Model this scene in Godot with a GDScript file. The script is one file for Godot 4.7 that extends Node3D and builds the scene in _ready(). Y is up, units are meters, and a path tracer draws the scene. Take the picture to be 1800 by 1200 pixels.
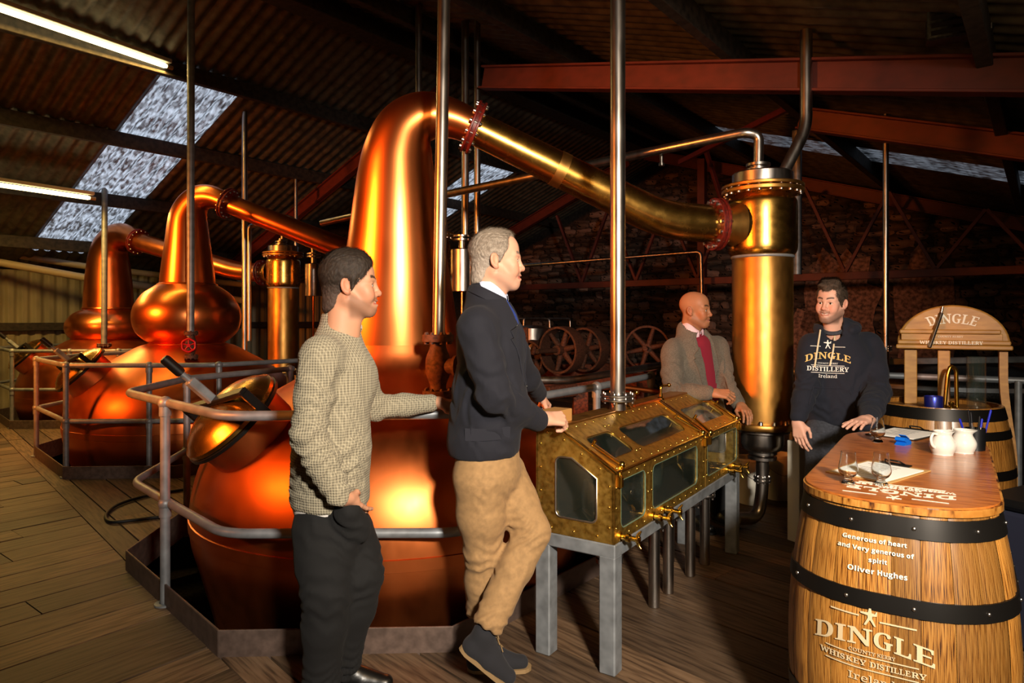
extends Node3D
# A whiskey still house: copper pot stills, a brass spirit safe, a barrel counter and four men.

const EYE := 1.56          # camera height above the plank floor
const FOCAL := 1200.0      # focal length in pixels of the 1800 x 1200 frame
const HORIZON := 560.0
const DU := Vector3(0.616, 0, -0.788)    # ridge direction, away to the right
const DW := Vector3(-0.788, 0, -0.616)   # across the building, to the left
const DS := Vector3(-0.675, 0, -0.738)   # the row of stills
const DN := Vector3(0.738, 0, -0.675)

var M := {}
var taken := {}

func _ready() -> void:
	# ---- camera
	var cam := Camera3D.new()
	cam.name = "camera"
	add_child(cam)
	cam.position = Vector3(0, EYE, 0)
	cam.projection = Camera3D.PROJECTION_FRUSTUM
	cam.near = 0.1
	cam.far = 80.0
	cam.size = 0.1                                        # 1200 px / focal 1200 px, at the near plane
	cam.frustum_offset = Vector2(0, -0.1 * (600.0 - HORIZON) / FOCAL)
	cam.current = true
	# ---- environment: overcast daylight outside, all of it comes through the roof lights
	var we := WorldEnvironment.new()
	we.name = "environment"
	var env := Environment.new()
	env.background_mode = Environment.BG_SKY
	var sky := Sky.new()
	var psm := ProceduralSkyMaterial.new()
	psm.sky_top_color = Color(0.62, 0.70, 0.80)
	psm.sky_horizon_color = Color(0.80, 0.83, 0.86)
	psm.ground_bottom_color = Color(0.2, 0.19, 0.17)
	psm.ground_horizon_color = Color(0.5, 0.5, 0.48)
	sky.sky_material = psm
	env.sky = sky
	env.tonemap_mode = Environment.TONE_MAPPER_LINEAR
	env.tonemap_exposure = 1.0
	env.sdfgi_enabled = true
	env.ssao_enabled = true
	env.ssil_enabled = true
	we.environment = env
	add_child(we)
	# ---- the photographer's lamps, out of frame
	spot_lamp("key_flash", Vector3(0.9, 2.55, 0.9), Vector3(0.55, 0.92, -4.5), Color(1.0, 0.95, 0.88), 38.0, 36.0, 0.85, 0.16)
	spot_lamp("warm_flash", Vector3(-4.4, 2.5, -1.5), Vector3(-1.1, 1.95, -4.6), Color(1.0, 0.53, 0.20), 50.0, 25.0, 0.7, 0.4)
	spot_lamp("far_warm_flash", Vector3(-6.9, 2.6, -4.3), Vector3(-4.5, 1.75, -8.6), Color(1.0, 0.52, 0.19), 42.0, 29.0, 0.7, 0.35)
	area_lamp("ceiling_bounce", Vector3(1.0, 2.5, -0.9), Vector3(0.4, 1.4, -4.4), Vector2(0.8, 0.8), Color(1.0, 0.80, 0.52), 2.6)
	materials()
	room()
	stills()
	pipework()
	spirit_safe()
	counter()
	back_barrel()
	machinery()
	clutter()
	people()

func spot_lamp(called: String, at: Vector3, target: Vector3, tint: Color, energy: float, angle: float, soft: float, size: float) -> void:
	var l := SpotLight3D.new()
	l.name = called
	l.light_color = tint
	l.light_energy = energy
	l.spot_angle = angle
	l.spot_angle_attenuation = soft
	l.spot_range = 40.0
	l.spot_attenuation = 2.0
	l.light_size = size
	l.shadow_enabled = true
	add_child(l)
	l.look_at_from_position(at, target)

func area_lamp(called: String, at: Vector3, target: Vector3, size: Vector2, tint: Color, energy: float) -> void:
	var l := AreaLight3D.new()
	l.name = called
	l.light_color = tint
	l.light_energy = energy
	l.area_size = size
	l.area_range = 40.0
	l.area_attenuation = 2.0
	l.shadow_enabled = true
	add_child(l)
	l.look_at_from_position(at, target)

# ---------------------------------------------------------------- helpers
func P(px: float, py: float, d: float) -> Vector3:      # a point d metres ahead, on the sight line of that pixel
	return Vector3((px - 900.0) / FOCAL * d, EYE - (py - HORIZON) / FOCAL * d, -d)

func W(w: float, t: float, y: float) -> Vector3:        # building axes: w across to the left, t along the ridge
	return DW * w + DU * t + Vector3(0, y, 0)

func F2(p: Vector2, y := 0.0) -> Vector3:               # plan (x, distance ahead) to a point
	return Vector3(p.x, y, -p.y)

func numbered(called: String) -> String:
	if not taken.has(called):
		taken[called] = 0
		return called
	taken[called] += 1
	return "%s_%03d" % [called, taken[called]]

func tag(o: Node, label := "", category := "", group := "", kind := "") -> Node:
	if label: o.set_meta("label", label)
	if category: o.set_meta("category", category)
	if group: o.set_meta("group", group)
	if kind: o.set_meta("kind", kind)
	return o

func thing(called: String, label: String, category: String, at := Vector3.ZERO, turn := 0.0, group := "") -> Node3D:
	var o := Node3D.new()
	o.name = numbered(called)
	add_child(o)
	o.position = at
	o.rotation.y = turn
	tag(o, label, category, group)
	return o

func part(called: String, mesh: Mesh, mat: Material, parent: Node, xf := Transform3D.IDENTITY) -> MeshInstance3D:
	var o := MeshInstance3D.new()
	o.name = called
	o.mesh = mesh
	o.material_override = mat
	o.transform = xf
	parent.add_child(o, true)
	return o

func single(called: String, label: String, category: String, mesh: Mesh, mat: Material, at := Transform3D.IDENTITY, group := "") -> MeshInstance3D:
	var o := part(numbered(called), mesh, mat, self, at)
	tag(o, label, category, group)
	return o

func struct(called: String, mesh: Mesh, mat: Material, xf := Transform3D.IDENTITY) -> MeshInstance3D:
	var o := part(called, mesh, mat, self, xf)
	o.set_meta("kind", "structure")
	return o

func dup(o: Node3D, called: String, label: String, at: Vector3, group := "") -> Node3D:
	var c: Node3D = o.duplicate()
	c.name = numbered(called)
	add_child(c)
	c.position = at
	tag(c, label, "", group)
	return c

func frame(origin: Vector3, up: Vector3, hint := Vector3.FORWARD) -> Transform3D:   # y along up
	var y := up.normalized()
	var x := y.cross(hint)
	if x.length() < 0.01:
		x = y.cross(Vector3.RIGHT)
	x = x.normalized()
	return Transform3D(Basis(x, y, x.cross(y)), origin)

func spline(pts: Array, n: int) -> Array:
	var out := []
	for i in pts.size() - 1:
		var a: Vector3 = pts[max(i - 1, 0)]
		var b: Vector3 = pts[i]
		var c: Vector3 = pts[i + 1]
		var d: Vector3 = pts[min(i + 2, pts.size() - 1)]
		for k in n:
			out.append(b.cubic_interpolate(c, a, d, float(k) / n))
	out.append(pts[-1])
	return out

func spline_r(rs: Array, n: int) -> Array:
	var out := []
	for i in rs.size() - 1:
		for k in n:
			out.append(cubic_interpolate(rs[i], rs[i + 1], rs[max(i - 1, 0)], rs[min(i + 2, rs.size() - 1)], float(k) / n))
	out.append(rs[-1])
	return out

func bend(pts: Array, radius: float, n := 6) -> Array:   # a polyline whose corners are rounded
	var out := [pts[0]]
	for i in range(1, pts.size() - 1):
		var p: Vector3 = pts[i]
		var a: Vector3 = pts[i - 1] - p
		var b: Vector3 = pts[i + 1] - p
		var r := minf(radius, minf(a.length(), b.length()) * 0.49)
		var s := p + a.normalized() * r
		var e := p + b.normalized() * r
		for k in n + 1:
			var u := float(k) / n
			out.append(s.lerp(p, u).lerp(p.lerp(e, u), u))
	out.append(pts[-1])
	return out

# A mesh under construction. Triangles turn themselves to face along their vertices' normals.
class Mb:
	var v := PackedVector3Array()
	var n := PackedVector3Array()
	var uv := PackedVector2Array()
	var c := PackedColorArray()
	var idx := PackedInt32Array()
	var tint := Color.WHITE

	func vert(p: Vector3, nn: Vector3, t := Vector2.ZERO) -> int:
		v.append(p)
		n.append(nn)
		uv.append(t)
		c.append(tint)
		return v.size() - 1

	func tri(a: int, b: int, d: int) -> void:
		var g := (v[b] - v[a]).cross(v[d] - v[a])
		if g.dot(n[a] + n[b] + n[d]) > 0.0:
			idx.append_array(PackedInt32Array([a, d, b]))
		else:
			idx.append_array(PackedInt32Array([a, b, d]))

	func quad(a: int, b: int, d: int, e: int) -> void:
		tri(a, b, d)
		tri(a, d, e)

	func poly(pts: Array, nn: Vector3, us := 1.0) -> void:       # a flat convex face
		var x := nn.cross(Vector3.UP)
		if x.length() < 0.05: x = Vector3.RIGHT
		x = x.normalized()
		var y := x.cross(nn)
		var first := v.size()
		for p in pts:
			vert(p, nn, Vector2(x.dot(p), y.dot(p)) * us)
		for i in range(1, pts.size() - 1):
			tri(first, first + i, first + i + 1)

	func grid(rows: Array, wrap := false, flip := false) -> void:  # rows of points, smooth; u along a row
		var base := v.size()
		var nr := rows.size()
		var nc: int = rows[0].size()
		for i in nr:
			for j in nc:
				var pj: Vector3 = rows[i][(j - 1 + nc) % nc if wrap else maxi(j - 1, 0)]
				var nj: Vector3 = rows[i][(j + 1) % nc if wrap else mini(j + 1, nc - 1)]
				var pi: Vector3 = rows[maxi(i - 1, 0)][j]
				var ni: Vector3 = rows[mini(i + 1, nr - 1)][j]
				var nn := (nj - pj).cross(ni - pi)
				if nn.length() < 1e-12: nn = Vector3.UP
				nn = nn.normalized()
				vert(rows[i][j], -nn if flip else nn, Vector2(float(j) / (nc - 1), float(i) / maxi(nr - 1, 1)))
		for i in nr - 1:
			for j in (nc if wrap else nc - 1):
				var k := (j + 1) % nc
				quad(base + i * nc + j, base + i * nc + k, base + (i + 1) * nc + k, base + (i + 1) * nc + j)

	func box(xf: Transform3D, s: Vector3, bevel := 0.004) -> void:
		var h := s * 0.5
		var b := minf(bevel, minf(h.x, minf(h.y, h.z)) * 0.8)
		for axis in 3:
			var a1 := (axis + 1) % 3
			var a2 := (axis + 2) % 3
			for sg in [-1.0, 1.0]:
				var nn := Vector3.ZERO
				nn[axis] = sg
				var first := v.size()
				for q in [[-1, -1], [1, -1], [1, 1], [-1, 1]]:
					var p := Vector3.ZERO
					p[axis] = sg * h[axis]
					p[a1] = q[0] * (h[a1] - b)
					p[a2] = q[1] * (h[a2] - b)
					var long := a1 if s[a1] > s[a2] else a2
					var short := a2 if long == a1 else a1
					vert(xf * p, (xf.basis * nn).normalized(), Vector2(p[long], p[short]))
				quad(first, first + 1, first + 2, first + 3)
			if b > 0.0:
				for q in [[-1, -1], [1, -1], [1, 1], [-1, 1]]:    # the edge along this axis
					var nn := Vector3.ZERO
					nn[a1] = q[0]
					nn[a2] = q[1]
					nn = (xf.basis * nn).normalized()
					var f := v.size()
					for e in [-1, 1]:
						var p := Vector3.ZERO
						p[axis] = e * (h[axis] - b)
						p[a1] = q[0] * h[a1]
						p[a2] = q[1] * (h[a2] - b)
						var p2 := p
						p2[a1] = q[0] * (h[a1] - b)
						p2[a2] = q[1] * h[a2]
						vert(xf * p, nn, Vector2(p[axis], 0))
						vert(xf * p2, nn, Vector2(p[axis], b))
					quad(f, f + 1, f + 3, f + 2)
		if b > 0.0:
			for i in 8:
				var q := Vector3(1 if i & 1 else -1, 1 if i & 2 else -1, 1 if i & 4 else -1)
				var nn := (xf.basis * q).normalized()
				var f := v.size()
				vert(xf * (q * (h - Vector3(0, b, b))), nn)
				vert(xf * (q * (h - Vector3(b, 0, b))), nn)
				vert(xf * (q * (h - Vector3(b, b, 0))), nn)
				tri(f, f + 1, f + 2)

	func lathe(xf: Transform3D, prof: Array, segs := 24, a0 := 0.0, a1 := TAU, vs := 1.0) -> void:   # prof: Vector2(radius, height), going round the outline with the outside on the right
		var m := prof.size()
		var segn := []
		for i in m - 1:
			var d: Vector2 = prof[i + 1] - prof[i]
			segn.append(Vector2(d.y, -d.x).normalized() if d.length() > 1e-9 else Vector2.RIGHT)
		for i in m - 1:
			var n0: Vector2 = segn[i]
			var n1: Vector2 = segn[i]
			if i > 0 and segn[i - 1].dot(segn[i]) > 0.72: n0 = (segn[i - 1] + segn[i]).normalized()
			if i < m - 2 and segn[i + 1].dot(segn[i]) > 0.72: n1 = (segn[i + 1] + segn[i]).normalized()
			var base := v.size()
			for k in segs + 1:
				var a := lerpf(a0, a1, float(k) / segs)
				var cs := cos(a)
				var sn := sin(a)
				for e in 2:
					var pr: Vector2 = prof[i + e]
					var nr: Vector2 = n0 if e == 0 else n1
					vert(xf * Vector3(pr.x * cs, pr.y, pr.x * sn), (xf.basis * Vector3(nr.x * cs, nr.y, nr.x * sn)).normalized(), Vector2(a / TAU * vs, pr.y))
			for k in segs:
				quad(base + k * 2, base + k * 2 + 2, base + k * 2 + 3, base + k * 2 + 1)

	func tube(pts: Array, r, sides := 12, caps := true, wrap := false) -> void:
		var m := pts.size()
		var up := Vector3.ZERO
		var rings := []
		for i in m:
			var a: Vector3 = pts[(i - 1 + m) % m if wrap else maxi(i - 1, 0)]
			var b: Vector3 = pts[(i + 1) % m if wrap else mini(i + 1, m - 1)]
			var t := (b - a).normalized()
			if up == Vector3.ZERO:
				up = t.cross(Vector3.UP if absf(t.y) < 0.9 else Vector3.RIGHT).normalized()
			else:
				up = (up - t * up.dot(t)).normalized()
			var side := t.cross(up)
			var rr: float = r[i] if r is Array else r
			var base := v.size()
			rings.append(base)
			for k in sides + 1:
				var an := TAU * k / sides
				var nn := up * cos(an) + side * sin(an)
				vert(pts[i] + nn * rr, nn, Vector2(float(k) / sides, float(i) / maxi(m - 1, 1)))
		for i in (m if wrap else m - 1):
			var b0: int = rings[i]
			var b1: int = rings[(i + 1) % m]
			for k in sides:
				quad(b0 + k, b0 + k + 1, b1 + k + 1, b1 + k)
		if caps and not wrap:
			for e in [0, m - 1]:
				var t: Vector3 = (pts[0] - pts[1]) if e == 0 else (pts[m - 1] - pts[m - 2])
				t = t.normalized()
				var f := v.size()
				vert(pts[e], t)
				for k in sides:
					vert(v[rings[e] + k], t)
				for k in sides:
					tri(f, f + 1 + k, f + 1 + (k + 1) % sides)

	func rod(a: Vector3, b: Vector3, r: float, sides := 12) -> void:
		tube([a, b], r, sides)

	func bar(a: Vector3, b: Vector3, s: Vector2, bevel := 0.004, hint := Vector3.UP) -> void:   # a square bar from a to b; s.x across, s.y along hint
		var z := (b - a).normalized()
		var x := hint.cross(z)
		if x.length() < 0.01: x = Vector3.RIGHT
		x = x.normalized()
		box(Transform3D(Basis(x, z.cross(x), z), (a + b) * 0.5), Vector3(s.x, s.y, (b - a).length()), bevel)

	func prism(xf: Transform3D, shape: PackedVector2Array, d: float, sides := true) -> void:   # shape in xy, from z = 0 to z = d
		var ids := Geometry2D.triangulate_polygon(shape)
		for e in 2:
			var nn := (xf.basis * Vector3(0, 0, -1.0 if e == 0 else 1.0)).normalized()
			var f := v.size()
			for p in shape:
				vert(xf * Vector3(p.x, p.y, d * e), nn, p)
			for i in range(0, ids.size(), 3):
				tri(f + ids[i], f + ids[i + 1], f + ids[i + 2])
		if not sides: return
		var ccw := not Geometry2D.is_polygon_clockwise(shape)
		for i in shape.size():
			var p := shape[i]
			var q := shape[(i + 1) % shape.size()]
			var e2 := (q - p).normalized()
			var o := Vector2(e2.y, -e2.x) * (1.0 if ccw else -1.0)
			var nn := (xf.basis * Vector3(o.x, o.y, 0)).normalized()
			var f := v.size()
			vert(xf * Vector3(p.x, p.y, 0), nn, Vector2(p.x + p.y, 0))
			vert(xf * Vector3(q.x, q.y, 0), nn, Vector2(q.x + q.y, 0))
			vert(xf * Vector3(q.x, q.y, d), nn, Vector2(q.x + q.y, d))
			vert(xf * Vector3(p.x, p.y, d), nn, Vector2(p.x + p.y, d))
			quad(f, f + 1, f + 2, f + 3)

	func ball(p: Vector3, r: float, segs := 10) -> void:
		var prof := []
		for i in segs / 2 + 1:
			var a := -PI / 2 + PI * i / (segs / 2)
			prof.append(Vector2(maxf(cos(a), 0.0) * r, sin(a) * r))
		lathe(Transform3D(Basis.IDENTITY, p), prof, segs)

	func done() -> ArrayMesh:
		var arr := []
		arr.resize(Mesh.ARRAY_MAX)
		arr[Mesh.ARRAY_VERTEX] = v
		arr[Mesh.ARRAY_NORMAL] = n
		arr[Mesh.ARRAY_TEX_UV] = uv
		arr[Mesh.ARRAY_COLOR] = c
		arr[Mesh.ARRAY_INDEX] = idx
		var m := ArrayMesh.new()
		m.add_surface_from_arrays(Mesh.PRIMITIVE_TRIANGLES, arr)
		return m

# How a surface is coloured and creased, point by point.
class Look:
	func tint(_p: Vector3, _g: Vector3) -> Color:
		return Color.WHITE
	func push(_p: Vector3, _g: Vector3) -> float:
		return 0.0

# A solid made of rounded bones joined smoothly, meshed with surface nets.
class Sdf:
	var a := PackedVector3Array()
	var ba := PackedVector3Array()
	var inv := PackedFloat32Array()
	var ra := PackedFloat32Array()
	var dr := PackedFloat32Array()
	var side := PackedVector3Array()
	var fk := PackedFloat32Array()
	var sm := PackedFloat32Array()
	var op := PackedInt32Array()
	var kind := PackedInt32Array()
	var mats: Array[Basis] = []
	var ext := PackedFloat32Array()

	func cap(p: Vector3, q: Vector3, rp: float, rq: float, s := 0.02, sd := Vector3.ZERO, k := 1.0, o := 0) -> void:
		a.append(p); ba.append(q - p)
		inv.append(1.0 / maxf((q - p).length_squared(), 1e-9))
		ra.append(rp); dr.append(rq - rp)
		side.append(sd.normalized()); fk.append(1.0 / (k * k) - 1.0 if sd != Vector3.ZERO else 0.0)
		sm.append(s); op.append(o); kind.append(0); mats.append(Basis.IDENTITY)
		ext.append(maxf(rp, rq) * maxf(k, 1.0))

	func ball(p: Vector3, r: float, s := 0.02, o := 0) -> void:
		cap(p, p + Vector3(0, 1e-4, 0), r, r, s, Vector3.ZERO, 1.0, o)

	func chain(pts: Array, rs: Array, s := 0.02, o := 0) -> void:
		for i in pts.size() - 1:
			cap(pts[i], pts[i + 1], rs[i], rs[i + 1], s, Vector3.ZERO, 1.0, o)

	func ell(p: Vector3, r: Vector3, s := 0.02, rot := Basis.IDENTITY, o := 0) -> void:
		a.append(p); ba.append(r); inv.append(0.0)
		ra.append(maxf(r.x, maxf(r.y, r.z))); dr.append(0.0)
		side.append(Vector3.ZERO); fk.append(0.0); sm.append(s); op.append(o); kind.append(1)
		mats.append(rot.transposed())
		ext.append(ra[-1])

	func half(p: Vector3, nn: Vector3, s := 0.005) -> void:      # cuts away the side that nn points to
		a.append(p); ba.append(Vector3.ZERO); inv.append(0.0); ra.append(0.0); dr.append(0.0)
		side.append(nn.normalized()); fk.append(0.0); sm.append(s); op.append(1); kind.append(2); mats.append(Basis.IDENTITY); ext.append(0.0)

	func prim(i: int, p: Vector3) -> float:
		if kind[i] == 0:
			var q := p - a[i]
			var b := ba[i]
			var t := clampf(q.dot(b) * inv[i], 0.0, 1.0)
			q -= b * t
			var f := fk[i]
			if f == 0.0:
				return q.length() - ra[i] - dr[i] * t
			var w := q.dot(side[i])
			return sqrt(maxf(q.length_squared() + w * w * f, 0.0)) - ra[i] - dr[i] * t
		if kind[i] == 1:
			var q2: Vector3 = mats[i] * (p - a[i])
			var r := ba[i]
			var k := q2 / r
			var k0 := k.length()
			var k1 := (k / r).length()
			return k0 * (k0 - 1.0) / maxf(k1, 1e-6)
		return (a[i] - p).dot(side[i])

	func value(p: Vector3, ids: PackedInt32Array) -> float:
		var f := 10.0
		for i in ids:
			var d := prim(i, p)
			var k := sm[i]
			if op[i] == 0:
				var h := maxf(k - absf(f - d), 0.0)
				f = minf(f, d) - h * h * 0.25 / k
			else:
				d = -d
				var h2 := maxf(k - absf(f - d), 0.0)
				f = maxf(f, d) + h2 * h2 * 0.25 / k
		return f

	func all() -> PackedInt32Array:
		return PackedInt32Array(range(a.size()))

	func mesh(cell: float, base := Vector3.ZERO, look: Look = null) -> ArrayMesh:
		var lo := Vector3.ONE * 1e6
		var hi := -lo
		for i in a.size():
			if op[i] == 0:
				var e := Vector3.ONE * ext[i]
				lo = lo.min(a[i] - e)
				hi = hi.max(a[i] + e)
				if kind[i] == 0:
					lo = lo.min(a[i] + ba[i] - e)
					hi = hi.max(a[i] + ba[i] + e)
		lo -= Vector3.ONE * cell * 3.0
		hi += Vector3.ONE * cell * 3.0
		var nx := int(ceil((hi.x - lo.x) / cell / 8.0)) * 8 + 1
		var ny := int(ceil((hi.y - lo.y) / cell / 8.0)) * 8 + 1
		var nz := int(ceil((hi.z - lo.z) / cell / 8.0)) * 8 + 1
		var F := PackedFloat32Array()
		F.resize(nx * ny * nz)
		F.fill(1.0)
		var sy := nx
		var sz := nx * ny
		var blocks := []
		var every := all()
		var reach := cell * 7.0
		for bz in range(0, nz - 1, 8):
			for by in range(0, ny - 1, 8):
				for bx in range(0, nx - 1, 8):
					var ctr := lo + Vector3(bx + 4, by + 4, bz + 4) * cell
					var ids := PackedInt32Array()
					var near := false
					for i in every:
						var d := prim(i, ctr)
						if d < reach + sm[i] + cell * 2.0:
							ids.append(i)
							if op[i] == 0: near = true
					if not near:
						continue
					var fc := value(ctr, ids)
					if fc < -cell * 10.0:
						for z in range(bz, bz + 8):
							for y in range(by, by + 8):
								for x in range(bx, bx + 8):
									F[x + y * sy + z * sz] = -1.0
						continue
					blocks.append(Vector3i(bx, by, bz))
					for z in range(bz, bz + 8):
						for y in range(by, by + 8):
							var row := y * sy + z * sz
							for x in range(bx, bx + 8):
								F[x + row] = value(lo + Vector3(x, y, z) * cell, ids)
		var vid := PackedInt32Array()
		vid.resize(F.size())
		vid.fill(-1)
		var out := Mb.new()
		var far := cell * 3.0
		var offs := [0, 1, sy, sy + 1, sz, sz + 1, sz + sy, sz + sy + 1]
		var edges := [[0, 1], [2, 3], [4, 5], [6, 7], [0, 2], [1, 3], [4, 6], [5, 7], [0, 4], [1, 5], [2, 6], [3, 7]]
		var cv := PackedFloat32Array()
		cv.resize(8)
		for b: Vector3i in blocks:
			for z in range(b.z, b.z + 8):
				for y in range(b.y, b.y + 8):
					for x in range(b.x, b.x + 8):
						var i := x + y * sy + z * sz
						if absf(F[i]) > far: continue
						var inside := 0
						for k in 8:
							var f := F[i + offs[k]]
							cv[k] = f
							if f < 0.0: inside += 1
						if inside == 0 or inside == 8: continue
						var sum := Vector3.ZERO
						var cnt := 0
						for e in edges:
							var e0: int = e[0]
							var e1: int = e[1]
							var f0 := cv[e0]
							var f1 := cv[e1]
							if (f0 < 0.0) != (f1 < 0.0):
								var t := f0 / (f0 - f1)
								sum += Vector3(e0 & 1, (e0 >> 1) & 1, e0 >> 2).lerp(Vector3(e1 & 1, (e1 >> 1) & 1, e1 >> 2), t)
								cnt += 1
						var p := lo + (Vector3(x, y, z) + sum / cnt) * cell
						var g := Vector3(cv[1] + cv[3] + cv[5] + cv[7] - cv[0] - cv[2] - cv[4] - cv[6], cv[2] + cv[3] + cv[6] + cv[7] - cv[0] - cv[1] - cv[4] - cv[5], cv[4] + cv[5] + cv[6] + cv[7] - cv[0] - cv[1] - cv[2] - cv[3]).normalized()
						if look: out.tint = look.tint(p, g)
						if look: p += g * look.push(p, g)
						vid[i] = out.vert(p - base, g)
		for b: Vector3i in blocks:
			for z in range(b.z, b.z + 8):
				for y in range(b.y, b.y + 8):
					for x in range(b.x, b.x + 8):
						var i := x + y * sy + z * sz
						var f := F[i]
						if absf(f) > far: continue
						var neg := f < 0.0
						if y > 0 and z > 0 and neg != (F[i + 1] < 0.0):
							face(out, vid[i], vid[i - sy], vid[i - sy - sz], vid[i - sz])
						if x > 0 and z > 0 and neg != (F[i + sy] < 0.0):
							face(out, vid[i], vid[i - 1], vid[i - 1 - sz], vid[i - sz])
						if x > 0 and y > 0 and neg != (F[i + sz] < 0.0):
							face(out, vid[i], vid[i - 1], vid[i - 1 - sy], vid[i - sy])
		if look:
			var nn := PackedVector3Array()
			nn.resize(out.v.size())
			for k in range(0, out.idx.size(), 3):
				var g := (out.v[out.idx[k + 2]] - out.v[out.idx[k]]).cross(out.v[out.idx[k + 1]] - out.v[out.idx[k]])
				for e in 3: nn[out.idx[k + e]] += g
			for k in nn.size():
				if nn[k].length_squared() > 1e-20: out.n[k] = nn[k].normalized()
		return out.done()

	func face(out: Mb, i: int, j: int, k: int, l: int) -> void:
		if i >= 0 and j >= 0 and k >= 0 and l >= 0: out.quad(i, j, k, l)

	func surface(p: Vector3, dir: Vector3, reach := 0.3) -> Vector3:     # marches from p along dir to the surface
		var ids := all()
		var t := 0.0
		while t < reach:
			var d := value(p + dir * t, ids)
			if d < 0.0005: break
			t += maxf(d * 0.8, 0.0006)
		return p + dir * t

# ---------------------------------------------------------------- materials
func noise_tex(freq: float, ramp: Array, seed_: int, size := 512, kind := FastNoiseLite.TYPE_SIMPLEX_SMOOTH, octaves := 4, normal := false, bump := 4.0) -> NoiseTexture2D:
	var n := FastNoiseLite.new()
	n.seed = seed_
	n.noise_type = kind
	n.frequency = freq
	n.fractal_octaves = octaves
	var t := NoiseTexture2D.new()
	t.width = size
	t.height = size
	t.seamless = true
	t.noise = n
	t.as_normal_map = normal
	t.bump_strength = bump
	if not normal and ramp.size():
		var g := Gradient.new()
		var offs := PackedFloat32Array()
		var cols := PackedColorArray()
		for r in ramp:
			offs.append(r[0])
			cols.append(r[1])
		g.offsets = offs
		g.colors = cols
		t.color_ramp = g
	return t

func mat(called: String, col: Color, rough := 0.6, metal := 0.0) -> StandardMaterial3D:
	var m := StandardMaterial3D.new()
	m.resource_name = called
	m.albedo_color = col
	m.roughness = rough
	m.metallic = metal
	M[called] = m
	return m

func worn(m: StandardMaterial3D, alb: Texture2D, rough: Texture2D, scale: Vector3, triplanar := true) -> void:
	m.albedo_texture = alb
	if rough: m.roughness_texture = rough
	m.uv1_triplanar = triplanar
	m.uv1_scale = scale

func gray(x: float) -> Color:
	return Color(x, x, x)

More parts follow.
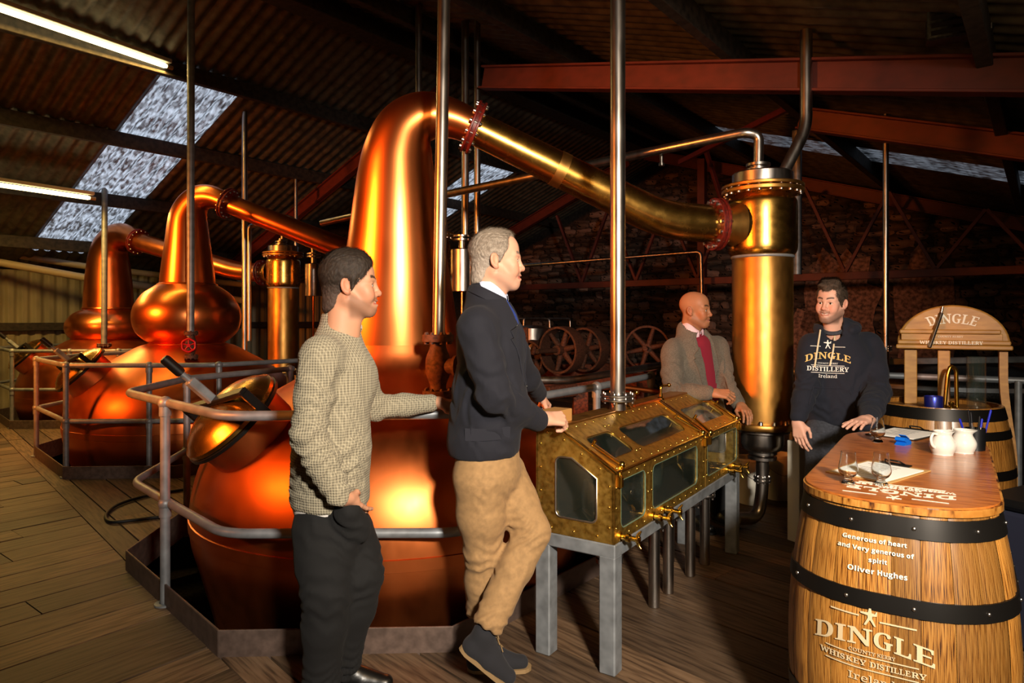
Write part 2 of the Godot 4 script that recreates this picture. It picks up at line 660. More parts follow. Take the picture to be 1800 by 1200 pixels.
func materials() -> void:
	var blotch := noise_tex(0.008, [[0.0, Color(0.84, 0.80, 0.76)], [0.5, Color(0.94, 0.92, 0.90)], [1.0, Color.WHITE]], 3, 512, FastNoiseLite.TYPE_SIMPLEX_SMOOTH, 2)
	var smear := noise_tex(0.014, [[0.0, gray(0.74)], [0.5, gray(0.88)], [1.0, gray(1.0)]], 5, 512, FastNoiseLite.TYPE_SIMPLEX_SMOOTH, 3)
	var grime := noise_tex(0.02, [[0.0, gray(0.35)], [0.5, gray(0.75)], [1.0, gray(1.0)]], 8, 512)
	worn(mat("copper", Color(0.93, 0.55, 0.30), 0.30, 1.0), blotch, null, Vector3(1.2, 0.5, 1.2))
	worn(mat("pot_copper", Color(0.84, 0.46, 0.24), 0.44, 1.0), blotch, smear, Vector3(0.9, 0.6, 0.9))
	worn(mat("gold_copper", Color(0.82, 0.64, 0.32), 0.30, 1.0), blotch, smear, Vector3(1.6, 1.6, 1.6))
	worn(mat("dull_gold", Color(0.76, 0.57, 0.30), 0.47, 1.0), blotch, smear, Vector3(2.0, 1.0, 2.0))
	worn(mat("brass", Color(0.93, 0.79, 0.42), 0.52, 1.0), noise_tex(0.02, [[0.0, Color(0.70, 0.62, 0.50)], [0.4, Color(0.90, 0.86, 0.78)], [1.0, Color.WHITE]], 12), smear, Vector3(2.5, 2.5, 2.5))
	mat("bright_brass", Color(0.86, 0.70, 0.34), 0.2, 1.0)
	worn(mat("steel", Color(0.74, 0.71, 0.68), 0.36, 1.0), smear, smear, Vector3(2, 0.4, 2))
	worn(mat("galvanised", Color(0.60, 0.62, 0.64), 0.48, 0.45), smear, null, Vector3(1.2, 1.2, 1.2))
	worn(mat("kerb_steel", Color(0.50, 0.42, 0.38), 0.55, 0.6), smear, null, Vector3(2, 2, 2))
	worn(mat("red_iron", Color(0.50, 0.13, 0.09), 0.45, 0.1), grime, null, Vector3(3, 3, 3))
	worn(mat("red_beam", Color(0.38, 0.125, 0.08), 0.6, 0.0), smear, null, Vector3(1, 1, 1))
	worn(mat("rust", Color(0.46, 0.29, 0.21), 0.7, 0.2), grime, null, Vector3(3, 3, 3))
	mat("black_iron", Color(0.13, 0.12, 0.11), 0.42, 0.7)
	mat("bolt_steel", Color(0.78, 0.76, 0.74), 0.3, 1.0)
	mat("bronze", Color(0.74, 0.56, 0.22), 0.28, 1.0)
	mat("valve_red", Color(0.75, 0.05, 0.08), 0.35, 0.0)
	worn(mat("roof_sheet", Color(0.47, 0.45, 0.40), 0.45, 0.35), grime, null, Vector3(0.6, 0.6, 0.6))
	worn(mat("purlin", Color(0.24, 0.20, 0.17), 0.7, 0.0), grime, null, Vector3(1, 1, 1))
	worn(mat("cladding", Color(0.62, 0.58, 0.47), 0.55, 0.0), smear, null, Vector3(0.5, 0.15, 0.5))
	mat("cream_pipe", Color(0.66, 0.60, 0.48), 0.5)
	var rl := mat("roof_light", Color(0.36, 0.38, 0.40), 0.5)
	rl.emission_enabled = true
	rl.emission = Color(0.86, 0.92, 1.0)
	rl.emission_energy_multiplier = 1.2
	rl.emission_texture = noise_tex(0.028, [[0.0, gray(0.10)], [0.38, gray(0.25)], [0.55, gray(0.75)], [1.0, gray(1.0)]], 31, 512, FastNoiseLite.TYPE_SIMPLEX_SMOOTH, 5)
	rl.emission_operator = BaseMaterial3D.EMISSION_OP_MULTIPLY
	rl.uv1_triplanar = true
	rl.uv1_scale = Vector3(0.35, 0.35, 1.3)
	var rd: StandardMaterial3D = rl.duplicate()
	rd.resource_name = "dirty_roof_light"
	rd.emission_energy_multiplier = 0.22
	M["dirty_roof_light"] = rd
	var tb := mat("tube_light", Color(1, 0.98, 0.92), 0.5)
	tb.emission_enabled = true
	tb.emission = Color(1.0, 0.91, 0.66)
	tb.emission_energy_multiplier = 6.0
	mat("white_paint", Color(0.80, 0.77, 0.70), 0.5)
	for i in 4:
		var tone: float = [1.0, 0.82, 0.68, 0.9][i]
		var pl := mat("plank_%d" % i, Color(0.55 * tone, 0.44 * tone, 0.335 * tone), 0.62)
		pl.albedo_texture = noise_tex(0.03, [[0.0, Color(0.42, 0.38, 0.34)], [0.5, Color(0.82, 0.80, 0.77)], [1.0, Color.WHITE]], 40 + i, 512, FastNoiseLite.TYPE_SIMPLEX_SMOOTH, 5)
		pl.uv1_scale = Vector3(0.18, 2.2, 1)
		pl.heightmap_enabled = true
		pl.heightmap_texture = pl.albedo_texture
		pl.heightmap_scale = 0.15
	for i in 4:
		var tone: float = [1.0, 0.86, 0.74, 0.93][i]
		var sv := mat("stave_%d" % i, Color(0.74 * tone, 0.53 * tone, 0.25 * tone), 0.42)
		sv.albedo_texture = noise_tex(0.022, [[0.0, Color(0.10, 0.07, 0.05)], [0.24, Color(0.34, 0.24, 0.16)], [0.40, Color(0.80, 0.72, 0.60)], [0.7, Color.WHITE], [1.0, Color(0.86, 0.78, 0.66)]], 60 + i, 512, FastNoiseLite.TYPE_SIMPLEX_SMOOTH, 5)
		sv.uv1_scale = Vector3(2.6, 0.55, 1)
		sv.clearcoat_enabled = true
		sv.clearcoat = 0.35
		sv.clearcoat_roughness = 0.25
	var tt := mat("table_top", Color(0.74, 0.44, 0.19), 0.34)
	worn(tt, noise_tex(0.02, [[0.0, Color(0.62, 0.52, 0.45)], [0.5, Color(0.92, 0.88, 0.84)], [1.0, Color.WHITE]], 71), null, Vector3(0.6, 1, 3.0))
	tt.clearcoat_enabled = true
	tt.clearcoat = 0.6
	tt.clearcoat_roughness = 0.18
	worn(mat("sign_wood", Color(0.72, 0.53, 0.25), 0.5), noise_tex(0.012, [[0.0, Color(0.82, 0.76, 0.70)], [1.0, Color.WHITE]], 73), null, Vector3(1, 4, 1))
	worn(mat("old_timber", Color(0.56, 0.28, 0.15), 0.7), grime, null, Vector3(2, 2, 2))
	for i in 5:
		var sc: Color = [Color(0.45, 0.37, 0.32), Color(0.35, 0.29, 0.26), Color(0.54, 0.45, 0.40), Color(0.29, 0.25, 0.23), Color(0.64, 0.54, 0.50)][i]
		worn(mat("stone_%d" % i, sc, 0.85), grime, null, Vector3(3, 3, 3))
	worn(mat("mortar", Color(0.20, 0.17, 0.15), 0.95), grime, null, Vector3(1, 1, 1))
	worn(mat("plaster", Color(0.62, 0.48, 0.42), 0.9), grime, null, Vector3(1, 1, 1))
	worn(mat("concrete", Color(0.25, 0.23, 0.21), 0.9), grime, null, Vector3(1, 1, 1))
	mat("dark_wall", Color(0.30, 0.26, 0.22), 0.8)
	var gl := mat("glass", Color(0.96, 1.0, 0.98, 0.06), 0.02)
	gl.transparency = BaseMaterial3D.TRANSPARENCY_ALPHA
	var gp := mat("safe_glass", Color(0.70, 0.85, 0.78, 0.008), 0.03)
	gp.transparency = BaseMaterial3D.TRANSPARENCY_ALPHA
	mat("glass_edge", Color(0.36, 0.44, 0.36), 0.3)
	mat("safe_inner_shade", Color(0.10, 0.085, 0.06), 0.7)  # shade inside the safe, put into the colour
	var gs := mat("solid_glass", Color(0.97, 0.99, 1.0, 0.0), 0.02)
	gs.refraction_enabled = true
	gs.refraction_scale = 0.05
	mat("ceramic", Color(0.80, 0.79, 0.76), 0.2)
	mat("paper", Color(0.93, 0.92, 0.90), 0.8)
	mat("ink", Color(0.25, 0.25, 0.28), 0.8)
	mat("blue_plastic", Color(0.05, 0.38, 0.78), 0.35)
	mat("pen_blue", Color(0.10, 0.14, 0.62), 0.3)
	mat("black_plastic", Color(0.04, 0.04, 0.045), 0.4)
	mat("pale_wood", Color(0.74, 0.58, 0.36), 0.5)
	var blc := mat("blue_tin", Color(0.08, 0.16, 0.72), 0.25, 0.8)
	blc.clearcoat_enabled = true
	mat("lettering", Color(0.90, 0.87, 0.80), 0.6)
	mat("old_lettering", Color(0.78, 0.70, 0.56), 0.6)
	mat("gold_lettering", Color(0.85, 0.70, 0.36), 0.6)
	mat("white_plastic", Color(0.86, 0.84, 0.78), 0.45)
	mat("cardboard", Color(0.70, 0.50, 0.26), 0.8)
	mat("navy_cloth", Color(0.05, 0.07, 0.16), 0.9)
	mat("rubber", Color(0.03, 0.03, 0.03), 0.6)
	worn(mat("tank_steel", Color(0.36, 0.36, 0.36), 0.45, 0.8), noise_tex(0.12, [[0.0, gray(0.5)], [1.0, gray(1.0)]], 77, 256, FastNoiseLite.TYPE_CELLULAR, 1), null, Vector3(2, 2, 2))

# ---------------------------------------------------------------- the building
const KERB := [Vector2(-2.40, 4.25), Vector2(-1.357, 3.16), Vector2(-0.28, 3.20), Vector2(0.60, 4.25), Vector2(0.70, 5.10), Vector2(-0.30, 5.90), Vector2(-1.60, 5.90), Vector2(-2.48, 5.20)]
const STEP := [Vector2(0, 0), Vector2(-3.02, 3.5), Vector2(-5.75, 6.5)]

func roof_y(w: float) -> float:
	return 5.34 - 0.40 * (w - 6.7) if w > 6.7 else 5.34 - 0.315 * (6.7 - w)

func building() -> Transform3D:            # local x = w, y = up, z = t
	return Transform3D(Basis(DW, Vector3.UP, DU), Vector3.ZERO)

func sheet(t0: float, t1: float, wa: float, wb: float, ya: float, yb: float) -> ArrayMesh:   # corrugated sheet in building axes
	var m := Mb.new()
	var n := int(round((t1 - t0) / 0.17 * 8))
	for layer in 2:
		var rows := []
		for e in 2:
			var row := []
			for i in n + 1:
				var t := lerpf(t0, t1, float(i) / n)
				var ph := fposmod((t - t0) / 0.17, 1.0)
				var hgt := clampf(0.5 + 1.6 * (absf(ph - 0.5) * 2.0 - 0.5), 0.0, 1.0) * 0.034 + layer * 0.01
				row.append(Vector3(wa if e == 0 else wb, (ya if e == 0 else yb) + hgt, t))
			rows.append(row)
		m.grid(rows, false, layer == 0)
	return m.done()

func plan_poly(m: Mb, poly: PackedVector2Array, y0: float, y1: float, dir: Vector2, off: Vector2) -> void:
	var ids := Geometry2D.triangulate_polygon(poly)
	var f := m.v.size()
	for p in poly:
		m.vert(F2(p, y1), Vector3.UP, Vector2(p.dot(dir), p.dot(Vector2(-dir.y, dir.x))) + off)
	for i in range(0, ids.size(), 3):
		m.tri(f + ids[i], f + ids[i + 1], f + ids[i + 2])
	var cw := Geometry2D.is_polygon_clockwise(poly)
	for i in poly.size():
		var p := poly[i]
		var q := poly[(i + 1) % poly.size()]
		var e := (q - p).normalized()
		var nn := F2(Vector2(e.y, -e.x) * (-1.0 if cw else 1.0))
		var g := m.v.size()
		for k in [[p, y0], [q, y0], [q, y1], [p, y1]]:
			m.vert(F2(k[0], k[1]), nn, Vector2((k[0] as Vector2).dot(dir), k[1]) + off)
		m.quad(g, g + 1, g + 2, g + 3)

func plan_rect(ax: Vector2, ay: Vector2, x0: float, x1: float, y0: float, y1: float) -> PackedVector2Array:
	return PackedVector2Array([ax * x0 + ay * y0, ax * x1 + ay * y0, ax * x1 + ay * y1, ax * x0 + ay * y1])

func room() -> void:
	var bx := building()
	var rng := RandomNumberGenerator.new()
	rng.seed = 11
	# floor: loose boards on dark joists, the pot stills hang through it
	var hole := []
	for s: Vector2 in STEP:
		var k := PackedVector2Array()
		for p: Vector2 in KERB: k.append(p + s)
		hole.append(k)
	var dw2 := Vector2(DW.x, -DW.z)
	var du2 := Vector2(DU.x, -DU.z)
	var ds2 := Vector2(DS.x, -DS.z)
	var dn2 := Vector2(DN.x, -DN.z)
	var fl := struct("floor", joists(hole), M["purlin"])
	var platform := [plan_rect(dw2, du2, -3.45, 13.75, -3.95, 6.3), plan_rect(dw2, du2, 2.3, 13.75, 6.3, 14.3)]
	var b0 := 1.13
	var seen_cone := PackedVector2Array([Vector2(-3.5, 1.0), Vector2(3.5, 1.0), Vector2(14, 15.5), Vector2(-15.5, 15.5)])
	var near_zone := PackedVector2Array()
	var far_zone := PackedVector2Array()
	near_zone = plan_rect(ds2, dn2, -30.0, 30.0, -30.0, b0)
	far_zone = plan_rect(ds2, dn2, -30.0, 30.0, b0 + 0.008, 30.0)
	for zone in 2:
		var ax: Vector2 = du2 if zone == 0 else ds2
		var ay: Vector2 = dw2 if zone == 0 else dn2
		var wide := 0.262
		for i in range(-14, 70):
			var y0 := i * wide
			var x := -16.0 + rng.randf() * 3.0
			while x < 22.0:
				var ln := rng.randf_range(3.2, 4.4)
				var pieces := [plan_rect(ax, ay, x, x + ln - 0.006, y0, y0 + wide - 0.012)]
				x += ln
				var cut := []
				for pc in pieces:
					for plat in platform:
						for q in Geometry2D.intersect_polygons(pc, plat):
							for q2 in Geometry2D.intersect_polygons(q, near_zone if zone == 0 else far_zone):
								cut.append(q2)
				for h in hole:
					var nxt := []
					for q in cut:
						for q2 in Geometry2D.clip_polygons(q, h):
							nxt.append(q2)
					cut = nxt
				for q: PackedVector2Array in cut:
					if Geometry2D.intersect_polygons(q, seen_cone).is_empty(): continue
					if q.size() < 3: continue
					var m := Mb.new()
					plan_poly(m, q, -0.045, rng.randf_range(-0.004, 0.0), ax, Vector2(rng.randf() * 7.0, rng.randf() * 7.0))
					part("plank", m.done(), M["plank_%d" % rng.randi_range(0, 3)], fl)
	# boards nobody sees from here, behind the camera
	var back := Mb.new()
	back.box(Transform3D(Basis(DW, Vector3.UP, DU), W(4.0, -1.9, -0.09)), Vector3(14.0, 0.04, 4.0), 0.0)
	part("rear_boarding", back.done(), M["plank_1"], fl)
	# walls
	var m := Mb.new()
	m.box(Transform3D(Basis.IDENTITY, Vector3(5.15, -2.6, 5.2)), Vector3(18.0, 0.2, 19.4), 0.0)
	struct("floor_lower", m.done(), M["concrete"], bx)
	m = Mb.new()
	m.prism(Transform3D(Basis.IDENTITY, Vector3(0, 0, 14.56)), PackedVector2Array([Vector2(-3.7, -2.6), Vector2(14.1, -2.6), Vector2(14.1, roof_y(14.1) - 0.02), Vector2(6.7, 5.32), Vector2(-3.7, roof_y(-3.7) - 0.02)]), 0.3)
	var gable := struct("wall_gable", m.done(), M["mortar"], bx)
	stones(gable)
	m = Mb.new()
	m.prism(Transform3D(Basis.IDENTITY, Vector3(0, 0, -4.3)), PackedVector2Array([Vector2(-3.7, -2.6), Vector2(14.1, -2.6), Vector2(14.1, roof_y(14.1) - 0.02), Vector2(6.7, 5.32), Vector2(-3.7, roof_y(-3.7) - 0.02)]), 0.3)
	struct("wall_rear", m.done(), M["dark_wall"], bx)
	m = Mb.new()
	m.box(Transform3D(Basis.IDENTITY, Vector3(-3.65, 0.0, 5.2)), Vector3(0.2, 5.2, 19.4), 0.0)
	struct("wall_right", m.done(), M["dark_wall"], bx)
	m = Mb.new()
	m.box(Transform3D(Basis.IDENTITY, Vector3(14.05, 0.0, 5.2)), Vector3(0.2, 5.0, 19.4), 0.0)
	var lw := struct("wall_left", m.done(), M["dark_wall"], bx)
	for i in 13:                                                   # box-profile cladding, a sheet a metre
		m = Mb.new()
		var t0 := 2.0 + i * 1.0
		var row0 := []
		var row1 := []
		var nrow := 40
		for k in nrow + 1:
			var t := t0 + float(k) / nrow
			var ph := fposmod((t - t0) / 0.2, 1.0)
			var dpt := 13.9 - 0.035 * clampf(3.0 - absf(ph - 0.5) * 8.0, 0.0, 1.0)
			row0.append(Vector3(dpt, 0.0, t))
			row1.append(Vector3(dpt, 2.40, t))
		m.grid([row0, row1], false, true)
		part("cladding_sheet", m.done(), M["cladding"], lw)
	m = Mb.new()
	m.bar(Vector3(13.8, 1.42, 2.0), Vector3(13.8, 1.42, 14.4), Vector2(0.08, 0.14), 0.01)
	part("sheeting_rail", m.done(), M["purlin"], lw)
	# roof
	var ce := struct("ceiling", ridge(), M["purlin"], bx)
	for i in 19:
		var t0 := -4.3 + 0.14 + i * 1.02
		var lit := i == 8 or i == 14
		if lit:
			part("roof_sheet", sheet(t0, t0 + 1.02, 6.7, 8.4, roof_y(6.7), roof_y(8.4)), M["roof_sheet"], ce)
			part("roof_light", sheet(t0, t0 + 1.02, 8.4, 13.3, roof_y(8.4), roof_y(13.3)), M["roof_light"], ce)
			part("roof_sheet", sheet(t0, t0 + 1.02, 13.3, 14.2, roof_y(13.3), roof_y(14.2)), M["roof_sheet"], ce)
		else:
			part("roof_sheet", sheet(t0, t0 + 1.02, 6.7, 14.2, roof_y(6.7), roof_y(14.2)), M["roof_sheet"], ce)
		if i == 14:
			part("roof_sheet", sheet(t0, t0 + 1.02, 4.5, 6.7, roof_y(4.5), roof_y(6.7)), M["roof_sheet"], ce)
			part("roof_light", sheet(t0, t0 + 1.02, -0.6, 4.5, roof_y(-0.6), roof_y(4.5)), M["dirty_roof_light"], ce)
			part("roof_sheet", sheet(t0, t0 + 1.02, -3.8, -0.6, roof_y(-3.8), roof_y(-0.6)), M["roof_sheet"], ce)
		else:
			part("roof_sheet", sheet(t0, t0 + 1.02, -3.8, 6.7, roof_y(-3.8), roof_y(6.7)), M["roof_sheet"], ce)
	for w in [8.35, 9.85, 11.35, 12.85, 5.5, 4.0, 2.05, 0.3, -1.6]:
		m = Mb.new()
		m.bar(Vector3(w, roof_y(w) - 0.10, -4.1), Vector3(w, roof_y(w) - 0.10, 14.55), Vector2(0.09, 0.19), 0.006)
		part("purlin", m.done(), M["purlin"], ce)
	# steel frames
	for fr in [[7.3, 7.0, 13.7, 0.31], [13.0, 7.0, 13.7, 0.31], [7.2, -3.4, 1.95, 0.27], [13.0, -3.4, 6.6, 0.31]]:
		m = Mb.new()
		i_beam(m, bx * Vector3(fr[1], roof_y(fr[1]) - fr[3], fr[0]), bx * Vector3(fr[2], roof_y(fr[2]) - fr[3], fr[0]), 0.22, 0.12)
		struct(numbered("trim_rafter"), m.done(), M["red_beam"])
	m = Mb.new()
	i_beam(m, P(850, 137, 7.3), P(1900, 131, 3.95), 0.235, 0.13)
	struct("trim_tie_beam", m.done(), M["red_beam"])
	# the lattice truss before the stone wall
	var tr := Node3D.new()
	tr.name = "trim_truss"
	add_child(tr)
	tr.set_meta("kind", "structure")
	m = Mb.new()
	m.bar(bx * Vector3(-2.5, 2.25, 12.0), bx * Vector3(9.5, 2.25, 12.0), Vector2(0.10, 0.12), 0.005)
	part("bottom_chord", m.done(), M["red_beam"], tr)
	for i in 8:
		var wa := -1.2 + i * 1.25
		for e in 2:
			m = Mb.new()
			var wt := wa + 0.62 * (1 if e else -1)
			m.bar(bx * Vector3(wa, 2.3, 12.0), bx * Vector3(wt, minf(roof_y(wt) - 0.3, 3.75), 12.0), Vector2(0.05, 0.07), 0.004, bx.basis.z)
			part("lattice_bar", m.done(), M["red_beam"], tr)
	m = Mb.new()
	m.bar(bx * Vector3(5.0, -2.5, 12.1), bx * Vector3(5.0, roof_y(5.0) - 0.3, 12.1), Vector2(0.14, 0.14), 0.005, bx.basis.z)
	part("post", m.done(), M["red_beam"], tr)
	# red braces under the tie beam
	for b in [[P(1405, 180, 7.4), P(1195, 285, 10.5)], [P(1240, 262, 11.4), P(1275, 372, 11.6)]]:
		m = Mb.new()
		m.bar(b[0], b[1], Vector2(0.06, 0.07), 0.004)
		struct(numbered("trim_brace"), m.done(), M["red_beam"])
	# strip lights under the left purlins
	for q in [[P(-190, -50, 6.0), P(300, 119, 8.2), "long fluorescent strip light nearest the camera, left end cut by the frame"], [P(-160, 302, 8.2), P(165, 349, 9.75), "lower fluorescent strip light above the farthest copper still"]]:
		var a: Vector3 = q[0]
		var b: Vector3 = q[1]
		var mid := (a + b) * 0.5
		var o := thing("strip_light", q[2], "light", mid)
		m = Mb.new()
		m.bar(a + Vector3(0, 0.07, 0) - mid, b + Vector3(0, 0.07, 0) - mid, Vector2(0.07, 0.05), 0.006)
		part("fitting", m.done(), M["white_paint"], o)
		m = Mb.new()
		var d := (b - a).normalized()
		m.tube([a - mid, a + d * 0.03 - mid, b - d * 0.08 - mid, b - d * 0.05 - mid], [0.02, 0.03, 0.03, 0.02], 12)
		part("tube_light", m.done(), M["tube_light"], o)
		m = Mb.new()
		m.rod(b - d * 0.05 - mid, b + d * 0.02 - mid, 0.026)
		part("end_cap", m.done(), M["cream_pipe"], o)
		var l := AreaLight3D.new()
		l.name = "strip_glow"
		l.area_size = Vector2((b - a).length() - 0.1, 0.06)
		l.light_color = Color(1.0, 0.80, 0.42)
		l.light_energy = 4.0 if a.z > -8.0 else 13.0
		l.area_range = 30.0
		l.area_attenuation = 2.0
		l.shadow_enabled = true
		o.add_child(l)
		var z := Vector3.UP
		var x := d
		var y := z.cross(x).normalized()
		l.transform = Transform3D(Basis(x, y, x.cross(y)), Vector3(0, -0.05, 0))

func joists(hole: Array) -> ArrayMesh:
	var m := Mb.new()
	var bx := building()
	for i in 39:
		var t := -3.7 + i * 0.47
		var w := -3.4
		while w < 13.6:                                         # short lengths, left out where a still hangs
			var c := W(w + 0.2, t, 0)
			var inside := false
			for h: PackedVector2Array in hole:
				for e in [-0.25, 0.0, 0.25]:
					var q := W(w + 0.2 + e, t, 0)
					if Geometry2D.is_point_in_polygon(Vector2(q.x, -q.z), h): inside = true
			if not inside and (t < 6.3 or w > 2.3):
				m.box(Transform3D(bx.basis, Vector3(c.x, -0.14, c.z)), Vector3(0.4, 0.18, 0.06), 0.0)
			w += 0.4
	return m.done()

func ridge() -> ArrayMesh:
	var m := Mb.new()
	m.bar(Vector3(6.7, 5.34 - 0.14, -4.1), Vector3(6.7, 5.34 - 0.14, 14.55), Vector2(0.3, 0.24), 0.01)
	m.bar(Vector3(6.7, 5.42, -4.2), Vector3(6.7, 5.42, 14.8), Vector2(0.7, 0.04), 0.0)
	return m.done()

func i_beam(m: Mb, a: Vector3, b: Vector3, h: float, wd: float) -> void:
	var z := (b - a).normalized()
	var x := Vector3.UP.cross(z).normalized()
	var y := z.cross(x)
	var c := (a + b) * 0.5
	var bs := Basis(x, y, z)
	var ln := (b - a).length()
	m.box(Transform3D(bs, c), Vector3(0.018, h, ln), 0.0)
	for s in [-1.0, 1.0]:
		m.box(Transform3D(bs, c + y * s * (h * 0.5 - 0.01)), Vector3(wd, 0.02, ln), 0.003)

func stone_mesh(sd: int) -> ArrayMesh:
	var rng := RandomNumberGenerator.new()
	rng.seed = sd
	var m := Mb.new()                                             # a rough face block about 1 x 1, pushed out a little
	var cols := 6
	var rows := []
	var off := []
	for j in 5:
		var row := []
		for i in cols + 1:
			var u := float(i) / cols - 0.5
			var v2 := float(j) / 4.0 - 0.5
			var edge := i == 0 or i == cols or j == 0 or j == 4
			var corner := absf(u) * absf(v2) * 4.0
			var z := 0.0 if edge else -(0.75 + rng.randf() * 0.5) * (1.0 - 0.3 * absf(u))
			var sh := 1.0 - 0.34 * corner * rng.randf()
			row.append(Vector3(u * sh + (0.02 * rng.randf_range(-1, 1)), v2 * (1.0 - 0.45 * absf(u) * 2.0 * rng.randf()) , z))
		rows.append(row)
	m.grid(rows, false, false)
	for i in m.n.size():
		if m.n[i].z > 0.0: m.n[i] = -m.n[i]
	var again := Mb.new()
	again.v = m.v; again.n = m.n; again.uv = m.uv; again.c = m.c
	for i in range(0, m.idx.size(), 3): again.tri(m.idx[i], m.idx[i + 1], m.idx[i + 2])
	return again.done()

func stone_at(s: Array) -> Transform3D:
	return Transform3D(Basis(Vector3.BACK, sin(s[0] * 91.0 + s[1] * 57.0) * 0.09) * Basis(Vector3.RIGHT * s[2], Vector3.UP * s[3] * 1.05, Vector3.BACK * 0.06), Vector3(s[0], s[1], 14.56))

func stones(wall: Node3D) -> void:
	var rng := RandomNumberGenerator.new()
	rng.seed = 5
	var kinds := []
	for i in 6: kinds.append(stone_mesh(100 + i))
	var where := []
	var y := -2.4
	while y < 4.9:
		var hgt := rng.randf_range(0.09, 0.17)
		var w := -3.4 + rng.randf() * 0.2
		while w < 12.5:
			var wd := rng.randf_range(0.16, 0.5)
			var yy := y + rng.randf_range(-0.035, 0.035)
			if roof_y(w + wd * 0.5) - 0.25 > yy + hgt:
				where.append([w + wd * 0.5, yy + hgt * 0.5, wd - 0.01, (hgt - 0.005) * rng.randf_range(0.8, 1.25), rng.randi_range(0, 5), rng.randi_range(0, 4)])
			w += wd
		y += hgt
	var shown := []
	var rest := []
	for s in where:                                               # the nearest of those in view come first
		if s[0] > -0.2 and s[0] < 5.2 and s[1] > 0.2 and s[1] < 3.3 and shown.size() < 300: shown.append(s)
		else: rest.append(s)
	for s in shown:
		part("stone", kinds[s[4]], M["stone_%d" % s[5]], wall, stone_at(s))
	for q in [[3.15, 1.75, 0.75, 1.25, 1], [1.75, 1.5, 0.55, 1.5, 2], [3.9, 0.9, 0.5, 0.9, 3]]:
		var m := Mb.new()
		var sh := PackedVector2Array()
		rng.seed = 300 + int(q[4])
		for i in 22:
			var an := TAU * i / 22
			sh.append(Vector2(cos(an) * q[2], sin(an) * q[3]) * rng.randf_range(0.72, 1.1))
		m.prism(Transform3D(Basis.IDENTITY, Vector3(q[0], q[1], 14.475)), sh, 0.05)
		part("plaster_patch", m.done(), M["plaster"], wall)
	for tone in 5:
		for k in 6:
			var list := []
			for s in rest:
				if s[4] == k and s[5] == tone: list.append(s)
			if list.is_empty(): continue
			var mm := MultiMesh.new()
			mm.transform_format = MultiMesh.TRANSFORM_3D
			mm.mesh = kinds[k]
			mm.instance_count = list.size()
			for i in list.size(): mm.set_instance_transform(i, stone_at(list[i]))
			var o := MultiMeshInstance3D.new()
			o.name = "rubble"
			o.multimesh = mm
			o.material_override = M["stone_%d" % tone]
			o.set_meta("kind", "stuff")
			wall.add_child(o, true)

# ---------------------------------------------------------------- stills
func bolt_mesh(r: float, h: float) -> ArrayMesh:
	var m := Mb.new()
	m.lathe(Transform3D.IDENTITY, [Vector2(0, -h), Vector2(r, -h), Vector2(r, h * 0.7), Vector2(r * 0.6, h), Vector2(0, h)], 6)
	return m.done()

func flange(parent: Node, called: String, at: Vector3, axis: Vector3, r: float, thick: float, hole: float, count: int, m_disc: Material, bolt_r := 0.011, bolt_len := 0.03, gap := 0.012) -> MeshInstance3D:
	var m := Mb.new()                                    # a pair of discs bolted together
	for s in [-1.0, 1.0]:
		var y0: float = s * (gap * 0.5 + thick * 0.5) - thick * 0.5
		m.lathe(Transform3D.IDENTITY, [Vector2(hole, y0), Vector2(r - 0.004, y0), Vector2(r, y0 + 0.004), Vector2(r, y0 + thick - 0.004), Vector2(r - 0.004, y0 + thick), Vector2(hole, y0 + thick)], 40)
	m.lathe(Transform3D.IDENTITY, [Vector2(r - 0.012, -gap), Vector2(r - 0.012, gap)], 32)
	var o := part(called, m.done(), m_disc, parent, frame(at, axis))
	var bm := bolt_mesh(bolt_r, bolt_len * 0.5 + thick)
	for i in count:
		var a := TAU * (i + 0.5) / count
		part("bolt", bm, M["bolt_steel"], o, Transform3D(Basis.IDENTITY, Vector3(cos(a), 0, sin(a)) * (r - bolt_r * 1.8)))
	return o

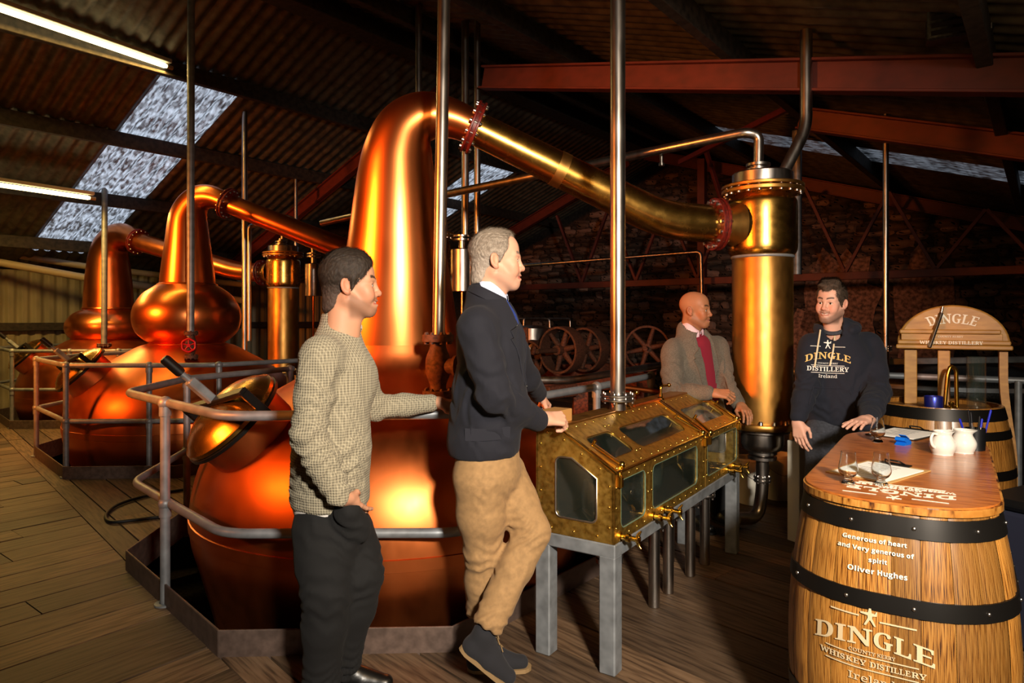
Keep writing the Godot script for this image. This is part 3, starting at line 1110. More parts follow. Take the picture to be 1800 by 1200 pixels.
func still(called: String, label: String, c: Vector3, target: Vector3, bulb: bool, m_neck: Material, stout := false) -> Node3D:
	var o := thing(called, label, "pot still", c, 0.0, "copper pot stills in a row")
	# pot: hangs through the floor
	var prof := [Vector2(0, -0.85), Vector2(0.6, -0.82), Vector2(0.92, -0.66), Vector2(1.06, -0.40), Vector2(1.115, -0.16), Vector2(1.185, 0.10), Vector2(1.23, 0.26), Vector2(1.24, 0.40), Vector2(1.222, 0.56), Vector2(1.16, 0.74), Vector2(1.05, 0.90), Vector2(0.85, 1.05), Vector2(0.68, 1.15), Vector2(0.52, 1.24)]
	if bulb:
		prof.append_array([Vector2(0.40, 1.275), Vector2(0.37, 1.285)])
	else:
		prof.append_array([Vector2(0.46, 1.31), Vector2(0.43, 1.40)])
	var m := Mb.new()
	m.lathe(Transform3D.IDENTITY, smooth_profile(prof, 4), 72)
	part("pot", m.done(), M["pot_copper"], o)
	m = Mb.new()                                         # riveted band at the widest part
	m.lathe(Transform3D.IDENTITY, [Vector2(1.234, 0.335), Vector2(1.245, 0.34), Vector2(1.247, 0.40), Vector2(1.236, 0.405)], 72)
	part("seam", m.done(), M["pot_copper"], o)
	var h := target - c
	h.y = 0
	h = h.normalized()
	if bulb:
		m = Mb.new()
		m.lathe(Transform3D.IDENTITY, [Vector2(0.37, 1.25), Vector2(0.42, 1.25), Vector2(0.42, 1.275), Vector2(0.385, 1.285), Vector2(0.375, 1.36)], 48)
		part("collar", m.done(), M["pot_copper"], o)
		m = Mb.new()
		m.lathe(Transform3D.IDENTITY, smooth_profile([Vector2(0.37, 1.27), Vector2(0.46, 1.32), Vector2(0.55, 1.42), Vector2(0.585, 1.56), Vector2(0.565, 1.70), Vector2(0.48, 1.84), Vector2(0.37, 1.925), Vector2(0.315, 1.96)], 5), 56)
		var lower := Transform3D(Basis.IDENTITY.scaled(Vector3(1.04, 0.80, 1.04)), Vector3(0, 1.41 - 1.56 * 0.80, 0)) if stout else Transform3D.IDENTITY
		part("boil_ball", m.done(), M["copper"], o, lower)
		m = Mb.new()
		m.lathe(Transform3D.IDENTITY, [Vector2(0.31, 1.94), Vector2(0.33, 1.945), Vector2(0.325, 1.965), Vector2(0.305, 1.975)], 48)
		part("joint", m.done(), M["copper"], o, Transform3D(Basis.IDENTITY.scaled(Vector3(1.15, 0.80, 1.15)), Vector3(0, 1.41 - 1.56 * 0.80, 0)) if stout else Transform3D.IDENTITY)
	# swan neck
	var pts := []
	var rs := []
	var list := [[0.0, 1.38, 0.43], [0.0, 1.52, 0.40], [0.0, 1.75, 0.365], [0.0, 2.0, 0.325], [0.0, 2.3, 0.285], [0.0, 2.5, 0.255], [0.01, 2.65, 0.228], [0.05, 2.79, 0.198], [0.135, 2.88, 0.172], [0.25, 2.91, 0.15], [0.38, 2.892, 0.128], [0.51, 2.845, 0.112]]
	if bulb:
		list = [[0.0, 1.94, 0.305], [0.0, 2.1, 0.29], [0.0, 2.3, 0.265], [0.0, 2.5, 0.24], [0.0, 2.65, 0.222], [0.01, 2.76, 0.205], [0.06, 2.88, 0.18], [0.15, 2.965, 0.155], [0.26, 2.985, 0.138], [0.38, 2.96, 0.122], [0.50, 2.90, 0.110]]
	if stout:
		list = [[0.0, 1.70, 0.365], [0.0, 1.95, 0.352], [0.0, 2.2, 0.335], [0.0, 2.42, 0.31], [0.01, 2.58, 0.288], [0.06, 2.73, 0.262], [0.16, 2.84, 0.235], [0.30, 2.88, 0.205], [0.45, 2.855, 0.172], [0.62, 2.78, 0.140]]
	for q in list:
		pts.append(h * q[0] + Vector3(0, q[1], 0))
		rs.append(q[2])
	m = Mb.new()
	m.tube(spline(pts, 5), spline_r(rs, 5), 48, false)
	part("swan_neck", m.done(), m_neck, o)
	# lyne arm
	var s: Vector3 = pts[-1]
	var e := target - c
	var knee := e - h * 0.40 + Vector3(0, 0.02, 0)
	var dir := (knee - s).normalized()
	var path := bend([s, knee, e], 0.35, 8)
	var rr := []
	var total := 0.0
	for i in range(1, path.size()): total += path[i].distance_to(path[i - 1])
	var run := 0.0
	for i in path.size():
		if i > 0: run += path[i].distance_to(path[i - 1])
		rr.append(lerpf(0.140 if stout else 0.112, 0.136, run / total))
	m = Mb.new()
	m.tube(path, rr, 36, false)
	var arm := part("lyne_arm", m.done(), M["gold_copper"] if not bulb else M["copper"], o)
	if not bulb:
		var q := s.lerp(knee, 0.42)
		m = Mb.new()
		m.tube([q, q + dir * 0.07], 0.1235, 36, true)
		part("band", m.done(), M["dull_gold"], arm)
	flange(o, "neck_flange", s, (dir + (pts[-1] - pts[-2]).normalized()).normalized(), 0.205 if stout else 0.182, 0.018, 0.10, 14, M["red_iron"], 0.013, 0.05, 0.02)
	flange(o, "arm_flange", e, h, 0.188, 0.02, 0.12, 14, M["red_iron"], 0.014, 0.05, 0.02)
	manway(o)
	return o

func smooth_profile(p: Array, n: int) -> Array:
	var out := []
	for i in p.size() - 1:
		var a: Vector2 = p[maxi(i - 1, 0)]
		var d: Vector2 = p[mini(i + 2, p.size() - 1)]
		for k in n: out.append((p[i] as Vector2).cubic_interpolate(p[i + 1], a, d, float(k) / n))
	out.append(p[-1])
	return out

func manway(o: Node3D) -> void:
	# a hinged dome lid on a short collar, its screw clamp standing out along the axis
	var at := Vector3(-0.76, 1.03, 0.80)
	var up := Vector3(-0.56, 0.70, 0.44).normalized()
	var xf := frame(at, up, Vector3(0.6, 0.3, 0.6))
	var m := Mb.new()
	m.lathe(Transform3D.IDENTITY, [Vector2(0.24, -0.34), Vector2(0.25, -0.03), Vector2(0.285, -0.03), Vector2(0.29, -0.022)], 40)
	part("manway_collar", m.done(), M["pot_copper"], o, xf)
	m = Mb.new()
	m.lathe(Transform3D.IDENTITY, [Vector2(0.20, -0.03), Vector2(0.298, -0.026), Vector2(0.298, -0.008), Vector2(0.28, -0.004)], 40)
	part("gasket", m.done(), M["black_iron"], o, xf)
	m = Mb.new()
	m.lathe(Transform3D.IDENTITY, [Vector2(0.285, -0.006), Vector2(0.292, 0.0), Vector2(0.29, 0.02), Vector2(0.275, 0.028), Vector2(0.25, 0.055), Vector2(0.19, 0.09), Vector2(0.10, 0.112), Vector2(0, 0.118)], 40)
	var lid := part("manway_lid", m.done(), M["gold_copper"], o, xf)
	m = Mb.new()
	m.bar(Vector3(0, 0.13, -0.31), Vector3(0, 0.13, 0.31), Vector2(0.05, 0.03), 0.006)
	for s in [-1.0, 1.0]: m.bar(Vector3(0, 0.13, 0.30 * s), Vector3(0, -0.05, 0.30 * s), Vector2(0.05, 0.02), 0.004, Vector3.BACK)
	part("clamp_bar", m.done(), M["black_iron"], lid)
	m = Mb.new()
	m.bar(Vector3(0, 0.13, 0), Vector3(0, 0.30, 0), Vector2(0.05, 0.05), 0.008, Vector3.BACK)
	m.rod(Vector3(0, 0.30, 0), Vector3(0, 0.36, 0), 0.016, 12)
	part("clamp_screw", m.done(), M["galvanised"], lid)
	m = Mb.new()
	m.tube([Vector3(0, 0.35, 0), Vector3(0, 0.36, 0), Vector3(0, 0.46, 0), Vector3(0, 0.47, 0)], [0.022, 0.027, 0.027, 0.02], 12)
	part("clamp_handle", m.done(), M["black_plastic"], lid)

func condenser(called: String, label: String, c: Vector3, towards: Vector3) -> Node3D:
	var o := thing(called, label, "condenser", c, 0.0, "shell condensers beside the stills")
	var m := Mb.new()
	m.lathe(Transform3D.IDENTITY, [Vector2(0.0, 0.82), Vector2(0.21, 0.82), Vector2(0.21, 2.0), Vector2(0.205, 2.02)], 56)
	part("shell", m.done(), M["dull_gold"], o)
	m = Mb.new()
	m.tube(ring_pts(0.208, 2.005, 48), 0.012, 8, false, true)
	part("weld_seam", m.done(), M["galvanised"], o)
	m = Mb.new()
	m.lathe(Transform3D.IDENTITY, smooth_profile([Vector2(0.20, 2.0), Vector2(0.225, 2.025), Vector2(0.24, 2.07), Vector2(0.24, 2.20), Vector2(0.24, 2.36), Vector2(0.232, 2.41), Vector2(0.20, 2.445), Vector2(0.19, 2.48)], 4), 56)
	part("head", m.done(), M["gold_copper"], o)
	m = Mb.new()
	m.lathe(Transform3D.IDENTITY, [Vector2(0.12, 2.46), Vector2(0.28, 2.46), Vector2(0.285, 2.465), Vector2(0.285, 2.485), Vector2(0.28, 2.49), Vector2(0.22, 2.49)], 56)
	m.lathe(Transform3D.IDENTITY, [Vector2(0.22, 2.497), Vector2(0.28, 2.497), Vector2(0.285, 2.502), Vector2(0.285, 2.517), Vector2(0.28, 2.522), Vector2(0.2, 2.522)], 56)
	var tf := part("top_flange", m.done(), M["dull_gold"], o)
	var bm := bolt_mesh(0.016, 0.036)
	for i in 22:
		var a := TAU * i / 22
		part("bolt", bm, M["bolt_steel"], tf, Transform3D(Basis.IDENTITY, Vector3(cos(a) * 0.258, 2.487, sin(a) * 0.258)))
	m = Mb.new()
	m.lathe(Transform3D.IDENTITY, [Vector2(0.21, 2.52), Vector2(0.21, 2.605), Vector2(0.20, 2.615), Vector2(0.06, 2.63), Vector2(0, 2.63)], 48)
	part("cap", m.done(), M["steel"], o)
	m = Mb.new()
	m.lathe(Transform3D.IDENTITY, [Vector2(0.05, 2.625), Vector2(0.085, 2.625), Vector2(0.085, 2.645), Vector2(0.06, 2.65), Vector2(0.06, 2.66), Vector2(0.085, 2.664), Vector2(0.085, 2.682), Vector2(0.035, 2.684), Vector2(0.035, 2.72), Vector2(0, 2.72)], 32)
	part("cap_flange", m.done(), M["steel"], o, Transform3D(Basis.IDENTITY, Vector3(-0.03, 0, 0)))
	m = Mb.new()                                         # inlet stub with its weld
	var d := (towards - c)
	d.y = 0
	d = d.normalized()
	var y := 2.235
	m.tube([d * 0.36 + Vector3(0, y, 0), d * 0.28 + Vector3(0, y, 0), d * 0.235 + Vector3(0, y, 0), d * 0.2 + Vector3(0, y, 0)], [0.13, 0.135, 0.16, 0.18], 36, false)
	part("inlet", m.done(), M["dull_gold"], o)
	m = Mb.new()
	m.lathe(Transform3D.IDENTITY, [Vector2(0.0, 0.775), Vector2(0.25, 0.775), Vector2(0.254, 0.78), Vector2(0.254, 0.815), Vector2(0.25, 0.82), Vector2(0.2, 0.82)], 48)
	var bf := part("base_flange", m.done(), M["dull_gold"], o)
	for i in 16:
		var a := TAU * i / 16
		part("bolt", bm, M["bolt_steel"], bf, Transform3D(Basis.IDENTITY, Vector3(cos(a) * 0.23, 0.81, sin(a) * 0.23)))
	m = Mb.new()
	m.lathe(Transform3D.IDENTITY, [Vector2(0, 0.60), Vector2(0.10, 0.60), Vector2(0.135, 0.62), Vector2(0.15, 0.66), Vector2(0.15, 0.74), Vector2(0.19, 0.745), Vector2(0.19, 0.775)], 40)
	part("sump", m.done(), M["steel"], o)
	m = Mb.new()
	m.lathe(Transform3D.IDENTITY, [Vector2(0, 0.545), Vector2(0.10, 0.545), Vector2(0.10, 0.565), Vector2(0.06, 0.57), Vector2(0.06, 0.58), Vector2(0.10, 0.583), Vector2(0.10, 0.60), Vector2(0, 0.60)], 32)
	part("sump_flange", m.done(), M["steel"], o)
	return o

func ring_pts(r: float, y: float, n: int) -> Array:
	var out := []
	for i in n: out.append(Vector3(cos(TAU * i / n) * r, y, sin(TAU * i / n) * r))
	return out

const STILL_AT := [Vector2(-0.76, 4.5), Vector2(-3.80, 8.0), Vector2(-6.50, 11.0)]
const COND_AT := [Vector2(1.815, 4.95), Vector2(-0.93, 7.65), Vector2(-3.32, 9.9)]

func stills() -> void:
	var names := ["large copper pot still with a plain swan neck behind the two standing visitors", "middle copper pot still, a red hand wheel valve in front of its round boil ball", "farthest copper pot still with a squat boil ball beneath the lower strip light"]
	var cl := ["tall brass coloured condenser column with bolted steel cap beside the man in tweed", "condenser of the middle still, mostly hidden behind the big swan neck", "small dark copper condenser column left of the head of the man in the knitted jumper"]
	for i in 3:
		var c := F2(STILL_AT[i])
		var k := F2(COND_AT[i])
		var d := (c - k)
		d.y = 0
		var inlet := k + d.normalized() * 0.36 + Vector3(0, 2.235, 0)
		still("pot_still", names[i], c, inlet, i > 0, M["copper"], i == 2)
		condenser("condenser", cl[i], k, c)
	# kerbs round the holes, with an upstand of steel plate
	var kl := ["steel plate kerb round the foot of the large still behind the visitors", "steel plate kerb round the foot of the middle still", "steel plate kerb round the foot of the farthest still"]
	for i in 3:
		var o := thing("kerb", kl[i], "kerb", F2(STEP[i]), 0.0, "steel kerbs round the stills")
		for k in KERB.size():
			var a := F2(KERB[k])
			var b := F2(KERB[(k + 1) % KERB.size()])
			var m := Mb.new()
			var dd := (b - a).normalized()
			m.bar(a - dd * 0.003 + Vector3(0, 0.02, 0), b + dd * 0.003 + Vector3(0, 0.02, 0), Vector2(0.012, 0.20), 0.003)
			part("kerb_plate", m.done(), M["kerb_steel"], o)
	# guard rails
	var low := 0.55
	var hi := 1.1
	rails("guard_rail", "galvanised tubular guard rail round the large still, the jumper man's arm on it", [[-2.02, 6.30], [-2.50, 5.25], [-2.40, 4.25], [-1.36, 3.22], [-0.28, 3.30], [0.15, 4.03], [0.58, 4.62], [1.14, 5.53]], [[-2.50, 5.25], [-2.34, 4.22], [-1.36, 3.21], [-0.26, 3.22], [-0.12, 3.38]], [[-1.895, 3.73], [-2.50, 5.25], [-2.04, 6.26], [0.57, 4.60], [1.12, 5.50]], hi, low)
	for i in [1, 2]:
		var s: Vector2 = STEP[i]
		var top := []
		for q in [Vector2(-2.0, 6.2), Vector2(-2.46, 5.2), Vector2(-2.38, 4.25), Vector2(-1.37, 3.22), Vector2(-0.56, 3.235), Vector2(0.10, 3.30), Vector2(1.0, 4.45)]: top.append([q.x + s.x, q.y + s.y])
		var posts := [top[1], top[2], top[3], top[4], top[5]]
		rails("guard_rail", ["", "galvanised guard rail with ball joints round the middle still", "galvanised guard rail round the farthest still"][i], top, top, posts, hi, low)

func rails(called: String, label: String, top: Array, mid: Array, posts: Array, hi: float, low: float) -> void:
	var o := thing(called, label, "railing", Vector3.ZERO, 0.0, "tubular guard rails round the stills")
	for e in 2:
		var path := []
		for q in (top if e == 0 else mid): path.append(Vector3(q[0], hi if e == 0 else low, -q[1]))
		var m := Mb.new()
		m.tube(bend(path, 0.12, 5), 0.0245 if e == 0 else 0.0235, 14)
		part("top_rail" if e == 0 else "middle_rail", m.done(), M["galvanised"], o)
	for q in posts:
		var m := Mb.new()
		m.rod(Vector3(q[0], 0.0, -q[1]), Vector3(q[0], hi, -q[1]), 0.026, 14)
		var p := part("post", m.done(), M["galvanised"], o)
		for y in [hi, low]:
			m = Mb.new()
			m.ball(Vector3(q[0], y, -q[1]), 0.038, 14)
			m.rod(Vector3(q[0], y - 0.07, -q[1]), Vector3(q[0], y, -q[1]), 0.032, 14)
			part("rail_fitting", m.done(), M["galvanised"], p)
		m = Mb.new()
		m.lathe(Transform3D(Basis.IDENTITY, Vector3(q[0], 0, -q[1])), [Vector2(0, 0), Vector2(0.055, 0), Vector2(0.055, 0.01), Vector2(0.03, 0.012)], 16)
		part("foot_plate", m.done(), M["galvanised"], p)

# ---------------------------------------------------------------- pipes
func pipe(label: String, pts: Array, r: float, material: Material, called := "pipe", group := "", sides := 16, round_ := 0.0) -> Node3D:
	var o := thing(called, label, "pipe", pts[0], 0.0, group)
	var m := Mb.new()
	var path := []
	for p in (bend(pts, round_, 8) if round_ > 0.0 else pts): path.append(p - pts[0])
	m.tube(path, r, sides)
	part("tube", m.done(), material, o)
	return o

func collar(o: Node3D, at: Vector3, axis: Vector3, r: float, hole: float, n := 8, material: Material = null) -> void:
	flange(o, "flange", at - o.position, axis, r, 0.014, hole, n, material if material else M["steel"], 0.008, 0.03, 0.01)

func roof_hit(px: float, py: float, d: float) -> Vector3:   # straight up from that point to the roof
	var p := P(px, py, d)
	p.y = roof_y(DW.x * p.x + DW.z * p.z) - 0.005
	return p

func valve(label: String, at: Vector3, k: float, wheel: Material, body: Material, face: Vector3) -> void:
	var o := thing("valve", label, "valve", at)
	var m := Mb.new()
	for y in [-0.155, 0.155]:
		m.lathe(Transform3D.IDENTITY, [Vector2(0, y * k - 0.02 * k), Vector2(0.087 * k, y * k - 0.02 * k), Vector2(0.087 * k, y * k + 0.02 * k), Vector2(0, y * k + 0.02 * k)], 28)
	m.lathe(Transform3D.IDENTITY, smooth_profile([Vector2(0.045 * k, -0.14 * k), Vector2(0.047 * k, -0.10 * k), Vector2(0.068 * k, -0.04 * k), Vector2(0.068 * k, 0.04 * k), Vector2(0.047 * k, 0.10 * k), Vector2(0.045 * k, 0.14 * k)], 3), 24)
	m.rod(Vector3.ZERO, face * 0.10 * k, 0.045 * k, 16)
	m.rod(face * 0.10 * k, face * 0.115 * k, 0.062 * k, 16)
	part("body", m.done(), body, o)
	var bm := bolt_mesh(0.011 * k, 0.033 * k)
	for y in [-0.155, 0.155]:
		for i in 8:
			var a := TAU * (i + 0.5) / 8
			part("bolt", bm, body, o, Transform3D(Basis.IDENTITY, Vector3(cos(a) * 0.07 * k, y * k, sin(a) * 0.07 * k)))
	m = Mb.new()
	m.rod(face * 0.10 * k, face * 0.175 * k, 0.012 * k, 10)
	part("stem", m.done(), M["steel"], o)
	m = Mb.new()
	var xf := frame(face * 0.16 * k, face)
	var ring := []
	for i in 24:
		var a := TAU * i / 24
		ring.append(xf * (Vector3(cos(a), 0, sin(a)) * 0.082 * k * (1.0 + 0.05 * cos(a * 6))))
	m.tube(ring, 0.013 * k, 8, false, true)
	for i in 5:
		var a := TAU * i / 5
		m.rod(xf.origin, xf * (Vector3(cos(a), 0, sin(a)) * 0.08 * k), 0.009 * k, 6)
	m.tube([xf * Vector3(0, -0.02 * k, 0), xf * Vector3(0, 0.02 * k, 0)], 0.024 * k, 12)
	part("hand_wheel", m.done(), wheel, o)

func pipework() -> void:
	var st: Material = M["steel"]
	# the thick pipe in front of the large still
	var o := pipe("thick steel pipe in front of the large swan neck, rusty valve at its foot", [P(771, 602, 3.80), P(784, -215, 3.80)], 0.035, st, "pipe", "", 24)
	valve("rusty flanged gate valve on the shoulder of the large still behind the man in navy", P(770, 643, 3.80), 1.0, M["rust"], M["rust"], Vector3(0.95, 0, 0.3).normalized())
	# the polished pipe out of the spirit safe
	o = pipe("polished steel pipe rising out of the brass spirit safe", [P(1086, 700, 3.69), roof_hit(1086, 700, 3.69)], 0.041, st, "pipe", "", 24)
	collar(o, P(1086, 698, 3.69), Vector3.UP, 0.094, 0.04, 8)
	var stub := Mb.new()
	var foot := P(1086, 705, 3.69)
	stub.tube([foot - o.position, Vector3(foot.x, 1.068, foot.z) - o.position], 0.046, 20)
	part("stub", stub.done(), st, o)
	# pipes over the middle and far stills
	var b := roof_hit(336, 600, 7.35)
	o = pipe("dark steel pipe rising above the red hand wheel", [P(335, 592, 7.35), b], 0.038, M["galvanised"])
	valve("valve with a red hand wheel in front of the middle still", P(336, 606, 7.35), 0.82, M["valve_red"], M["rust"], Vector3(0.25, 0, 0.97).normalized())
	o = pipe("short steel pipe with a flange on top before the farthest still", [P(183, 606, 10.4), P(184, 318, 10.4)], 0.042, M["galvanised"])
	collar(o, P(184, 318, 10.4), Vector3.UP, 0.10, 0.02, 8, M["rust"])
	collar(o, P(183, 606, 10.4), Vector3.UP, 0.10, 0.02, 8, M["rust"])
	pipe("slim steel pipe to the roof between the middle and farthest condensers", [P(430, 610, 9.6) * Vector3(1, 0, 1), roof_hit(430, 610, 9.6)], 0.038, st)
	pipe("slim steel pipe to the roof behind the arm of the middle still", [P(520, 372, 11.4) * Vector3(1, 0, 1), roof_hit(520, 372, 11.4)], 0.03, st)
	pipe("steel pipe to the roof just left of the top of the big swan neck", [P(736, 300, 7.2) * Vector3(1, 0, 1), roof_hit(736, 300, 7.2)], 0.036, st)
	# the steel pipe that climbs from behind the neck to the condenser cap
	o = pipe("long sloping steel pipe that hooks down into the cap of the brass condenser", [P(566, 392, 7.6), P(800, 338, 6.45), P(1312, 232, 4.95), P(1334, 238, 4.95), P(1333, 288, 4.95)], 0.036, st, "pipe", "", 18, 0.16)
	var m := Mb.new()
	var q := P(1163, 268, 5.4) - o.position
	m.rod(q, q - Vector3(0, 0.085, 0), 0.013, 10)
	m.rod(q - Vector3(0, 0.085, 0), q - Vector3(0, 0.105, 0), 0.024, 10)
	part("drain_tap", m.done(), st, o)
	# vent pipe
	var v0 := P(1378, 302, 4.93)
	var v1 := P(1417, 226, 4.95)
	var v2 := v1
	v2.y = roof_y(DW.x * v1.x + DW.z * v1.z) - 0.01
	pipe("cranked steel vent pipe from the condenser cap up to the roof", [v0, v1, v2], 0.043, st, "pipe", "", 18, 0.10)
	# outlet below the condenser
	var k := F2(COND_AT[0])
	o = pipe("steel outlet pipe curling from beneath the brass condenser", [k + Vector3(0, 0.55, 0), k + Vector3(0, 0.30, 0), k + Vector3(-0.04, 0.12, 0.02), k + Vector3(-0.22, 0.14, 0.10)], 0.045, st, "pipe", "", 18, 0.16)
	collar(o, k + Vector3(0, 0.40, 0), Vector3.UP, 0.062, 0.04, 6)
	# pipe on the right
	o = pipe("slender steel pipe rising behind the hooded man to the roof", [P(1558, 656, 6.9), P(1557, 608, 6.9), roof_hit(1557, 608, 6.9)], 0.028, st)
	collar(o, P(1557, 612, 6.9), Vector3.UP, 0.06, 0.02, 6)
	# gas pots beside the hidden condensers, with their pipes
	for e in [["canister above and behind the man in navy", P(812, 470, 7.45), 0.125, true], ["canister beside the small dark condenser", P(551, 488, 9.75), 0.12, false]]:
		var c: Vector3 = e[1]
		var r: float = e[2]
		var t := thing("canister", "grey steel " + e[0], "canister", c)
		m = Mb.new()
		m.lathe(Transform3D.IDENTITY, [Vector2(0, -0.26), Vector2(r, -0.26), Vector2(r, 0.19), Vector2(r - 0.01, 0.2), Vector2(0.04, 0.21), Vector2(0.04, 0.29), Vector2(0.10, 0.29), Vector2(0.10, 0.31), Vector2(0.04, 0.315), Vector2(0.04, 0.33), Vector2(0.10, 0.33), Vector2(0.10, 0.35), Vector2(0, 0.355)], 32)
		part("body", m.done(), st, t)
		m = Mb.new()
		m.rod(Vector3(0, -0.26, 0), Vector3(0, -1.2, 0), 0.014, 8)
		part("drain_pipe", m.done(), M["copper"], t)
		m = Mb.new()
		if e[3]:
			var top := c
			top.y = roof_y(DW.x * c.x + DW.z * c.z) - 0.01
			m.rod(Vector3(0.035, 0.33, 0), top - c + Vector3(0.035, 0, 0), 0.042, 14)
			m.rod(Vector3(0.17, -0.4, 0.05), top - c + Vector3(0.17, 0.02, 0.05), 0.036, 14)
		else:
			m.tube(bend([Vector3(0, 0.34, 0), Vector3(-0.02, 0.52, 0), Vector3(-0.30, 0.86, 0), Vector3(-0.52, 0.88, 0), Vector3(-0.78, 0.76, 0), Vector3(-0.92, 0.74, 0), Vector3(-0.92, -0.9, 0)], 0.12, 6), 0.033, 14)
			m.rod(Vector3(-0.44, 0.88, 0), Vector3(-0.44, 0.55, 0), 0.03, 12)
		part("vapour_pipe", m.done(), st, t)
	# pipes along the far wall
	pipe("upper cream pipe along the left wall", [P(-120, 424, 11.0), P(150, 468, 12.0), P(440, 502, 14.2)], 0.055, M["cream_pipe"], "pipe", "cream pipes along the left wall")
	pipe("lower cream pipe along the left wall", [P(-120, 440, 10.6), P(150, 488, 11.6), P(440, 530, 13.8)], 0.062, M["cream_pipe"], "pipe", "cream pipes along the left wall")
	# thick pipe and thin ones behind the safe
	pipe("thick steel pipe bending along behind the guard rail right of the man in navy", [P(905, 640, 4.75), P(915, 668, 4.62), P(1000, 669, 4.72), P(1215, 632, 5.9)], 0.027, st, "pipe", "", 16, 0.12)
	pipe("copper pipe low behind the polished upright pipe", [P(1060, 676, 5.1), P(1185, 692, 5.2)], 0.02, M["copper"])
	pipe("thin bright pipe across the stone wall at head height", [P(905, 468, 13.2), P(1232, 442, 11.9), P(1234, 520, 11.9)], 0.035, st, "pipe", "", 10, 0.1)
	pipe("pale square downpipe behind the right side of the brass condenser's head", [P(1401, 482, 9.0), roof_hit(1401, 482, 9.0)], 0.065, M["galvanised"], "downpipe", "", 4)
	# hand rails along the open edge of the platform
	var rl := thing("edge_rail", "steel hand rail along the platform edge behind the hooded man and the far barrel", "railing")
	m = Mb.new()
	m.rod(P(1375, 652, 6.02), P(1920, 674, 4.85), 0.026, 14)
	part("top_rail", m.done(), M["galvanised"], rl)
	for px in [1392.0, 1790.0]:
		m = Mb.new()
		var p := P(px, 652, 6.0).lerp(P(px, 670, 4.98), (px - 1392.0) / 400.0)
		m.rod(Vector3(p.x, 0, p.z), p, 0.024, 12)
		part("post", m.done(), M["galvanised"], rl)
	# hose on the boards
	var hs := []
	for p in [P(302, 915, 5.2), P(283, 912, 5.32), P(240, 913, 5.25), P(195, 912, 5.2), P(187, 902, 5.4), P(210, 888, 5.7), P(262, 872, 5.98), P(330, 858, 6.2)]:
		hs.append(Vector3(p.x, 0.014, p.z))
	m = Mb.new()
	m.tube(spline(hs, 6), 0.013, 10)
	single("hose", "thin black hose looped on the floorboards left of the large still", "hose", m.done(), M["rubber"])

# ---------------------------------------------------------------- lettering
func letters(text: String, height: float, serif := true, bold := true, depth := 0.002, wide := 1.0) -> Mb:
	var f := SystemFont.new()
	f.font_names = PackedStringArray(["Droid Serif" if serif else "Droid Sans"])
	f.font_weight = 700 if bold else 400
	var t := TextMesh.new()
	t.text = text
	t.font = f
	t.font_size = 64
	t.pixel_size = height / 46.0                           # capitals come out about this tall
	t.depth = depth
	t.curve_step = 2.0
	var m := Mb.new()
	var arr := t.get_mesh_arrays()
	var vs: PackedVector3Array = arr[Mesh.ARRAY_VERTEX]
	var ns: PackedVector3Array = arr[Mesh.ARRAY_NORMAL]
	for i in vs.size():
		m.vert(vs[i] * Vector3(wide, 1, 1), ns[i])
	var ix = arr[Mesh.ARRAY_INDEX]
	m.idx = ix if ix != null and ix.size() else PackedInt32Array(range(vs.size()))
	return m

func line_mark(w: float, h: float, depth := 0.002) -> Mb:    # a thin rule, cut fine enough to bend
	var m := Mb.new()
	for i in 12:
		m.box(Transform3D(Basis.IDENTITY, Vector3((i + 0.5) / 12.0 * w - w / 2, 0, 0)), Vector3(w / 12.0, h, depth), 0.0)
	return m

func star_man(h: float, depth := 0.002) -> Mb:               # the little figure with raised arms over the lettering
	var m := Mb.new()
	var s := PackedVector2Array([Vector2(-0.04, 0.5), Vector2(0.05, 0.5), Vector2(0.07, 0.24), Vector2(0.24, 0.20), Vector2(0.30, 0.36), Vector2(0.36, 0.34), Vector2(0.34, 0.10), Vector2(0.10, 0.06), Vector2(0.10, -0.10), Vector2(0.30, -0.5), Vector2(0.20, -0.5), Vector2(0.0, -0.16), Vector2(-0.16, -0.5), Vector2(-0.26, -0.5), Vector2(-0.09, -0.06), Vector2(-0.10, 0.08), Vector2(-0.42, 0.14), Vector2(-0.42, 0.22), Vector2(-0.09, 0.24)])
	var q := PackedVector2Array()
	for p in s: q.append(p * h)
	m.prism(Transform3D(Basis.IDENTITY, Vector3(0, 0, -depth / 2)), q, depth)
	return m

func place(m: Mb, xf: Transform3D) -> Mb:
	for i in m.v.size():
		m.v[i] = xf * m.v[i]
		m.n[i] = (xf.basis * m.n[i]).normalized()
	return m

# ---------------------------------------------------------------- brass spirit safe
func ray_hit(poly: PackedVector2Array, c: Vector2, dir: Vector2) -> Vector2:
	for i in poly.size():
		var h = Geometry2D.segment_intersects_segment(c, c + dir * 50.0, poly[i], poly[(i + 1) % poly.size()])
		if h != null: return h
	return c

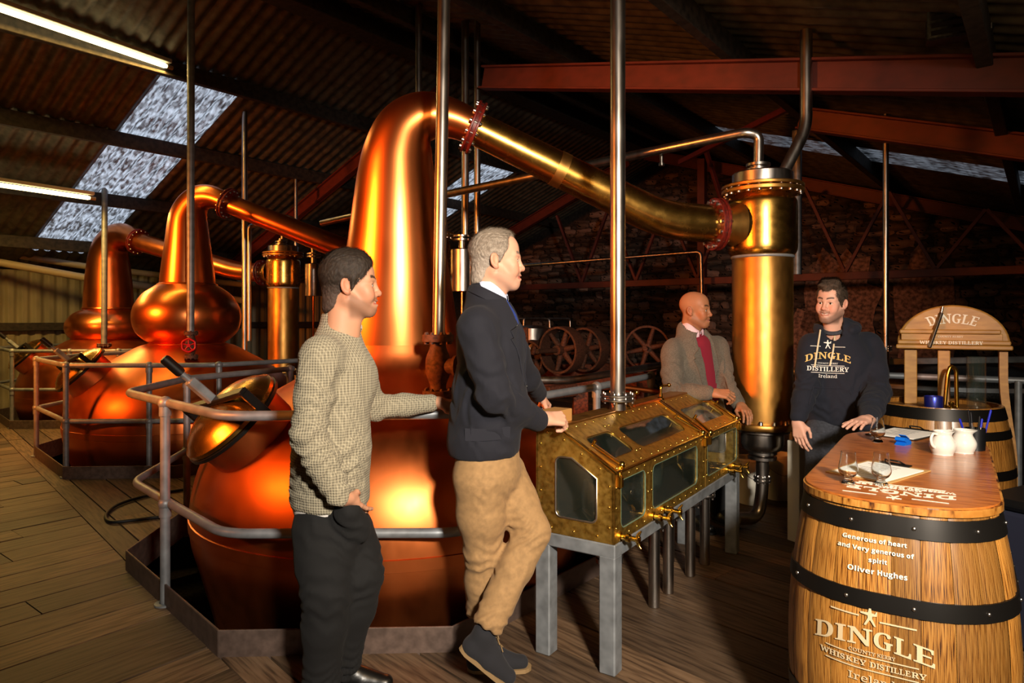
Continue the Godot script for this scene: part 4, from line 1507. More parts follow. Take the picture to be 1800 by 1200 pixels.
func framed(m: Mb, xf: Transform3D, outer: PackedVector2Array, hole: PackedVector2Array, thick: float) -> void:   # a plate in xy with one opening
	var c := Vector2.ZERO
	for p in hole: c += p
	c /= hole.size()
	var angles := []
	for i in 40: angles.append(TAU * i / 40)
	for p in outer: angles.append(fposmod((p - c).angle(), TAU))
	for p in hole: angles.append(fposmod((p - c).angle(), TAU))
	angles.sort()
	var n := angles.size()
	for e in 2:
		var z := 0.0 if e == 0 else -thick
		var nn := (xf.basis * Vector3(0, 0, 1 if e == 0 else -1)).normalized()
		var f := m.v.size()
		for a in angles:
			var d := Vector2.from_angle(a)
			var o := ray_hit(outer, c, d)
			var h := ray_hit(hole, c, d)
			m.vert(xf * Vector3(o.x, o.y, z), nn, o)
			m.vert(xf * Vector3(h.x, h.y, z), nn, h)
		for i in n:
			var k := (i + 1) % n
			m.quad(f + i * 2, f + k * 2, f + k * 2 + 1, f + i * 2 + 1)
	for which in 2:
		var poly := outer if which == 0 else hole
		for i in poly.size():
			var p := poly[i]
			var q := poly[(i + 1) % poly.size()]
			var e2 := (q - p).normalized()
			var o2 := Vector2(e2.y, -e2.x)
			if (o2.dot((p + q) * 0.5 - c) > 0.0) != (which == 0): o2 = -o2
			var nn := (xf.basis * Vector3(o2.x, o2.y, 0)).normalized()
			var f := m.v.size()
			for k in [[p, 0.0], [q, 0.0], [q, -thick], [p, -thick]]:
				m.vert(xf * Vector3(k[0].x, k[0].y, k[1]), nn, k[0])
			m.quad(f, f + 1, f + 2, f + 3)

func round_rect(x0: float, y0: float, x1: float, y1: float, r: float) -> PackedVector2Array:
	var out := PackedVector2Array()
	var cs := [Vector2(x1 - r, y1 - r), Vector2(x0 + r, y1 - r), Vector2(x0 + r, y0 + r), Vector2(x1 - r, y0 + r)]
	for i in 4:
		for k in 6:
			out.append((cs[i] as Vector2) + Vector2.from_angle(PI / 2 * (i + k / 5.0)) * r)
	return out

func grown(p: PackedVector2Array, by: float) -> PackedVector2Array:
	return Geometry2D.offset_polygon(p, by)[0]

func loop3(xf: Transform3D, p: PackedVector2Array, z: float) -> Array:
	var out := []
	for q in p: out.append(xf * Vector3(q.x, q.y, z))
	return out

func spirit_safe() -> void:
	var base := Vector3(0.445, 0, -2.97)
	var bs := Basis(Vector3(0.557, 0, -0.8305), Vector3.UP, Vector3(0.8305, 0, 0.557))
	var o := thing("spirit_safe", "riveted brass spirit safe with glass windows on a grey steel stand", "spirit safe", base)
	o.transform.basis = bs
	var L := 1.93
	var wd := 0.40
	var yb := 0.575
	var ye := 0.885
	var yt := 1.06
	var fz := -0.29                                           # where the slope meets the flat top
	var th := 0.012
	var br: Material = M["brass"]
	var sl := Vector2(-fz, yt - ye)
	var slen := sl.length()
	var front := Transform3D(Basis.IDENTITY, Vector3(0, 0, 0))
	var slope := Transform3D(Basis(Vector3.RIGHT, Vector3(0, sl.y, -sl.x) / slen, Vector3(0, sl.x, sl.y) / slen), Vector3(0, ye, 0))
	var left := Transform3D(Basis(Vector3(0, 0, 1), Vector3.UP, Vector3(-1, 0, 0)), Vector3.ZERO)      # x here is z of the safe
	var split := 1.225
	var riv := []
	var xs := [[0.0, 0.40, 0.07, 0.345], [0.40, split, 0.435, 1.09], [split + 0.012, L, split + 0.045, 1.88]]
	for row in 2:
		for i in 3:
			var q: Array = xs[i]
			var m := Mb.new()
			var hole: PackedVector2Array
			var outer: PackedVector2Array
			if row == 0:
				hole = round_rect(q[2], 0.628, q[3], 0.842, 0.035)
				outer = PackedVector2Array([Vector2(q[0], yb), Vector2(q[1], yb), Vector2(q[1], ye), Vector2(q[0], ye)])
			else:
				hole = round_rect([0.10, 0.45, 1.33][i], 0.075, [0.37, 1.10, 1.84][i], 0.235, 0.04)
				outer = PackedVector2Array([Vector2(q[0], 0.0), Vector2(q[1], 0.0), Vector2(q[1], slen), Vector2(q[0], slen)])
			var xf := front if row == 0 else slope
			framed(m, xf, outer, hole, th)
			var pl := part("front_plate" if row == 0 else "lid_plate", m.done(), br, o)
			m = Mb.new()
			m.prism(xf * Transform3D(Basis.IDENTITY, Vector3(0, 0, -th * 0.5 - 0.003)), grown(hole, 0.004), 0.005)
			part("window_pane", m.done(), M["safe_glass"], pl)
			m = Mb.new()
			m.tube(loop3(xf, hole, -0.002), 0.0032, 6, false, true)
			part("window_bead", m.done(), M["glass_edge"] if row == 0 else M["bronze"], pl)
			var ro := grown(outer, -0.022)
			for k in ro.size():
				var a := ro[k]
				var b := ro[(k + 1) % ro.size()]
				var cnt := int((b - a).length() / 0.085)
				for e in maxi(cnt, 1): riv.append([xf, a.lerp(b, (e + 0.5) / maxi(cnt, 1))])
	# left end with its window, right end plain
	for e in 2:
		var m := Mb.new()
		var outer := PackedVector2Array([Vector2(0, yb), Vector2(0, ye), Vector2(fz, yt), Vector2(-wd, yt), Vector2(-wd, yb)])
		var xf := left
		if e == 1: xf = Transform3D(Basis(Vector3(0, 0, 1), Vector3.UP, Vector3(-1, 0, 0)), Vector3(L - th, 0, 0))
		var hole := round_rect(-0.295, 0.655, -0.085, 0.93, 0.03)
		var chamfer := PackedVector2Array([Vector2(-0.5, 0.5), Vector2(0.0, 0.5), Vector2(0.0, 0.80), Vector2(-0.30, 0.985), Vector2(-0.5, 0.985)])
		hole = Geometry2D.intersect_polygons(hole, chamfer)[0]
		framed(m, xf, outer, hole, th)
		var pl := part("end_plate", m.done(), br, o)
		m = Mb.new()
		m.prism(xf * Transform3D(Basis.IDENTITY, Vector3(0, 0, -th)), grown(hole, 0.004), 0.005)
		part("window_pane", m.done(), M["safe_glass"], pl)
		m = Mb.new()
		m.tube(loop3(xf, hole, 0.0), 0.005, 6, false, true)
		part("window_bead", m.done(), M["bolt_steel"], pl)
		if e == 0:
			var ro := grown(outer, -0.025)
			for k in ro.size():
				var a := ro[k]
				var b := ro[(k + 1) % ro.size()]
				var cnt := maxi(int((b - a).length() / 0.09), 1)
				for j in cnt: riv.append([xf, a.lerp(b, (j + 0.5) / cnt)])
	var m := Mb.new()
	m.box(Transform3D(Basis.IDENTITY, Vector3(L / 2, (yb + yt) / 2, -wd + th / 2)), Vector3(L, yt - yb, th), 0.003)
	part("back_plate", m.done(), br, o)
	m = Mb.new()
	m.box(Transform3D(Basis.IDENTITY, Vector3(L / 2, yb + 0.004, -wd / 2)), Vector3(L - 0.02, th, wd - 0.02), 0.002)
	part("floor_plate", m.done(), M["safe_inner_shade"], o)  # floor coloured dark to imitate the shaded interior
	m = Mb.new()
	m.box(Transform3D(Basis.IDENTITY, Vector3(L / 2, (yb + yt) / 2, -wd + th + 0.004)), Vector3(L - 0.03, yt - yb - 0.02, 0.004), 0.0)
	part("back_shade_sheet", m.done(), M["safe_inner_shade"], o)  # added dark sheet before the back plate, painted as interior shade
	m = Mb.new()
	m.box(Transform3D(Basis.IDENTITY, Vector3(L / 2, yt + 0.001, (fz - wd) / 2)), Vector3(L + 0.006, 0.014, wd + fz + 0.01), 0.003)
	part("top_ledge", m.done(), M["dull_gold"], o)
	# edging bars on the lids
	for x in [0.012, split - 0.012, split + 0.026, L - 0.014]:
		m = Mb.new()
		m.bar(slope * Vector3(x, -0.005, 0.006), slope * Vector3(x, slen, 0.006), Vector2(0.022, 0.012), 0.003)
		part("lid_strap", m.done(), M["bright_brass"], o)
	m = Mb.new()
	m.bar(slope * Vector3(0, -0.004, 0.004), slope * Vector3(L, -0.004, 0.004), Vector2(0.016, 0.014), 0.004)
	part("eave_bar", m.done(), M["bright_brass"], o)
	# rivets, one joined mesh
	m = Mb.new()
	for r in riv:
		var xf: Transform3D = r[0]
		var p := xf * Vector3(r[1].x, r[1].y, 0)
		m.lathe(frame(p, xf.basis.z), [Vector2(0.0062, 0), Vector2(0.0052, 0.003), Vector2(0.003, 0.0045), Vector2(0, 0.005)], 7)
	part("rivets", m.done(), M["bright_brass"], o).set_meta("kind", "stuff")
	# latches lying on the slope, hasps at the eave
	for q in [[0.10, 0.03, 0.0, 0.19], [1.19, 0.02, 0.05, 0.2], [1.275, 0.0, -0.07, 0.16], [1.885, 0.02, -0.02, 0.2]]:
		m = Mb.new()
		m.bar(slope * Vector3(q[0], q[1] - 0.02, 0.014), slope * Vector3(q[0] - q[2] - 0.03, q[1] + q[3] * 0.75, 0.018), Vector2(0.02, 0.011), 0.003)
		m.lathe(frame(slope * Vector3(q[0], q[1] - 0.01, 0), slope.basis.z), [Vector2(0.016, 0), Vector2(0.016, 0.018), Vector2(0.008, 0.028), Vector2(0, 0.03)], 12)
		m.rod(slope * Vector3(q[0] - q[2] - 0.03, q[1] + q[3] * 0.75, 0.01), slope * Vector3(q[0] - q[2] - 0.03, q[1] + q[3] * 0.75, 0.04), 0.008, 8)
		part("latch", m.done(), M["bright_brass"], o)
	for x in [0.035, split - 0.03, split + 0.045, L - 0.04]:
		m = Mb.new()
		m.box(Transform3D(Basis.IDENTITY, Vector3(x, 0.845, 0.012)), Vector3(0.026, 0.05, 0.024), 0.004)
		m.tube([Vector3(x - 0.008, 0.868, 0.014), Vector3(x - 0.008, 0.888, 0.014), Vector3(x + 0.008, 0.888, 0.014), Vector3(x + 0.008, 0.868, 0.014)], 0.003, 6)
		part("padlock", m.done(), M["bronze"], o)
	for q in [[0.80, -0.30], [1.30, -0.30]]:                   # crank handles on the ridge
		m = Mb.new()
		var p := Vector3(q[0], yt, q[1])
		m.tube(bend([p, p + Vector3(0, 0.085, 0), p + Vector3(0.075, 0.085, 0.02)], 0.02, 4), 0.008, 10)
		m.ball(p + Vector3(0.08, 0.085, 0.021), 0.014, 10)
		m.lathe(Transform3D(Basis.IDENTITY, p), [Vector2(0.022, 0), Vector2(0.022, 0.012), Vector2(0.012, 0.02), Vector2(0.012, 0.04), Vector2(0, 0.045)], 14)
		part("crank_handle", m.done(), M["bright_brass"], o)
	m = Mb.new()
	m.rod(Vector3(0.84, yt + 0.012, -0.275), Vector3(1.22, yt + 0.012, -0.275), 0.008, 10)
	part("hinge_rod", m.done(), M["copper"], o)
	# taps along the bottom
	for x in [0.055, 0.43, 0.57, 1.66, 1.80]:
		m = Mb.new()
		var p := Vector3(x, 0.60, 0)
		m.lathe(frame(p, Vector3.BACK), [Vector2(0.022, 0), Vector2(0.022, 0.01), Vector2(0.014, 0.014), Vector2(0.014, 0.03), Vector2(0.02, 0.034), Vector2(0.02, 0.048), Vector2(0.011, 0.055), Vector2(0.011, 0.075), Vector2(0.015, 0.08), Vector2(0.015, 0.095), Vector2(0, 0.1)], 16)
		var tap := part("tap", m.done(), M["bright_brass"], o)
		m = Mb.new()
		var arc := []
		for k in 9:
			var a := lerpf(-1.1, 1.1, k / 8.0)
			arc.append(p + Vector3(0, sin(a) * 0.042, 0.115 - cos(a) * 0.03))
		m.tube(arc, [0.004, 0.006, 0.008, 0.010, 0.011, 0.010, 0.008, 0.006, 0.004], 10)
		part("tap_handle", m.done(), M["bright_brass"], tap)
	# what shows dimly behind the glass
	for x in [0.22, 0.65, 0.90, 1.5]:
		m = Mb.new()
		m.lathe(Transform3D(Basis.IDENTITY, Vector3(x, yb + 0.012, -0.2)), [Vector2(0.03, 0), Vector2(0.065, 0.05), Vector2(0.07, 0.14), Vector2(0.06, 0.20), Vector2(0.055, 0.20), Vector2(0.064, 0.14), Vector2(0.06, 0.055), Vector2(0, 0.01)], 20)
		part("receiver_bowl", m.done(), M["safe_glass"], o)
	# stand
	var g: Material = M["galvanised"]
	for q in [[0.0, 0.0], [L, 0.0], [0.0, -wd], [L, -wd]]:
		m = Mb.new()
		var x: float = q[0] + (0.035 if q[0] < 1.0 else -0.035)
		var z: float = q[1] + (-0.035 if q[1] > -0.1 else 0.035)
		m.box(Transform3D(Basis.IDENTITY, Vector3(x, 0.26, z)), Vector3(0.078, 0.52, 0.078), 0.006)
		part("leg", m.done(), g, o)
	for q in [[Vector3(0, 0.542, -0.035), Vector3(L, 0.542, -0.035)], [Vector3(0, 0.542, -wd + 0.035), Vector3(L, 0.542, -wd + 0.035)], [Vector3(0.035, 0.5425, 0.004), Vector3(0.035, 0.5425, -wd - 0.004)], [Vector3(L - 0.035, 0.5425, 0.004), Vector3(L - 0.035, 0.5425, -wd - 0.004)]]:
		m = Mb.new()
		m.bar(q[0], q[1], Vector2(0.076, 0.062), 0.005)
		part("stand_rail", m.done(), g, o)
	# run-off pipes
	var at := [[0.797, -0.14], [1.02, -0.145], [1.344, -0.13], [1.58, -0.117], [1.50, -0.32]]
	for i in at.size():
		var p := Vector3(at[i][0], 0, at[i][1])
		m = Mb.new()
		m.rod(p, p + Vector3(0, 0.555, 0), 0.031, 18)
		var rp := part("runoff_pipe", m.done(), M["steel"], o)
		m = Mb.new()
		for y in [0.43, 0.456]:
			m.lathe(Transform3D(Basis.IDENTITY, p + Vector3(0, y, 0)), [Vector2(0.03, 0), Vector2(0.062, 0), Vector2(0.064, 0.003), Vector2(0.064, 0.017), Vector2(0.062, 0.02), Vector2(0.03, 0.02)], 24)
		for k in 4:
			m.rod(p + Vector3(cos(k * PI / 2) * 0.05, 0.415, sin(k * PI / 2) * 0.05), p + Vector3(cos(k * PI / 2) * 0.05, 0.488, sin(k * PI / 2) * 0.05), 0.008, 6)
		part("pipe_flange", m.done(), M["steel"], rp)
	m = Mb.new()
	m.lathe(Transform3D(Basis.IDENTITY, Vector3(0.2, 0.42, -0.12)), [Vector2(0, 0), Vector2(0.064, 0), Vector2(0.064, 0.02), Vector2(0.03, 0.022), Vector2(0.03, 0.03), Vector2(0.064, 0.03), Vector2(0.064, 0.05), Vector2(0.03, 0.05), Vector2(0.03, 0.15)], 24)
	part("blank_flange", m.done(), M["steel"], o)
	var cb := Mb.new()
	cb.box(Transform3D(bs, base + bs * Vector3(0.10, 1.068 + 0.03, -0.36)), Vector3(0.17, 0.06, 0.10), 0.003)
	single("carton", "small brown cardboard carton at the near end of the brass safe's top", "box", cb.done(), M["cardboard"])

# ---------------------------------------------------------------- barrel counter
const CA := 0.285
const CB := 0.755
const CR := 0.235

func outline(s: float) -> Array:                    # [point, normal] of the counter's plan, s metres from the middle of the front end
	var fl := CA - CR
	var sd := CB - CR
	var q := PI * CR * 0.5
	var total := 4.0 * (fl + sd + q)
	s = fposmod(s, total)
	var sg := 1.0
	if s > total * 0.5:
		s = total - s
		sg = -1.0
	var p: Vector2
	var n: Vector2
	if s < fl:
		p = Vector2(s, CB); n = Vector2(0, 1)
	elif s < fl + q:
		var a := (s - fl) / CR
		n = Vector2(sin(a), cos(a)); p = Vector2(fl, sd) + n * CR
	elif s < fl + q + 2.0 * sd:
		p = Vector2(CA, sd - (s - fl - q)); n = Vector2(1, 0)
	elif s < fl + 2.0 * q + 2.0 * sd:
		var a := (s - fl - q - 2.0 * sd) / CR
		n = Vector2(cos(a), -sin(a)); p = Vector2(fl, -sd) + n * CR
	else:
		p = Vector2(maxf(fl - (s - fl - 2.0 * q - 2.0 * sd), 0.0), -CB); n = Vector2(0, -1)
	return [Vector2(p.x * sg, p.y), Vector2(n.x * sg, n.y)]

func hull(s: float, y: float, out: float) -> Vector3:    # a point on the counter's bulging side
	var o := outline(s)
	var b := 0.062 * (1.0 - pow((y - 0.44) / 0.52, 2.0)) + out
	var p: Vector2 = o[0] + o[1] * b
	return Vector3(p.x, y, p.y)

func hull_strip(s0: float, s1: float, ns: int, y0: float, y1: float, ny: int, out: float, edge: float) -> ArrayMesh:
	var m := Mb.new()
	var rows := []
	for j in ny + 1:
		var row := []
		for i in ns + 1:
			var e := 0.0
			if edge > 0.0 and (i == 0 or i == ns): e = -edge
			row.append(hull(lerpf(s0, s1, float(i) / ns), lerpf(y0, y1, float(j) / ny), out + e))
		rows.append(row)
	m.grid(rows, false, true)
	# thickness: top and bottom rims
	for j in [0, ny]:
		var f := m.v.size()
		var up := Vector3(0, 1 if j else -1, 0)
		for i in ns + 1:
			var s := lerpf(s0, s1, float(i) / ns)
			var y := y1 if j else y0
			m.vert(hull(s, y, out), up, Vector2(s, 0))
			m.vert(hull(s, y, -0.02), up, Vector2(s, 0.02))
		for i in ns: m.quad(f + i * 2, f + i * 2 + 2, f + i * 2 + 3, f + i * 2 + 1)
	return m.done()

func wrap_hull(m: Mb, s0: float, y0: float, out := 0.0045, turn := 0.0) -> ArrayMesh:   # lays flat lettering on the counter's side
	for i in m.v.size():
		var p := m.v[i].rotated(Vector3.BACK, turn)
		m.v[i] = hull(s0 + p.x, y0 + p.y, out + p.z)
		var n2: Vector2 = outline(s0 + p.x)[1]
		m.n[i] = Vector3(n2.x, 0, n2.y)
	return m.done()

func counter() -> void:
	var base := Vector3(1.604, 0, -2.776)
	var bs := Basis(Vector3(0.839, 0, 0.545), Vector3.UP, Vector3(-0.545, 0, 0.839))
	var o := thing("barrel_counter", "tasting counter built like a stretched oak barrel with a varnished red brown top", "counter", base)
	o.transform.basis = bs
	var rng := RandomNumberGenerator.new()
	rng.seed = 21
	var total := 4.0 * ((CA - CR) + (CB - CR) + PI * CR * 0.5)
	var n := 50
	for i in n:
		var s0 := total * i / n
		var s1 := total * (i + 1) / n
		part("stave", hull_strip(s0 + 0.0006, s1 - 0.0006, 6, 0.01, 0.957, 16, rng.randf_range(-0.001, 0.001), 0.003), M["stave_%d" % rng.randi_range(0, 3)], o)
	for y in [[0.885, 0.945], [0.655, 0.708], [0.26, 0.31], [0.03, 0.09]]:
		var h := part("hoop", hull_strip(0.0, total, 96, y[0], y[1], 3, 0.006, 0.0), M["black_iron"], o)
		for k in 22:
			var s := total * (k + 0.35) / 22.0
			var p := hull(s, (y[0] + y[1]) * 0.5, 0.006)
			var nn: Vector2 = outline(s)[1]
			var m := Mb.new()
			m.lathe(frame(p, Vector3(nn.x, 0, nn.y)), [Vector2(0.0065, 0), Vector2(0.006, 0.003), Vector2(0.0035, 0.005), Vector2(0, 0.0055)], 8)
			part("stud", m.done(), M["bolt_steel"], h)
	# top
	var shape := PackedVector2Array()
	var shape_in := PackedVector2Array()
	for i in 120:
		var q := outline(total * i / 120)
		shape.append((q[0] as Vector2) + (q[1] as Vector2) * 0.012)
		shape_in.append((q[0] as Vector2) + (q[1] as Vector2) * 0.004)
	var flat := Transform3D(Basis(Vector3.RIGHT, Vector3.BACK, Vector3.DOWN), Vector3(0, 0.985, 0))      # prism depth runs downwards
	var m := Mb.new()
	m.prism(flat, shape_in, 0.006)
	part("table_top", m.done(), M["table_top"], o)
	m = Mb.new()
	m.prism(Transform3D(flat.basis, Vector3(0, 0.9785, 0)), shape, 0.022)
	part("top_edge", m.done(), M["stave_0"], o)
	# painted lettering on the front
	var wh: Material = M["lettering"]
	var tl := 0.0
	for q in [["Generous of heart", -0.045, 0.862, 0.0128], ["and Very generous of", -0.042, 0.833, 0.0128], ["spirit", -0.036, 0.803, 0.0128], ["Oliver Hughes", -0.034, 0.769, 0.0150]]:
		part("lettering", wrap_hull(letters(q[0], q[3], false, true, 0.0014, 1.12), q[1], q[2]), wh, o)
	var ow: Material = M["old_lettering"]
	part("emblem", wrap_hull(star_man(0.052), -0.055, 0.632), ow, o)
	part("lettering", wrap_hull(line_mark(0.07, 0.004), -0.115, 0.630), ow, o)
	part("lettering", wrap_hull(line_mark(0.095, 0.004), 0.018, 0.622), ow, o)
	var arch := letters("DINGLE", 0.051, true, true, 0.0014, 1.05)
	for i in arch.v.size(): arch.v[i].y += 0.012 - arch.v[i].x * arch.v[i].x * 1.1
	part("lettering", wrap_hull(arch, -0.045, 0.555), ow, o)
	part("lettering", wrap_hull(letters("COUNTY KERRY", 0.010, true, false, 0.0014, 1.1), -0.045, 0.521), ow, o)
	part("lettering", wrap_hull(line_mark(0.23, 0.003), -0.045, 0.509), ow, o)
	part("lettering", wrap_hull(letters("WHISKEY DISTILLERY", 0.0165, true, true, 0.0014, 1.0), -0.045, 0.488), ow, o)
	part("lettering", wrap_hull(line_mark(0.23, 0.003), -0.045, 0.469), ow, o)
	part("lettering", wrap_hull(letters("Ireland", 0.022, true, false, 0.0014, 1.1), -0.045, 0.440), ow, o)
	# lettering on the top, to be read from the far end
	var up := Basis(Vector3.LEFT, Vector3.BACK, Vector3.UP)
	arch = letters("DINGLE", 0.050, true, true, 0.001, 1.15)
	for i in arch.v.size(): arch.v[i].y += 0.012 - arch.v[i].x * arch.v[i].x * 0.9
	part("lettering", place(arch, Transform3D(up, Vector3(0.01, 0.9858, CB - 0.155))).done(), wh, o)
	part("emblem", place(star_man(0.055, 0.001), Transform3D(up, Vector3(0.0, 0.9858, CB - 0.065))).done(), wh, o)
	part("lettering", place(line_mark(0.10, 0.003, 0.001), Transform3D(up, Vector3(0.10, 0.9858, CB - 0.075))).done(), wh, o)
	part("lettering", place(line_mark(0.10, 0.003, 0.001), Transform3D(up, Vector3(-0.10, 0.9858, CB - 0.075))).done(), wh, o)
	part("lettering", place(letters("COUNTY KERRY", 0.011, true, false, 0.001, 1.1), Transform3D(up, Vector3(0.01, 0.9858, CB - 0.198))).done(), wh, o)
	part("lettering", place(letters("WHISKEY DISTILLERY", 0.020, true, true, 0.001, 1.0), Transform3D(up, Vector3(0.01, 0.9858, CB - 0.225))).done(), wh, o)
	part("lettering", place(line_mark(0.26, 0.003, 0.001), Transform3D(up, Vector3(0.01, 0.9858, CB - 0.25))).done(), wh, o)
	on_counter()

func on_top(px: float, py: float, y := 0.985) -> Vector3:     # where that sight line meets the counter top
	return P(px, py, (EYE - y) * FOCAL / (py - HORIZON))

func tasting_glass(label: String, at: Vector3) -> void:
	var o := thing("tasting_glass", label, "glass", at, 0.0, "tulip tasting glasses on the counter")
	var m := Mb.new()
	m.lathe(Transform3D.IDENTITY, [Vector2(0, 0), Vector2(0.020, 0), Vector2(0.0225, 0.003), Vector2(0.022, 0.007), Vector2(0.012, 0.016), Vector2(0.0125, 0.021), Vector2(0.024, 0.030), Vector2(0.031, 0.042), Vector2(0.0325, 0.052), Vector2(0.029, 0.072), Vector2(0.0245, 0.095), Vector2(0.0238, 0.112), Vector2(0.0225, 0.112), Vector2(0.0235, 0.094), Vector2(0.0275, 0.072), Vector2(0.031, 0.052), Vector2(0.029, 0.043), Vector2(0.022, 0.032), Vector2(0.010, 0.027), Vector2(0, 0.026)], 32)
	part("bowl", m.done(), M["solid_glass"], o)

func clipboard(label: String, c: Vector3, turn: float, board: Material, sheets: int) -> void:
	var o := thing("clipboard", label, "clipboard", c, turn)
	var m := Mb.new()
	m.box(Transform3D(Basis.IDENTITY, Vector3(0, 0.0022, 0)), Vector3(0.33, 0.0035, 0.235), 0.001)
	part("board", m.done(), board, o)
	for i in sheets:
		m = Mb.new()
		m.box(Transform3D(Basis(Vector3.UP, 0.02 * i - 0.02), Vector3(-0.012, 0.0048 + 0.0013 * i, 0.002)), Vector3(0.285, 0.0008, 0.205), 0.0)
		var s := part("sheet", m.done(), M["paper"], o)
		if i == sheets - 1:
			for k in 9:
				m = Mb.new()
				m.box(Transform3D(Basis(Vector3.UP, 0.02 * i - 0.02), Vector3(0.09 - 0.024 * k, 0.0056 + 0.0013 * i, -0.02 + 0.008 * (k % 3))), Vector3(0.003, 0.0003, 0.12 - 0.02 * (k % 3)), 0.0)
				part("writing", m.done(), M["ink"], s)
	m = Mb.new()
	m.box(Transform3D(Basis.IDENTITY, Vector3(0.142, 0.011, 0)), Vector3(0.03, 0.005, 0.11), 0.002)
	m.tube(bend([Vector3(0.15, 0.012, -0.03), Vector3(0.115, 0.028, -0.025), Vector3(0.115, 0.028, 0.025), Vector3(0.15, 0.012, 0.03)], 0.01, 4), 0.0035, 8)
	part("clip", m.done(), M["black_iron"], o)

func jug(label: String, at: Vector3, turn: float) -> void:
	var o := thing("jug", label, "jug", at, turn, "white jugs on the counter")
	var m := Mb.new()
	m.lathe(Transform3D.IDENTITY, smooth_profile([Vector2(0, 0), Vector2(0.036, 0), Vector2(0.039, 0.004), Vector2(0.049, 0.03), Vector2(0.048, 0.05), Vector2(0.036, 0.074), Vector2(0.033, 0.084), Vector2(0.037, 0.097), Vector2(0.034, 0.098), Vector2(0.030, 0.084), Vector2(0.033, 0.073), Vector2(0.044, 0.05), Vector2(0.045, 0.03), Vector2(0.03, 0.006), Vector2(0, 0.006)], 3), 36)
	for i in m.v.size():                                       # pull the rim out into a lip
		var p := m.v[i]
		if p.y > 0.075 and p.x > 0.0: m.v[i].x += 0.016 * smoothstep(0.075, 0.098, p.y) * pow(p.x / 0.037, 3.0)
	part("body", m.done(), M["ceramic"], o)
	m = Mb.new()
	m.tube(spline([Vector3(-0.034, 0.086, 0), Vector3(-0.056, 0.09, 0), Vector3(-0.068, 0.068, 0), Vector3(-0.06, 0.042, 0), Vector3(-0.044, 0.03, 0)], 5), 0.0058, 10)
	part("handle", m.done(), M["ceramic"], o)

func on_counter() -> void:
	tasting_glass("tulip shaped tasting glass on the left of the near pair", on_top(1491, 850))
	tasting_glass("tulip shaped tasting glass on the right of the near pair", on_top(1549, 852))
	tasting_glass("tulip tasting glass standing alone near the hooded man's hand", on_top(1543, 777))
	clipboard("pale wooden clipboard with white sheets behind the two near tasting glasses", on_top(1544, 829), deg_to_rad(37.0), M["pale_wood"], 2)
	clipboard("black clipboard with printed sheets at the far end of the counter", on_top(1590, 763), deg_to_rad(38.0), M["black_plastic"], 3)
	jug("white ceramic jug with its handle to the left, nearest on the counter", on_top(1657, 798), 0.35)
	jug("white ceramic jug in front of the cup of pens", on_top(1693, 795), -0.4)
	# bulldog clip
	var o := thing("bulldog_clip", "bright blue plastic clip lying before the black clipboard", "clip", on_top(1587, 781), 0.6)
	var m := Mb.new()
	m.prism(Transform3D(Basis.IDENTITY, Vector3(0, 0, -0.022)), PackedVector2Array([Vector2(-0.035, 0.0), Vector2(0.03, 0.0), Vector2(0.035, 0.01), Vector2(0.03, 0.016), Vector2(-0.015, 0.036), Vector2(-0.024, 0.034), Vector2(-0.03, 0.022), Vector2(-0.012, 0.012)]), 0.044)
	part("body", m.done(), M["blue_plastic"], o)
	m = Mb.new()
	m.box(Transform3D(Basis(Vector3.BACK, -0.5), Vector3(0.012, 0.034, 0)), Vector3(0.04, 0.004, 0.032), 0.001)
	part("lever", m.done(), M["blue_plastic"], o)
	# pens
	var cup := on_top(1714, 790)
	o = thing("pen_cup", "black cup behind the white jugs holding pens", "cup", cup)
	m = Mb.new()
	m.lathe(Transform3D.IDENTITY, [Vector2(0, 0), Vector2(0.038, 0), Vector2(0.04, 0.095), Vector2(0.037, 0.095), Vector2(0.035, 0.004), Vector2(0, 0.004)], 28)
	part("body", m.done(), M["black_plastic"], o)
	var rng := RandomNumberGenerator.new()
	rng.seed = 4
	var pl := ["blue capped pen leaning left in the black cup", "black pen second from the left in the cup", "grey pen upright in the middle of the cup", "black pen right of the middle of the cup", "violet capped pen leaning right in the cup", "blue pen farthest right in the cup"]
	for i in 6:
		var a := cup + Vector3(-0.022 + 0.009 * i, 0.006, 0.01 * (i % 2) - 0.005)
		var tip := cup + Vector3(-0.062 + 0.025 * i, 0.135 + 0.014 * ((i * 3) % 4), 0.02 * (i % 2) - 0.01)
		var t := thing("pen", pl[i], "pen", a, 0.0, "pens in the cup")
		m = Mb.new()
		var d := tip - a
		m.tube([Vector3.ZERO, d * 0.7], 0.004, 8)
		part("barrel", m.done(), M["pen_blue"] if i in [0, 5] else M["black_plastic"] if i in [1, 3] else M["steel"], t)
		m = Mb.new()
		m.tube([d * 0.7, d * 0.97, d], [0.0048, 0.0048, 0.002], 8)
		part("cap", m.done(), M["pen_blue"] if i in [0, 4, 5] else M["black_plastic"], t)

